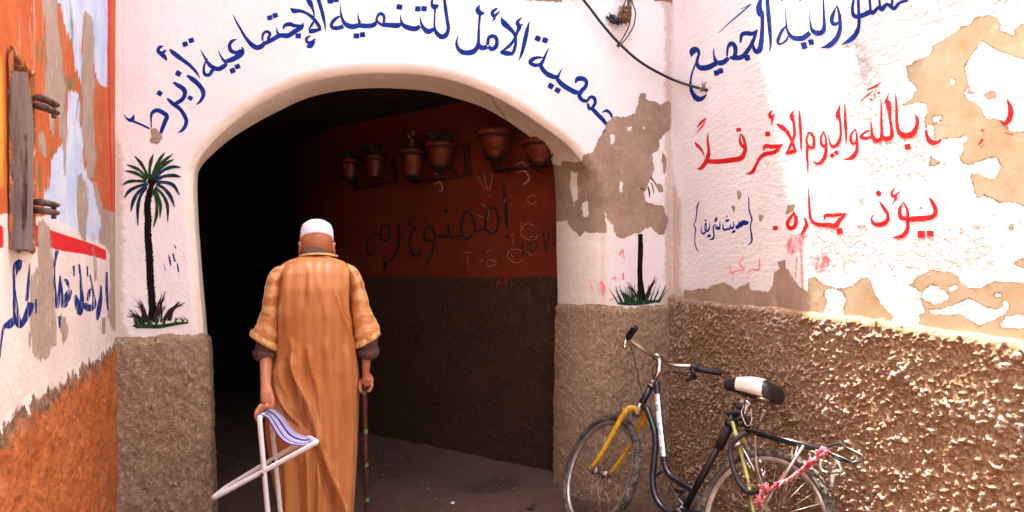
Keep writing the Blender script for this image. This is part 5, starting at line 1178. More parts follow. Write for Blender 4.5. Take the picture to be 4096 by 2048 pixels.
def build_robe():
    NV, NH = 190, 200
    rows = np.array(RB, float); ry = np.linspace(rows[0, 0], rows[-1, 0], NV)
    ry = np.concatenate([[1026], np.linspace(1030, 1100, 22), np.linspace(1104, 2178, NV - 23)])
    def ip(k):
        # smooth interpolation of the traced rows
        return np.interp(ry, rows[:, 0], rows[:, k])
    def sm(a): 
        b = a.copy()
        for _ in range(3): b[1:-1] = (b[:-2] + 2 * b[1:-1] + b[2:]) / 4
        return b
    L, Rr, D, Q = sm(ip(1)), sm(ip(2)), sm(ip(3)), sm(ip(4))
    th = np.linspace(0, 2 * np.pi, NH, endpoint=False)
    V = np.zeros((NV, NH, 3)); S = np.zeros((NV, NH))
    for i in range(NV):
        l = mp(L[i], ry[i], Q[i]); r = mp(Rr[i], ry[i], Q[i])
        c, a, z = (l[0] + r[0]) / 2, (r[0] - l[0]) / 2, (l[2] + r[2]) / 2
        cs, sn = np.cos(th), np.sin(th); e = 2 / 2.35
        V[i, :, 0] = c + a * np.sign(cs) * np.abs(cs) ** e; V[i, :, 1] = Q[i] + D[i] * np.sign(sn) * np.abs(sn) ** e; V[i, :, 2] = z
        S[i] = c / .052 + np.cumsum(np.hypot(np.diff(V[i, :, 0], prepend=V[i, 0, 0]), np.diff(V[i, :, 1], prepend=V[i, 0, 1]))) / .105
    W = MP0 + V[..., 0:1] * ML + V[..., 1:2] * MF
    P = np.concatenate([W, V[..., 2:3]], -1).reshape(-1, 3)
    fx, fy, dp = to_photo(P)
    push = np.zeros(len(P)); back = np.clip(-np.sin(np.tile(th, NV)) * 1.6 + .25, 0, 1)
    for C_, a, w_ in FOLDS:
        x = np.interp(fy, C_[:, 1], C_[:, 0]); lo, hi = C_[0, 1], C_[-1, 1]
        env = np.clip((fy - lo) / 50 + .1, 0, 1) * np.clip((hi - fy) / 50 + .1, 0, 1)
        push += a * np.exp(-((fx - x) / (w_ * 1.0)) ** 2) * env
    push *= back * 1.9
    # front and hidden sides: a few loose folds
    push += (1 - back) * .008 * np.sin(np.tile(th, NV) * 13 + fy * .004)
    push += .0018 * (1 - 2 * np.abs(fbm(P * np.array([1, 1, .28]), .075, 3, 77))) + .003 * fbm(P * np.array([1, 1, .4]), .10, 2, 78)
    nx = np.cos(np.tile(th, NV)); ny = np.sin(np.tile(th, NV))
    fadein = np.clip((fy - 1030) / 40, 0, 1); push *= fadein
    P[:, :2] += (nx * push)[:, None] * ML + (ny * push)[:, None] * MF
    Fq = []
    i = np.arange(NV - 1)[:, None]; j = np.arange(NH)[None, :]; k = (j + 1) % NH
    Fq = np.stack([i * NH + j + 0 * k, (i + 1) * NH + j, (i + 1) * NH + k, i * NH + k], -1).reshape(-1, 4)
    # stripes run down the cloth: count them along the image x at the shoulders
    lat = ((P[:, :2] - MP0) @ ML)
    return mesh_np("robe", P, Fq, M_ROBE, man, dict(stripe=lat / .044))
robe = build_robe()
def ring_between(a, b, dhalf, n, q0, bulge=0.0):
    A = mp(*a, q0); B = mp(*b, q0); c = (A + B) / 2; h = (B - A) / 2
    R = []
    for k in range(n):
        t = 2 * math.pi * k / n
        p = c + h * math.cos(t); p = p + np.array([0, dhalf * math.sin(t), 0]); R.append(p)
    return R
def loft(mb, specs, n, sub=6, wrinkle=0.0, attrs=None, seed=1):
    """smooth loft through rings given by two photo points each"""
    K = np.array([np.array(ring_between(a, b, d, n, q)) for a, b, d, q in specs])   # (m,n,3)
    m = len(K); out = []
    Q = np.concatenate([2 * K[:1] - K[1:2], K, 2 * K[-1:] - K[-2:-1]])
    for i in range(1, m):
        for t in np.linspace(0, 1, sub, endpoint=False):
            a, b, c, d = Q[i - 1], Q[i], Q[i + 1], Q[i + 2]
            out.append(.5 * (2 * b + (c - a) * t + (2 * a - 5 * b + 4 * c - d) * t * t + (3 * b - a - 3 * c + d) * t ** 3))
    out.append(K[-1]); out = np.array(out)
    if wrinkle:
        cen = out.mean(1, keepdims=True); dr = out - cen; r = np.linalg.norm(dr, axis=-1, keepdims=True)
        nz = fbm(out * np.array([.7, .7, 1.9]), .045, 3, seed)[..., None] + .5 * fbm(out, .10, 2, seed + 5)[..., None]
        ramp = np.clip(np.linspace(0, 3, len(out)), 0, 1)[:, None, None]
        out = out + dr / (r + 1e-6) * nz * wrinkle * ramp
    R = [[tuple(mw(p)) for p in r] for r in out]
    mb.rings(R, True, False)
    return out
zt = lambda x, y: ZT([(x, y)])[0]
SL = [[(zt(335, 425), zt(430, 395), .045, .0), (zt(290, 452), zt(400, 470), .062, -.005), (zt(246, 520), zt(352, 545), .070, -.006), (zt(222, 620), zt(343, 640), .074, -.004), (zt(203, 720), zt(338, 750), .076, .0), (zt(180, 820), zt(333, 870), .077, .005), (zt(143, 905), zt(326, 985), .078, .010), (zt(99, 970), zt(318, 1094), .080, .014)],
      [(zt(840, 392), zt(915, 425), .045, .0), (zt(862, 470), zt(960, 478), .062, -.005), (zt(888, 560), zt(990, 545), .070, -.006), (zt(898, 660), zt(1012, 640), .073, -.004), (zt(902, 770), zt(1044, 745), .075, .0), (zt(908, 870), zt(1080, 830), .077, .005), (zt(916, 970), zt(1112, 900), .078, .010), (zt(930, 1076), zt(1128, 965), .080, .014)]]
CUFF = [[(zt(150, 985), zt(305, 1060), .060, .014), (zt(142, 1060), zt(308, 1092), .058, .016), (zt(134, 1092), zt(308, 1104), .057, .016)],
        [(zt(950, 1040), zt(1112, 985), .060, .014), (zt(955, 1080), zt(1115, 1050), .058, .016), (zt(956, 1098), zt(1113, 1078), .057, .016)]]
ROLL = [[(zt(130, 1090), zt(306, 1098), .058, .016), (zt(118, 1096), zt(315, 1104), .068, .016), (zt(119, 1130), zt(312, 1130), .069, .016), (zt(132, 1160), zt(300, 1160), .062, .016), (zt(158, 1176), zt(284, 1174), .050, .016), (zt(175, 1168), zt(272, 1166), .040, .016)],
        [(zt(952, 1096), zt(1112, 1078), .058, .016), (zt(938, 1094), zt(1124, 1068), .068, .016), (zt(948, 1122), zt(1124, 1108), .069, .016), (zt(968, 1148), zt(1110, 1140), .062, .016), (zt(985, 1160), zt(1084, 1156), .050, .016), (zt(995, 1150), zt(1070, 1146), .040, .016)]]
for s in (0, 1):
    mb = MB(); out = loft(mb, SL[s], 64, 8, .007, seed=5 + s)
    hh = np.linspace(0, 1, len(out)); st = np.repeat(hh * 5.2, 64)
    sl_ = mb.build("sleeve", M_SLEEVE, robe, dict(stripe=st))
    tb = MB()        # braid along the cuff and up the outer seam
    E = out[-1]; cen = E.mean(0); pts = [mw(cen + (p - cen) * 1.015) for p in E]
    dn = mw(out[-1].mean(0)) - mw(out[-4].mean(0)); dn.normalize()
    R = [[tuple(p - dn * .030) for p in pts], [tuple(mw(cen + (p_ - cen) * 1.035) - dn * .012) for p_ in E], [tuple(mw(cen + (p_ - cen) * 1.03) + dn * .003) for p_ in E], [tuple(mw(cen + (p_ - cen) * .95) + dn * .002) for p_ in E]]
    tb.rings(R, True, False)
    tb.build("cuff_braid", M_TRIM, sl_)
    sb = MB(); col = 32 if s == 0 else 0
    sb.tube([mw(r[col] + np.array([(-.001 if s == 0 else .001), 0, 0])) for r in out], .0035, 6)
    sb.build("seam_braid", M_TRIM, sl_)
    cb_ = MB(); a = loft(cb_, CUFF[s], 40, 5, .004, seed=9); b = loft(cb_, ROLL[s], 40, 6, .0035, seed=12)
    rib = np.concatenate([np.tile(np.arange(40) / 40 * 46, len(a)), np.repeat(np.arange(len(b)) * .55, 40)])
    cb_.build("shirt_cuff", M_SHIRT, man, dict(rib=rib))
# braid round the neck seam, shirt collar
nb = MB()
pts = [mw(mp(*zt(640 + 150 * math.cos(t), 352 - 14 + 16 * math.cos(2 * t) * .5), 0.03) + np.array([0, .075 * math.sin(t), .0])) for t in np.linspace(0, 2 * math.pi, 48, endpoint=False)]
nb.tube(pts, .005, 8, closed=True); nb.build("neck_braid", M_TRIM, robe)
cl_ = MB()
spec = [(zt(505, 385), zt(735, 380), .072, .040), (zt(520, 345), zt(722, 340), .068, .045), (zt(536, 312), zt(706, 308), .066, .050), (zt(548, 288), zt(694, 284), .064, .056), (zt(545, 284), zt(698, 280), .068, .056), (zt(520, 312), zt(718, 312), .076, .048), (zt(502, 346), zt(732, 346), .080, .040)]
o_ = loft(cl_, spec, 48, 5, .003, seed=3); cl_.build("shirt_collar", M_SHIRT, man, dict(rib=np.repeat(np.arange(len(o_)) * .4, 48)))

# body: one continuous skin surface, fused from lofted limbs
def build_body():
    mb = MB()
    def limb(pts, sub=6):
        """pts: (lat, fwd, z, radius_lat, radius_fwd)"""
        K = np.array(pts, float); Q = np.vstack([2 * K[0] - K[1], K, 2 * K[-1] - K[-2]]); S = []
        for i in range(1, len(K)):
            for t in np.linspace(0, 1, sub, endpoint=False):
                a, b, c, d = Q[i - 1], Q[i], Q[i + 1], Q[i + 2]
                S.append(.5 * (2 * b + (c - a) * t + (2 * a - 5 * b + 4 * c - d) * t * t + (3 * b - a - 3 * c + d) * t ** 3))
        S.append(K[-1]); S = np.array(S); R = []
        for i, s in enumerate(S):
            T = S[min(i + 1, len(S) - 1), :3] - S[max(i - 1, 0), :3]; T = Vector(T).normalized()
            A = Vector((1, 0, 0)); A = (A - T * A.dot(T)); A = A.normalized() if A.length > .2 else Vector((0, 1, 0)); B = T.cross(A)
            R.append([tuple(mw(np.array(s[:3]) + np.array(A) * s[3] * math.cos(t) + np.array(B) * s[4] * math.sin(t))) for t in np.linspace(0, 2 * math.pi, 20, endpoint=False)])
        mb.rings(R, True, True)
    def ball(c, r, tilt=0.0):
        M = Matrix.Rotation(-MAZ, 3, 'Z') @ Matrix.Rotation(-tilt, 3, 'X'); mb.ball(mw(np.array(c)), r, M, 24)
    # head bent forward
    hc = mp(*zt(630, 190), .085); hc[1] = .088; hc[2] -= .026; H = hc
    ball(H, (.077, .096, .098), .45); ball(H + [0, .035, -.055], (.058, .066, .066), .3); ball(H + [0, .060, -.085], (.040, .036, .032), .3)      # skull, face, jaw
    limb([(H[0], H[1] + .098, H[2] - .012, .010, .008), (H[0], H[1] + .112, H[2] - .040, .014, .012), (H[0], H[1] + .098, H[2] - .055, .015, .012)], 3)          # nose
    for s in (-1, 1):
        ball(H + [s * .032, .088, -.012], (.014, .010, .009), .3); ball(H + [s * .033, .084, .010], (.022, .010, .007), .3); ball(H + [s * .048, .070, -.045], (.020, .020, .020))
        e = mp(*zt(630 + s * (136 if s > 0 else 134), 282), .075); e[0] = H[0] + s * .075; e[1] = H[1] - .002
        e[2] = mp(*zt(600, 282), .08)[2]
        for k in range(9):          # ear: a curled rim round a thin shell
            t = -1.9 + k * .48
            ball(e + [s * (.006 + .005 * abs(math.sin(t))), .006 - .015 * math.cos(t), .026 * math.sin(t)], (.0075, .0085, .0085))
        ball(e + [s * .001, .004, -.002], (.006, .014, .024)); ball(e + [0, .006, -.026], (.0075, .008, .009))
    ball(H + [0, .094, -.070], (.022, .008, .005)); ball(H + [0, .092, -.079], (.020, .008, .006))                             # lips
    limb([(H[0], H[1] - .006, H[2] - .055, .052, .055), (H[0], H[1] - .020, H[2] - .105, .054, .056), (H[0], .03, H[2] - .16, .060, .062), (H[0], .01, H[2] - .21, .085, .075)])
    cx_ = (mp(1110, 1300)[0] + mp(1407, 1300)[0]) / 2
    limb([(cx_, .01, 1.44, .07, .07), (cx_, .0, 1.38, .145, .085), (cx_, .0, 1.28, .140, .085), (cx_, .01, 1.12, .125, .075), (cx_, .035, .98, .125, .060), (cx_, .05, .86, .125, .058), (cx_, .05, .78, .12, .055)])
    for s, ank in ((-1, -.05), (1, .06)):
        limb([(cx_ + s * .062, .05, .86, .060, .055), (cx_ + s * .068, .045, .66, .060, .055), (cx_ + s * .074, .035, .46, .052, .055), (cx_ + s * .078, .02, .30, .050, .055), (cx_ + s * .078, ank * .5, .10, .034, .038), (cx_ + s * .078, ank, .06, .034, .040)])
        limb([(cx_ + s * .078, ank - .05, .035, .030, .026), (cx_ + s * .080, ank + .03, .040, .036, .030), (cx_ + s * .084, ank + .12, .028, .044, .018), (cx_ + s * .086, ank + .17, .022, .036, .012)], 4)
    zf = lambda x, y, q: mp(*ZF([(x, y)])[0], q)
    # left arm, hanging straight, hand closed on the stool's top bar
    L0 = zf(294, 330, -.004); L1 = zf(292, 520, -.075); L2 = zf(290, 740, -.15); L3 = zf(300, 820, -.17)
    sh = mp(*zt(352, 510), .01)
    limb([tuple(sh) + (.034, .040), tuple(mp(*zt(278, 770), .0)) + (.036, .038), tuple(mp(*zt(226, 1030), .004)) + (.033, .034), tuple(L0) + (.031, .033), tuple(L1) + (.027, .029), tuple(L2) + (.0235, .021), tuple(L3) + (.027, .019)])
    # palm: broad in the photo, back of the hand to the viewer's left
    K0 = zf(306, 885, -.185); K1 = zf(310, 985, -.200)
    limb([tuple(L2) + (.023, .020), tuple(L3) + (.028, .020), tuple(K0) + (.030, .020), tuple(K1) + (.027, .018)])
    bar = [BARA + (BARB - BARA) * t for t in (.10, .20, .30, .40)]
    def wl(v): # world -> man local
        xy = np.array([v.x, v.y]) - MP0; return np.array([xy @ ML, xy @ MF, v.z])
    for i, (kx, ky) in enumerate(((238, 1000), (270, 1015), (305, 1018), (335, 1005))):
        b = wl(bar[i]); k = zf(kx, ky, b[1] * .5 - .10)
        r = (.0080, .0088, .0092, .0088)[i]
        m1 = b + [-.021, -.004, .012 - .002 * i]; m2 = b + [-.017, -.002, -.014]; m3 = b + [.004, .0, -.021]
        limb([tuple(k) + (r * 1.15, r * 1.15), tuple((k + m1) / 2 + [-.003, -.004, .002]) + (r * 1.05, r * 1.05), tuple(m1) + (r, r), tuple(m2) + (r * .93, r * .93), tuple(m3) + (r * .78, r * .78)], 5)
    b = wl(bar[1]); tk = zf(372, 930, -.20)
    limb([tuple(zf(340, 850, -.185)) + (.015, .015), tuple(tk) + (.0135, .0135), tuple(zf(376, 1000, -.21)) + (.0115, .0115), tuple(zf(366, 1062, -.215)) + (.0095, .0095)], 5)
    # right arm, hand over the cane's handle
    R0 = zf(1690, 330, .016); R1 = zf(1685, 460, .012); R2 = zf(1682, 580, .010); R3 = zf(1705, 645, .012)
    sh = mp(*zt(888, 510), .01)
    limb([tuple(sh) + (.034, .040), tuple(mp(*zt(975, 770), .0)) + (.036, .038), tuple(mp(*zt(1030, 1020), .014)) + (.032, .034), tuple(R0) + (.024, .028), tuple(R1) + (.021, .024), tuple(R2) + (.0185, .0185), tuple(R3) + (.024, .020)])
    hb = wl(HND)
    limb([tuple(R2) + (.018, .018), tuple(zf(1712, 640, .004)) + (.027, .021), tuple(hb + [.012, -.012, .016]) + (.029, .024), tuple(hb + [.010, .010, .014]) + (.028, .022), tuple(hb + [.008, .034, .010]) + (.024, .020)], 5)
    for i in range(4):
        q = -.026 + .021 * i; r = (.0080, .0090, .0094, .0090)[i]
        k = hb + [.026, q + .012, .018 - .002 * i]
        limb([tuple(hb + [.010, q + .010, .018]) + (r * 1.2, r * 1.2), tuple(k) + (r * 1.25, r * 1.25), tuple(hb + [.031, q, -.004]) + (r * 1.05, r * 1.05), tuple(hb + [.022, q - .004, -.026]) + (r * .95, r * .95), tuple(hb + [.008, q - .004, -.034]) + (r * .8, r * .8)], 5)
    limb([tuple(zf(1660, 650, .02)) + (.013, .013), tuple(hb + [-.022, .020, .006]) + (.0125, .0125), tuple(hb + [-.025, .000, -.018]) + (.0105, .0105), tuple(hb + [-.021, -.016, -.038]) + (.0085, .0085)], 5)
    tmp = mb.build("body_tmp", M_SKIN)
    md = tmp.modifiers.new("r", 'REMESH'); md.mode = 'VOXEL'; md.voxel_size = .0042
    m2 = tmp.modifiers.new("s", 'SMOOTH'); m2.factor = .5; m2.iterations = 5
    dg = bpy.context.evaluated_depsgraph_get(); dg.update()
    me = bpy.data.meshes.new_from_object(tmp.evaluated_get(dg))
    bpy.data.objects.remove(tmp)
    me.name = "body"; me.materials.clear(); me.materials.append(M_SKIN)
    # hide nothing: shift into the person's own space
    for v in me.vertices: v.co = v.co - MAN
    me.polygons.foreach_set("use_smooth", [True] * len(me.polygons)); me.update()
    o = bpy.data.objects.new("body", me); C.objects.link(o); o.parent = man; ORIG[o.name] = MAN
    return H
# stool and cane first: the hands close on them
def stool_pt(x, y, Z): return at_depth(*ZS([(x, y)])[0], Z)
ZN, ZFAR = 3.10, 3.312
BARA = stool_pt(440, 585, ZN); BARB = stool_pt(522, 548, ZFAR)
CZ = 3.50
HND = at_depth(*ZF([(1672, 722)])[0], CZ)
H = build_body()
# skullcap, slippers
cap = MB(); prof = []
Mh = Matrix.Rotation(-MAZ, 3, 'Z') @ Matrix.Rotation(-.34, 3, 'X')
hw = mw(H)
cap.lathe([(.0840, .018), (.0848, .020), (.0845, .045), (.0825, .066), (.0760, .088), (.058, .103), (.034, .110), (.002, .1125)], (0, 0, 0), 48, 0, None)
cv = [Mh @ Vector((v[0] * .965, v[1] * 1.20, v[2])) + hw + Vector((0, 0, -.008)) for v in cap.v]; cap.v = [tuple(v) for v in cv]
cp = cap.build("skullcap", M_CAP, man)
cx_ = (mp(1110, 1300)[0] + mp(1407, 1300)[0]) / 2
for s, ank in ((-1, -.05), (1, .06)):
    sp = MB(); R = []
    for (dy, w_, z0, z1) in ((-.085, .012, .006, .022), (-.075, .034, .004, .034), (-.03, .040, .003, .026), (.03, .043, .003, .022), (.10, .050, .003, .058), (.15, .046, .003, .050), (.19, .030, .004, .030), (.205, .010, .008, .018)):
        R.append([tuple(mw(np.array([cx_ + s * .080 + w_ * math.cos(t), ank + dy, (z0 + z1) / 2 + (z1 - z0) / 2 * math.sin(t)]))) for t in np.linspace(0, 6.283, 18, endpoint=False)])
    sp.rings(R); sp.build("slipper", simple("yellow_leather", (.50, .33, .09), .5) if s < 0 else bpy.data.materials["yellow_leather"], man)

# ------------------------------------------------------------------ cane
M_CANE = simple("dark_red_varnished_wood", (.060, .012, .008), .4, 0, .6, 30, .5, (.15, .05, .03), .35)
M_GREEN = simple("bright_green_tape", (.03, .30, .08), .4, 0, .5, 60, .5, (.25, .16, .08), .5)
foot = at_depth(*ZS([(1238, 1560)])[0], CZ + .02); foot.z = .01
grip = at_depth(*ZS([(1214, 400)])[0], CZ)
cane = thing("walking_stick", foot, "dark red wooden cane with green tape bits in the man's right hand", "cane")
sb = MB(); top = HND + Vector((0, 0, -.012))
mfw = Vector((MF[0], MF[1], 0))
sb.tube([foot, foot + (grip - foot) * .25, foot + (grip - foot) * .6, grip + (top - grip) * .15, top], [.0105, .0115, .0122, .0130, .0130], 14)
sb.build("shaft", M_CANE, cane)
hb = MB(); hb.tube(spline3([top - mfw * .018 + Vector((0, 0, -.004)), top, top + mfw * .05, top + mfw * .085 + Vector((0, 0, -.012))], 6), [.008] + [.0125] * 17 + [.010], 12); hb.build("handle", M_CANE, cane)
for f, hgt, cov in ((.995, .014, 6.28), (.755, .022, 1.6), (.545, .018, 1.9), (.330, .022, 1.7)):
    tp = MB(); c = foot + (grip - foot) * f; ax = (grip - foot).normalized()
    R = []
    for k in range(4):
        rr = .0124 + .0010
        a0 = -2.4 + .25 * k
        R.append([tuple(c + ax * hgt * (k / 3 - .5) + Vector((rr * math.cos(a0 + cov * j / 14), rr * math.sin(a0 + cov * j / 14), 0))) for j in range(15)])
    tp.rings(R, False, False); tp.build("tape", M_GREEN, cane)
fb = MB(); fb.lathe([(.012, -.008), (.0125, .0), (.0125, .022), (.010, .026)], foot, 16); fb.build("ferrule", M_CABLE, cane)

# ------------------------------------------------------------------ folding stool
M_ENAMEL = simple("chipped_white_enamel", (.80, .80, .79), .35, 0, .06, 20, .5, (.38, .25, .17), .24)
stool = thing("folding_stool", stool_pt(465, 1005, ZN), "white tubular folding stool with blue striped cloth seat held in the man's hand", "folding stool")
def frame(tn, bn, tf, bf, nm):
    A, B, A2, B2 = stool_pt(*tn, ZN), stool_pt(*bn, ZN), stool_pt(*tf, ZFAR), stool_pt(*bf, ZFAR)
    def corner(p, toward1, toward2, r=.035):
        u = (toward1 - p).normalized(); v = (toward2 - p).normalized()
        return [p + u * r, p + u * r * .35 + v * r * .08, p + v * r * .35 + u * r * .08, p + v * r]
    pts = corner(A, A2, B) + [(A + B) / 2] + corner(B, A, B2) + [(B + B2) / 2] + corner(B2, B, A2) + [(A2 + B2) / 2] + corner(A2, B2, A) + [(A + A2) / 2]
    P = spline3(pts + [pts[0]], 5)[:-1]
    mb = MB(); mb.tube(P, .0112, 14, closed=True); return mb.build(nm, M_ENAMEL, stool)
frame((438, 585), (524, 1560), (522, 546), (612, 1480), "leg_frame")
frame((868, 770), (92, 1190), (800, 738), (182, 1112), "leg_frame")
M_BOLT = simple("rusty_bolt", (.12, .06, .04), .6, .5)
for x, y, Z in ((465, 1005, ZN), (548, 912, ZFAR)):
    pv = MB(); p = stool_pt(x, y, Z); dv = Vector((FV[0], FV[1], 0))
    pv.tube([p - dv * .016, p + dv * .016], .008, 12); pv.ball(p - dv * .017, .0062, None, 10); pv.build("pivot_bolt", M_BOLT, stool)
def build_seat():
    nearp = spline3([stool_pt(x, y, ZN + .012) for x, y in ((424, 606), (420, 582), (440, 568), (470, 576), (500, 596), (530, 646), (565, 705), (600, 748), (645, 778), (700, 793), (760, 798), (815, 785), (852, 762), (872, 760), (868, 785))], 7)
    farp = spline3([stool_pt(x, y, ZFAR - .012) for x, y in ((508, 560), (500, 538), (520, 524), (548, 532), (575, 552), (612, 582), (640, 622), (668, 660), (700, 692), (735, 712), (770, 726), (795, 730), (812, 722), (822, 726), (816, 742))], 7)
    n = len(nearp); m = 44; V = []; st = []
    for i in range(n):
        for j in range(m):
            t = j / (m - 1); p = nearp[i] * (1 - t) + farp[i] * t
            p = p + Vector((0, 0, -.010 * math.sin(math.pi * t) * math.sin(math.pi * i / n)))
            V.append(p); st.append(t)
    F = grid_faces(n, m)
    mb = MB(); mb.add(V, [tuple(f) for f in F]); o = mb.build("seat_cloth", M_SEAT, stool, dict(t=st))
    md = o.modifiers.new("thickness", 'SOLIDIFY'); md.thickness = .004; md.offset = 0
def mat_seat():
    t = NT("blue_grey_striped_canvas"); n = t.t.nodes.new("ShaderNodeValToRGB"); t.lk(t.attr("t"), n.inputs[0])
    r = n.color_ramp; r.interpolation = 'CONSTANT'
    B, W, G = (.010, .022, .36, 1), (.80, .77, .80, 1), (.33, .29, .38, 1)
    st = [(0, B), (.035, W), (.07, G), (.15, W), (.19, B), (.215, W), (.23, B), (.36, W), (.40, G), (.50, W), (.545, B), (.57, W), (.585, B), (.74, W), (.78, G), (.88, W), (.91, B), (.94, G)]
    r.elements[0].position = 0; r.elements[0].color = st[0][1]; r.elements[1].position = st[1][0]; r.elements[1].color = st[1][1]
    for p, c in st[2:]: e = r.elements.new(p); e.color = c
    c = t.mix(t.math('MULTIPLY', t.noise(60, 4), .25), n.outputs[0], (.3, .24, .26))
    return t.done(c, .8, t.bump(t.math('MULTIPLY', t.noise(300, 2), .0008), .6, 1.0), .2)
M_SEAT = mat_seat(); build_seat()
# ------------------------------------------------------------------ bicycle, leaning on the right wall
BAZ, BLEAN = -.244, .375
bU = Vector((math.sin(BAZ), math.cos(BAZ), 0)); bl = Vector((-math.cos(BAZ), math.sin(BAZ), 0))
Mr = Matrix.Rotation(BLEAN, 3, bU); bV = Mr @ bl; bW = Mr @ Vector((0, 0, 1))
BO = Vector((2.068, 2.335, .004))
BM = Matrix(((bU.x, bV.x, bW.x, BO.x), (bU.y, bV.y, bW.y, BO.y), (bU.z, bV.z, bW.z, BO.z), (0, 0, 0, 1)))
BMI = BM.inverted()
bike = thing("bicycle", BO, "old black bicycle with yellow fork and rear rack leaning on the brown wall base", "bicycle", matrix=BM)
def bk(pt, v=0.0):
    """photo pixel -> bicycle coordinates on the plane v = const"""
    d = FV + RV * ((pt[0] - 2048) / FOC); D = Vector((d[0], d[1], -(pt[1] - HOR) / FOC)); e = Vector((0, 0, EYE))
    n = bV; t = (n.dot(BO) + v - n.dot(e)) / n.dot(D)
    return BMI @ (e + D * t)
def bkz(q, pts, v=0.0): return [bk(p[:2], v) for p in q(pts)]
WB, HA, STEER, RW = 1.022, 1.263, -.214, .335
sax = Vector((-math.cos(HA), 0, math.sin(HA)))
fax = Vector((WB, 0, RW)); sbase = fax - Vector((math.sin(HA), 0, math.cos(HA))) * .045
SM = Matrix.Rotation(STEER, 3, sax)
def stv(q): return sbase + SM @ (Vector(q) - sbase)
def along(t): return sbase + sax * t

M_TYRE = simple("dusty_black_rubber", (.055, .045, .038), .9, 0, .4, 25, .2, (.20, .15, .11), .5)
M_TREAD = simple("dusty_tan_tread", (.115, .088, .066), .95, 0, .4, 50, .1)
M_RIM = simple("dull_alloy_rim", (.42, .37, .33), .38, .7, .3, 18, .5, (.22, .15, .10), .4)
M_CHROME = simple("scuffed_chrome", (.62, .58, .54), .22, 1.0, .15, 20, .5, (.30, .22, .16), .3)
M_STEEL = simple("dirty_steel", (.30, .25, .21), .4, .8, .4, 30, .5, (.15, .09, .06), .4)
M_BLACKP = simple("worn_black_frame_paint", (.013, .012, .017), .28, 0, .5, 20, .5, (.085, .055, .04), .33)
M_TAPE = simple("black_rubber_wrap", (.022, .018, .022), .6, 0, .4, 40, .3, (.07, .05, .05), .35)
M_YEL = simple("scratched_yellow_paint", (.60, .34, .012), .4, 0, .2, 40, .5, (.05, .035, .015), .45)
M_LIME = simple("dirty_lime_paint", (.34, .34, .09), .5, 0, .25, 30, .4, (.16, .11, .06), .5)
M_STICK = simple("white_frame_sticker", (.66, .70, .76), .4, 0, .08, 25, .4, (.25, .24, .27), .22)
M_SADB = simple("black_saddle_vinyl", (.018, .014, .014), .38, 0, .2, 40, .5, (.07, .045, .035), .3)
M_SADW = simple("cream_saddle_vinyl", (.70, .63, .55), .35, 0, .06, 30, .5, (.50, .42, .34), .3)
M_GRIP = simple("black_grip_rubber", (.014, .012, .014), .5, 0, .4, 60, .4)

def wheel(c, e1, e2, e3):
    def pt(r, t, h): return c + (e1 * math.cos(t) + e2 * math.sin(t)) * r + e3 * h
    sp = MB()
    prof = [(.016, -.048), (.026, -.036), (.026, -.031), (.013, -.026), (.012, 0), (.013, .026), (.026, .031), (.026, .036), (.016, .048)]
    sp.rings([[tuple(pt(r, t, h)) for t in np.linspace(0, 2 * math.pi, 16, endpoint=False)] for r, h in prof])
    sp.tube([pt(0, 0, -.066), pt(0, 0, .066)], .006, 8)
    for k in range(32):
        t = 2 * math.pi * k / 32; s = 1 if k % 2 else -1; d = (1 if (k // 2) % 2 else -1) * .55
        sp.tube([pt(.025, t + d, .032 * s), pt(RW - .060, t, .004 * s)], .0011, 5)
    w_ = sp.build("wheel", M_STEEL, bike)
    rm = MB(); n = 96; rp = [(RW - .062, -.006), (RW - .052, -.011), (RW - .040, -.0125), (RW - .037, -.010), (RW - .045, -.006), (RW - .045, .006), (RW - .037, .010), (RW - .040, .0125), (RW - .052, .011), (RW - .062, .006)]
    R = [[tuple(pt(r, t, h)) for r, h in rp] for t in np.linspace(0, 2 * math.pi, n + 1)]
    rm.rings(R, True, False); rm.build("rim", M_RIM, w_)
    ty = MB(); rc = RW - .024; R = []
    for t in np.linspace(0, 2 * math.pi, n + 1):
        R.append([tuple(pt(rc + .0215 * math.cos(a), t, .0215 * math.sin(a))) for a in np.linspace(0, 2 * math.pi, 18, endpoint=False)])
    ty.rings(R, True, False)
    for k in range(62):          # tread blocks
        t = 2 * math.pi * (k + .5) / 62
        for a, off, l, wd in ((0, 0, .010, .009), (.62, .5, .0085, .008), (-.62, .5, .0085, .008), (1.12, 0, .009, .007), (-1.12, 0, .009, .007)):
            tt = t + off * 2 * math.pi / 62
            V = []
            for r_ in (.0200, .0262):
                sh = 1 if r_ < .022 else .82
                for du_, dv_ in ((-1, -1), (1, -1), (1, 1), (-1, 1)):
                    aa = a + dv_ * wd * sh / 2 / .024; rr = rc + r_ * math.cos(aa)
                    V.append(pt(rr, tt + du_ * l * sh / 2 / RW, r_ * math.sin(aa)))
            ty.add(V, [(4, 5, 6, 7), (0, 1, 5, 4), (1, 2, 6, 5), (2, 3, 7, 6), (3, 0, 4, 7)], 1, False)
    ty.build("tyre", [M_TYRE, M_TREAD], w_)
    return w_
X, Y_, Z_ = Vector((1, 0, 0)), Vector((0, 1, 0)), Vector((0, 0, 1))
wheel(Vector((0, 0, RW)), X, Z_, Y_)
wheel(stv(fax), SM @ X, SM @ Z_, SM @ Y_)

hs = along(.575); crown = along(.405)
BB = Vector((.42, 0, .285))
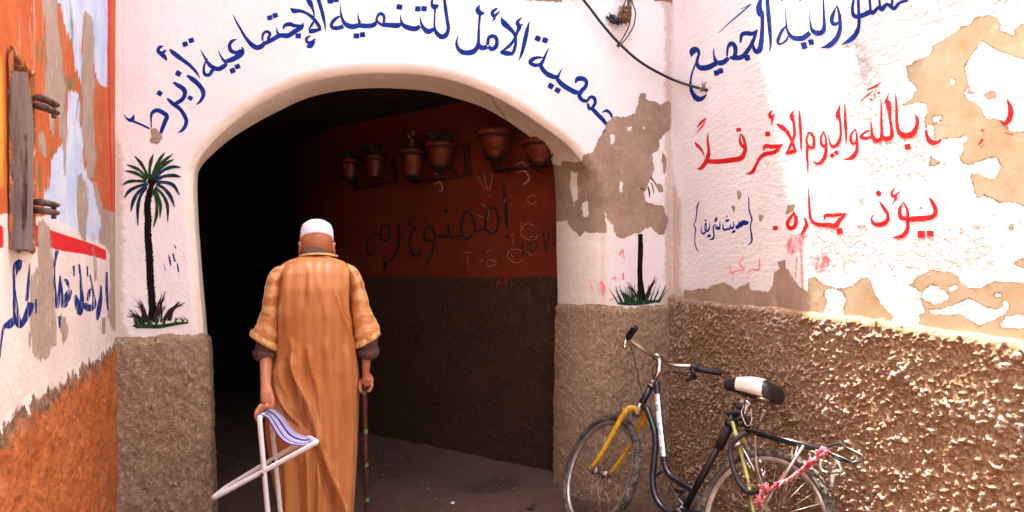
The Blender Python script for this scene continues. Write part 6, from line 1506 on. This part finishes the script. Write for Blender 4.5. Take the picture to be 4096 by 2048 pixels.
# frame: head tube, two swooping down tubes, seat tube, stays
fm = MB()
fm.tube([along(.41), along(.56)], .0185, 16)
dt1 = bkz(ZK, [(688, 448), (694, 520), (703, 620), (714, 740), (726, 850), (735, 935), (748, 1000), (775, 1050), (830, 1090), (880, 1120), (925, 1143)])
fm.tube(spline3(dt1, 6), .0165, 14)
dt2 = bkz(ZK, [(606, 592), (625, 625), (648, 680), (668, 740), (680, 800), (680, 880), (672, 960), (664, 1040), (664, 1110), (676, 1170), (700, 1225), (740, 1270), (800, 1300)])
dt2[0] = along(.44)
fm.tube(spline3(dt2 + [BB], 6), .0165, 14)
st_top = bk(ZK([(1180, 690)])[0]); 
fm.tube([st_top, st_top * .5 + BB * .5, BB], .0165, 14)
fm.tube([BB + Y_ * -.036, BB + Y_ * .036], .023, 16)
br = bkz(ZK, [(672, 1060), (745, 1015)]); fm.tube(br, .007, 8)
rax = Vector((0, 0, RW))
for s in (-1, 1):
    fm.tube([BB + Y_ * .030 * s, Vector((.22, .045 * s, .31)), rax + Y_ * .062 * s], [.011, .010, .009], 10)
frame_o = fm.build("frame", M_BLACKP, bike)
sy = MB()
for s in (-1, 1): sy.tube(spline3([st_top + Y_ * .020 * s + Vector((-.015, 0, -.015)), Vector((.115, .050 * s, .55)), rax + Y_ * .060 * s], 6), .0085, 10)
sy.tube([Vector((.085, -.05, .485)), Vector((.085, .05, .485))], .006, 8)
sy.build("seat_stay", M_LIME, frame_o)
wr = MB(); w0 = st_top; w1 = bk(ZK([(1085, 880)])[0])
wr.tube([w0, w0 * .5 + w1 * .5, w1], [.022, .0225, .021], 14); wr.build("tube_wrap", M_TAPE, frame_o)
cl = MB(); ax = (st_top - BB).normalized()
cl.tube([st_top - ax * .04, st_top + ax * .015], .026, 14)
for k, (x, y) in enumerate(((1150, 650), (1195, 640), (1215, 690), (1165, 720), (1230, 720), (1200, 590), (1225, 610))):
    p = bk(ZK([(x, y)])[0], .02); cl.ball(p, (.018, .016, .014), None, 10)
cl.tube([bk(ZK([(1180, 660)])[0], .03), bk(ZK([(1240, 640)])[0], .028), bk(ZK([(1262, 700)])[0], .02), bk(ZK([(1275, 745)])[0], .0)], .013, 10)
cl.build("seat_clamp_wrap", M_TAPE, frame_o)
# sticker on the upper tube, with what is left of its letters
dts = spline3(dt1, 6)
def on_tube(path, f, a, r):
    n = len(path) - 1; x = f * n; i = min(int(x), n - 1); p = path[i].lerp(path[i + 1], x - i); t = (path[min(i + 1, n)] - path[i]).normalized()
    s = Y_.cross(t).normalized()
    return p + (Y_ * math.cos(a) + s * math.sin(a)) * r, t
F0, F1 = .115, .500
R = []
for i in range(26):
    f = F0 + (F1 - F0) * i / 25; R.append([tuple(on_tube(dts, f, a + .05 * math.sin(i * 2.1), .0171)[0]) for a in np.linspace(-1.5, 1.25, 14)])
sk = MB(); sk.rings(R, False, False); stk = sk.build("sticker", M_STICK, frame_o)
GL = {'N': [[(0, 0), (0, 1), (1, 0), (1, 1)]], 'E': [[(1, 0), (0, 0), (0, 1), (1, 1)], [(0, .5), (.8, .5)]], 'X': [[(0, 0), (1, 1)], [(0, 1), (1, 0)]], 'U': [[(0, 1), (0, .1), (.5, 0), (1, .1), (1, 1)]], 'S': [[(1, 1), (0, 1), (0, .5), (1, .5), (1, 0), (0, 0)]]}
def glyphs(txt, f, mat_by, size=.017):
    step = size * .95 / 1.0
    L = sum((dts[i + 1] - dts[i]).length for i in range(len(dts) - 1))
    for ch in txt:
        if ch in GL:
            g = MB()
            for line in GL[ch]:
                P = []
                for x, y in line: P.append((f + x * size * .78 / L, -.55 + .9 * (y)))
                for (fa, aa), (fb_, ab) in zip(P[:-1], P[1:]):
                    pts = [on_tube(dts, fa + (fb_ - fa) * k / 4, aa + (ab - aa) * k / 4, .0176)[0] for k in range(5)]
                    g.tube(pts, .0015, 5)
            g.build("sticker_letter", mat_by(ch), stk)
        f += step / L
MK = simple("black_print", (.02, .02, .03), .5); MRD = simple("red_print", (.60, .03, .03), .5)
glyphs("XUS", .120, lambda c: MRD if c == 'X' else MK, .024); glyphs("NEXUS", .285, lambda c: MRD if c == 'X' else MK, .026); glyphs("N", .475, lambda c: MK, .022)
# fork
fk = MB(); fk.tube([along(.37), along(.45)], .020, 14); 
cb2 = MB()
def fp(t, side, fwd): return stv(along(t) + Vector((math.sin(HA), 0, math.cos(HA))) * fwd + Y_ * side)
yb = MB()
for s in (-1, 1):
    yb.tube(spline3([fp(.400, .006 * s, .0), fp(.408, .035 * s, .004), fp(.388, .058 * s, .008), fp(.33, .066 * s, .010), fp(.20, .066 * s, .012), fp(.09, .064 * s, .022), fp(.012, .062 * s, .043)], 6), [.0155] * 8 + [.0165] * 8 + [.015] * 8 + [.0132] * 8 + [.011] * 5, 14)
fo = yb.build("fork", M_YEL, bike)
fk.tube([along(.385), along(.40)], .024, 14); fk.build("fork_crown", M_STEEL, fo)
for s in (-1, 1):
    do = MB(); do.tube([fp(.03, .062 * s, .036), stv(fax + Y_ * .062 * s), stv(fax + Y_ * .062 * s) + Vector((0, 0, -.015))], [.010, .009, .006], 8)
    do.tube([stv(fax + Y_ * .055 * s), stv(fax + Y_ * .078 * s)], .008, 8); do.build("axle_nut", M_STEEL, fo)
# headset, stem, handlebar
hd = MB(); 
for a, b, r in ((.555, .567, .024), (.566, .577, .021), (.576, .588, .023), (.587, .594, .019)): hd.tube([along(a), along(b)], r, 18)
hd.build("headset", M_STEEL, frame_o)
barc = bk(ZH([(712, 462)])[0])
stq = MB(); stq.tube([along(.585), along(.64), along(.665)], [.0135, .0135, .0145], 14)
stq.tube(spline3([along(.645), along(.668) * .55 + barc * .45, barc], 5), [.0150] * 5 + [.0165] * 6, 14)
stq.tube([barc + SM @ Vector((.004, -.024, 0)), barc + SM @ Vector((.004, .024, 0))], .0195, 16); stq.build("stem", M_CHROME, bike)
vL, vR = .275, -.275
def bh(x, y, v):           # photo point on the steered bar at side offset v
    p0 = bk(ZH([(x, y)])[0], v); return p0
hL = [bh(690, 455, .03), bh(610, 415, .075), bh(510, 350, .13), bh(430, 295, .17), bh(375, 245, .20), bh(350, 215, .22)]
gL = [bh(350, 215, .22), bh(375, 170, .25), bh(430, 100, .30)]
hR = [bh(735, 470, -.03), bh(800, 510, -.08), bh(880, 548, -.12), bh(980, 562, -.155), bh(1110, 570, -.185)]
gR = [bh(1100, 572, -.185), bh(1190, 590, -.21), bh(1300, 620, -.235), bh(1475, 650, -.285)]
bb = MB(); bb.tube(spline3(gL[::-1][:2] + hL[::-1] + [barc] + hR + gR[1:], 6), .0112, 14); hbar = bb.build("handlebar", M_CHROME, bike)
g = MB(); g.tube(spline3(gL, 6), [.0165 + .0012 * (i % 3) for i in range(13)], 16, cap=False)
gp = spline3(gL, 6); ge = gp[-1]; gd = (gp[-1] - gp[-2]).normalized()
g.tube([ge - gd * .001, ge + gd * .003, ge + gd * .003], [.018, .017, .0105], 16, cap=False); g.tube([ge + gd * .003, ge - gd * .03], [.0105, .0095], 14)
g.build("grip", M_GRIP, hbar)
g = MB(); sp_ = spline3(gR, 7); n = len(sp_)
g.tube(sp_, [.0225 if 3 < i < 9 else .0185 if i < 12 else .0158 + .0010 * (i % 2) for i in range(n)], 16)
g.tube([sp_[-1], sp_[-1] + (sp_[-1] - sp_[-2]).normalized() * .006], [.0175, .0165], 16)
g.tube([sp_[2] + bW * -.008, sp_[3] - bW * .035, sp_[4] - bW * .058], [.014, .013, .010], 10)
for i in (4, 6, 8): g.tube([sp_[i] - Y_ * .003, sp_[i] + Y_ * .004], .0235, 16)
g.build("grip", M_GRIP, hbar, label="right grip with a bulky black twist shifter")
bl_ = MB()
bl_.tube(spline3([bh(1060, 745, -.20), bh(1110, 720, -.205), bh(1180, 712, -.215)], 5), [.006, .010, .011, .011, .011, .011, .011, .010, .010, .009, .008], 8)
bl_.tube([bh(1120, 660, -.20), bh(1125, 715, -.205)], .009, 8)
bl_.build("brake_lever_bracket", M_GRIP, hbar)
lv = MB(); lv.tube(spline3([bh(1095, 748, -.205), bh(1185, 742, -.215), bh(1240, 785, -.235), bh(1290, 825, -.255), bh(1297, 858, -.262)], 5), [.0035] * 8 + [.0050] * 13, 8, flat=.6); lv.build("brake_lever", M_CHROME, hbar)
lv = MB(); lv.tube([bh(325, 240, .22), bh(308, 285, .22), bh(292, 345, .225)], [.008, .011, .008], 10); lv.ball(bh(305, 330, .225), .011, None, 12); lv.ball(bh(315, 275, .22), .010, None, 12); lv.build("brake_lever", M_CHROME, hbar, label="broken stub of the left brake lever")
cbm = MB(); cb3 = MB()
cbm.tube(spline3([bh(345, 285, .21), bh(395, 380, .17), bh(440, 560, .09), bh(485, 780, .04), bh(525, 945, .022), bh(520, 1060, .02)], 6), .0026, 7)
cbm.tube(spline3([bh(770, 665, -.01), bh(860, 645, -.06), bh(970, 650, -.12), bh(1080, 685, -.18), bh(1120, 695, -.20)], 6), .0030, 7)
cbm.tube(spline3([bh(850, 565, -.07), bh(920, 620, -.10), bh(980, 700, -.14), bh(1030, 735, -.17), bh(1070, 745, -.19)], 6), .0030, 7)
cbm.tube(spline3([bh(700, 545, .015), bh(650, 590, .03), bh(642, 650, .03), bh(660, 730, .02)], 6), .0028, 7)
cb3.tube(spline3([bk(ZK([(1145, 920)])[0], .01), bk(ZK([(1100, 1010)])[0], .02), bk(ZK([(1040, 1080)])[0], .02), bk(ZK([(990, 1125)])[0], .01)], 6), .0028, 7)
cb3.build("brake_cable", M_CABLE, bike); cbm.build("brake_cable", M_CABLE, bike)
fbk = MB(); fbk.tube([bh(245, 1165, .03), bh(275, 1110, .035), bh(292, 1075, .04)], .004, 7); fbk.tube([bh(255, 1165, .02), bh(330, 1175, .02)], .006, 8); fbk.build("front_brake_arm", M_CHROME, fo)
# seat post, saddle with springs
sn = bk(ZH([(1535, 770)])[0]); sr = bk(ZH([(2195, 900)])[0])
sdir = (sn - sr); sdir.y = 0; slen = sdir.length; sdir.normalize(); sup = Y_.cross(sdir); sup = sup if sup.z > 0 else -sup
def sad(x, v, h): return sr + sdir * (x * slen) + Y_ * (v * .92) + sup * (h * .86 - .004)
SECT = [(-.02, .006, -.024, -.010), (.00, .060, -.046, .022), (.06, .090, -.056, .044), (.16, .102, -.058, .058), (.28, .102, -.056, .064), (.40, .092, -.052, .064), (.52, .074, -.046, .061), (.64, .056, -.042, .056), (.78, .044, -.040, .048), (.90, .036, -.038, .038), (.97, .026, -.030, .024), (1.0, .006, -.012, .004)]
sxs = catmull(np.array(SECT)[:, :2].tolist(), .03); 
def sect(x):
    A = np.array(SECT); return [np.interp(x, A[:, 0], A[:, k]) for k in (1, 2, 3)]
xs = np.concatenate([np.linspace(-.02, .06, 7), np.linspace(.08, .9, 60), np.linspace(.92, 1.0, 7)]); R = []; mats = []
smo = np.array([sect(x) for x in xs])
for _ in range(2): smo[1:-1] = (smo[:-2] + 2 * smo[1:-1] + smo[2:]) / 4
NS = 48
for x, (wv, lo, hi) in zip(xs, smo):
    ring = []
    for k in range(NS):
        t = 2 * math.pi * k / NS; c_, s_ = math.cos(t), math.sin(t)
        v = wv * (1 if c_ > 0 else -1) * abs(c_) ** .75; h = hi * s_ ** .8 if s_ > 0 else lo * abs(s_) ** .7 * -1 * -1 * (1 if lo < 0 else 1)
        if s_ < 0: h = lo * abs(s_) ** .6
        ring.append(tuple(sad(x, v, h)))
    R.append(ring)
sd = MB(); sd.rings(R)
# cream top panel by material
for fi, f in enumerate(sd.f[:-2]):
    i, k = divmod(fi, NS); x = xs[i]; t = 2 * math.pi * (k + .5) / NS; up = math.sin(t)
    sd.m[fi] = 1 if (.11 + .05 * up < x < .74 - .05 * (1 - up) and up > -.6) else 0
saddle = sd.build("saddle", [M_SADB, M_SADW], bike)
sr_ = MB()
for s in (-1, 1):
    sr_.tube(spline3([sad(.78, .012 * s, -.03), sad(.60, .022 * s, -.052), sad(.35, .026 * s, -.056), sad(.14, .050 * s, -.045)], 6), .004, 8)
    sr_.ball(sad(.12, .058 * s, -.056), (.030, .030, .012), None, 16)
sr_.tube([sad(.45, -.035, -.058), sad(.45, .035, -.058)], .012, 12)
sr_.build("saddle_rail", M_STEEL, saddle)
for k, (x0, y0, x1, y1, v) in enumerate(((1815, 1030, 1775, 1150, .055), (2005, 1120, 1965, 1235, -.055))):
    a = bk(ZH([(x0, y0)])[0], v * .8); b = bk(ZH([(x1, y1)])[0], v * .8); P = []; ax = (b - a); L = ax.length; ax.normalize(); e1 = ax.cross(X).normalized(); e2 = ax.cross(e1)
    for i in range(140):
        f = i / 139; r = .0185 * (1 - f) + .0045 * f; t = f * 2 * math.pi * 8.5; P.append(a + ax * L * f + (e1 * math.cos(t) + e2 * math.sin(t)) * r)
    m_ = MB(); m_.tube(P, .0024, 6); m_.tube([a - ax * .012, a + ax * .002], [.021, .020], 14); m_.tube([a, b], [.012, .003], 10)
    m_.build("saddle_spring", M_CHROME, saddle)
spm = MB(); spm.tube([st_top, sad(.45, 0, -.056)], .0128, 12)
spm.build("seat_post", M_STEEL, bike)
stp = MB()
for pts in ([(1765, 1050), (1735, 1130), (1760, 1220), (1790, 1290)], [(1850, 1090), (1860, 1190), (1845, 1280), (1800, 1300)]): stp.tube(spline3([bk(ZH([p])[0], .06) for p in pts], 5), .0035, 6, flat=.5)
stp.build("loose_strap", simple("pale_cloth_strap", (.50, .40, .30), .8), saddle)
# rear rack
rk = MB(); RV_ = .055
r0 = bk(ZR([(800, 62)])[0], RV_); r1 = bk(ZR([(1840, 325)])[0], RV_); far = Y_ * -.11
rk.tube([r0, r0.lerp(r1, .5), r1], .0075, 10); rk.tube([r0 + far, r1 + far], .0065, 10); rk.tube([r0, r0 + far], .006, 8); rk.tube([r1, r1 + far], .006, 8)
rk.tube([r0.lerp(r1, .5), r0.lerp(r1, .5) + far], .005, 8); rk.tube([r0.lerp(r1, .75), r0.lerp(r1, .75) + far], .005, 8)
lp = [bk(ZR([p])[0], v) for p, v in (((1840, 325), .055), ((1950, 285), .02), ((2080, 258), -.02), ((2200, 320), -.035), ((2400, 420), -.035), ((2385, 490), -.005), ((2300, 518), .04), ((2120, 450), .06), ((1960, 390), .06))]
rk.tube(spline3(lp, 6), .0052, 8)
rk.tube(spline3([bk(ZR([p])[0], .05) for p in ((1960, 395), (2060, 470), (2180, 500), (2300, 518))], 5), .0045, 8)
rko = rk.build("rear_rack", M_BLACKP, bike)
sm = MB()
sm.tube([bk(ZR([p])[0], .06) for p in ((1600, 285), (1330, 700), (1240, 800))], [.0065, .0060, .006], 8)
sm.tube(spline3([bk(ZR([p])[0], .03) for p in ((930, 150), (940, 420), (965, 620), (1040, 840))], 5), .0055, 8)
sm.tube([bk(ZR([p])[0], -.055) for p in ((1450, 300), (1360, 860), (1300, 1080))], .006, 8)
sm.tube([rax + Y_ * .066, bk(ZR([(1240, 800)])[0], .064)], .006, 8); sm.tube([rax - Y_ * .066, r0.lerp(r1, .55) + far], .006, 8)
sm.build("rack_strut", M_STEEL, rko)
hz = MB(); hz.tube(spline3([bk(ZR([p])[0], v) for p, v in (((860, 105), .03), ((780, 120), .05), ((680, 185), .07), ((610, 270), .075), ((588, 380), .075), ((610, 520), .075), ((660, 690), .075), ((730, 820), .075), ((800, 900), .075), ((870, 930), .075), ((960, 895), .075))], 6), .0118, 12); hz.build("bent_black_tube", M_TAPE, rko)
ba = MB(); ba.tube([bk(ZR([p])[0], .06) for p in ((620, 300), (650, 270), (725, 250))], [.010, .012, .009], 8); ba.tube([bk(ZR([p])[0], .062) for p in ((725, 240), (820, 420), (905, 590), (920, 620))], [.007, .009, .008, .004], 8, flat=.6)
for x, y in ((860, 580), (830, 540), (1000, 500), (1040, 690), (905, 590)): ba.ball(bk(ZR([(x, y)])[0], .045), .010, None, 10)
ba.tube([bk(ZR([p])[0], .04) for p in ((1010, 590), (1050, 690), (1070, 640))], .006, 7); ba.build("rear_brake_arm", M_CHROME, bike)
# broken lamp bracket hanging under the rack's tail
lb = MB()
for pts, r in (([(1850, 480), (1830, 560), (1860, 640), (1960, 660), (2050, 640), (2110, 640), (2090, 570), (2050, 500)], .008), ([(2060, 520), (2000, 610), (1900, 700)], .007), ([(1880, 500), (1960, 540), (1900, 600)], .006), ([(2000, 700), (1990, 780), (1975, 860)], .014), ([(1960, 420), (2060, 500), (2070, 560)], .006), ([(1690, 420), (1660, 390), (1700, 362), (1750, 380), (1760, 430)], .0025)):
    lb.tube(spline3([bk(ZR([p])[0], .0) for p in pts], 5), r, 8)
lb.build("tail_bracket", M_STEEL, rko)
# crank, pedals, chain wheel
ck = MB(); ck.lathe([(.095, -.002), (.098, 0), (.095, .002)], (0, 0, 0), 44); 
ck.v = [tuple(BB + Vector((v[0], -.045 + v[2], v[1]))) for v in ck.v]
for s, a in ((-1, .5), (1, .5 + math.pi)):
    e = BB + Vector((.17 * math.cos(a), .055 * s, .17 * math.sin(a))); ck.tube([BB + Y_ * .045 * s, e], [.012, .009], 8)
crk = ck.build("crank", M_STEEL, bike)
for s, a in ((-1, .5), (1, .5 + math.pi)):
    e = BB + Vector((.17 * math.cos(a), .055 * s, .17 * math.sin(a))); pm = MB(); pm.tube([e, e + Y_ * .10 * s], .006, 8); pm.box(e + Y_ * .065 * s, (.075, .07, .022), None, 0, .005); pm.build("pedal", M_GRIP, crk)
ch = MB(); c2 = rax + Y_ * -.045; P = []
for t in np.linspace(math.pi / 2 + .1, 1.5 * math.pi, 14): P.append(c2 + Vector((.040 * math.cos(t), 0, .040 * math.sin(t))))
for t in np.linspace(-math.pi / 2, math.pi / 2, 16): P.append(BB + Vector((.098 * math.cos(t), -.045, .098 * math.sin(t))))
ch.tube(P, .0045, 6, closed=True); ch.lathe([(.042, 0), (.042, .004)], c2, 20); ch.build("chain", M_TYRE, bike)

# faded red cord tied along the rack (a thing of its own)
M_CORD = simple("faded_red_cord", (.46, .05, .08), .9, 0, .4, 70, .1, (.58, .34, .32), .55)
c0 = BM @ bk(ZR([(1880, 360)])[0], .065)
rope = thing("cord", c0, "faded pink and red cord knotted round the bicycle's rear rack and strut", "cord")
cm = MB()
def cp(pts, v=.072): return [BM @ bk(ZR([p])[0], v) for p in pts]
for j in range(3):
    P = spline3(cp([(1890, 350), (1800, 440), (1700, 510), (1600, 600), (1490, 680), (1390, 760), (1270, 800), (1190, 860), (1100, 890), (1000, 880)]), 8); n = len(P)
    cm.tube([p + Vector((.006 * math.cos(i * .35 + j * 2.1), 0, .006 * math.sin(i * .35 + j * 2.1))) for i, p in enumerate(P)], .0048, 7)
P = spline3(cp([(1040, 880), (1010, 960), (980, 1010), (1010, 1050), (1040, 1130)]), 6)
for j in range(2): cm.tube([p + Vector((.005 * math.cos(i * .5 + j * 3.1), 0, .005 * math.sin(i * .5 + j * 3.1))) for i, p in enumerate(P)], .0058, 7)
cm.build("lashing", M_CORD, rope)
rs = random.Random(4)
for (x, y, n, s) in ((1870, 370, 9, 60), (1690, 510, 6, 35), (1050, 870, 7, 55), (1000, 1040, 8, 45), (1270, 800, 3, 22)):
    kn = MB()
    for i in range(n):
        a = rs.uniform(0, 3.14); c = cp([(x + rs.uniform(-s, s), y + rs.uniform(-s, s) * .6)], .072)[0]; d1 = Vector((math.cos(a), rs.uniform(-.4, .4), math.sin(a))) * .022
        kn.tube(spline3([c - d1, c + Vector((-.008, -.010, .006)), c + d1], 4), .0045, 6)
    kn.build("knot", M_CORD, rope)

# ------------------------------------------------------------------ loose grit swept against the walls
def grit():
    mb = MB(); rs = random.Random(21)
    for i in range(420):
        k = rs.random()
        if k < .35:
            p = PASS.at(np.array([rs.uniform(0, 2.6)]), np.array([0.0]), np.array([bend(np.array([1.0]))[0] + rs.expovariate(5) + .06]))[0]
        elif k < .7:
            p = RIGHT.at(np.array([rs.uniform(-2.2, 0)]), np.array([0.0]), np.array([.06 + rs.expovariate(8)]))[0]
        else:
            p = (rs.uniform(.2, 2.2), rs.uniform(3.2, 5.2), 0)
        r = rs.uniform(.003, .011); z = .012
        if k < .7: z = .03
        M = Matrix.Rotation(rs.uniform(0, 6), 3, 'Z')
        b0 = len(mb.v); mb.ball((p[0], p[1], z), (r, r * rs.uniform(.6, 1), r * rs.uniform(.4, .8)), M, 7)
        for j in range(b0, len(mb.v)):
            v = mb.v[j]; mb.v[j] = tuple(a + rs.uniform(-.15, .15) * r for a in v)
    o = mb.build("grit", simple("pale_grit", (.22, .15, .11), .9, 0, .5, 60, .2))
    tag(o, "loose grit and crumbs of plaster along the wall feet", "grit", kind="stuff")
grit()
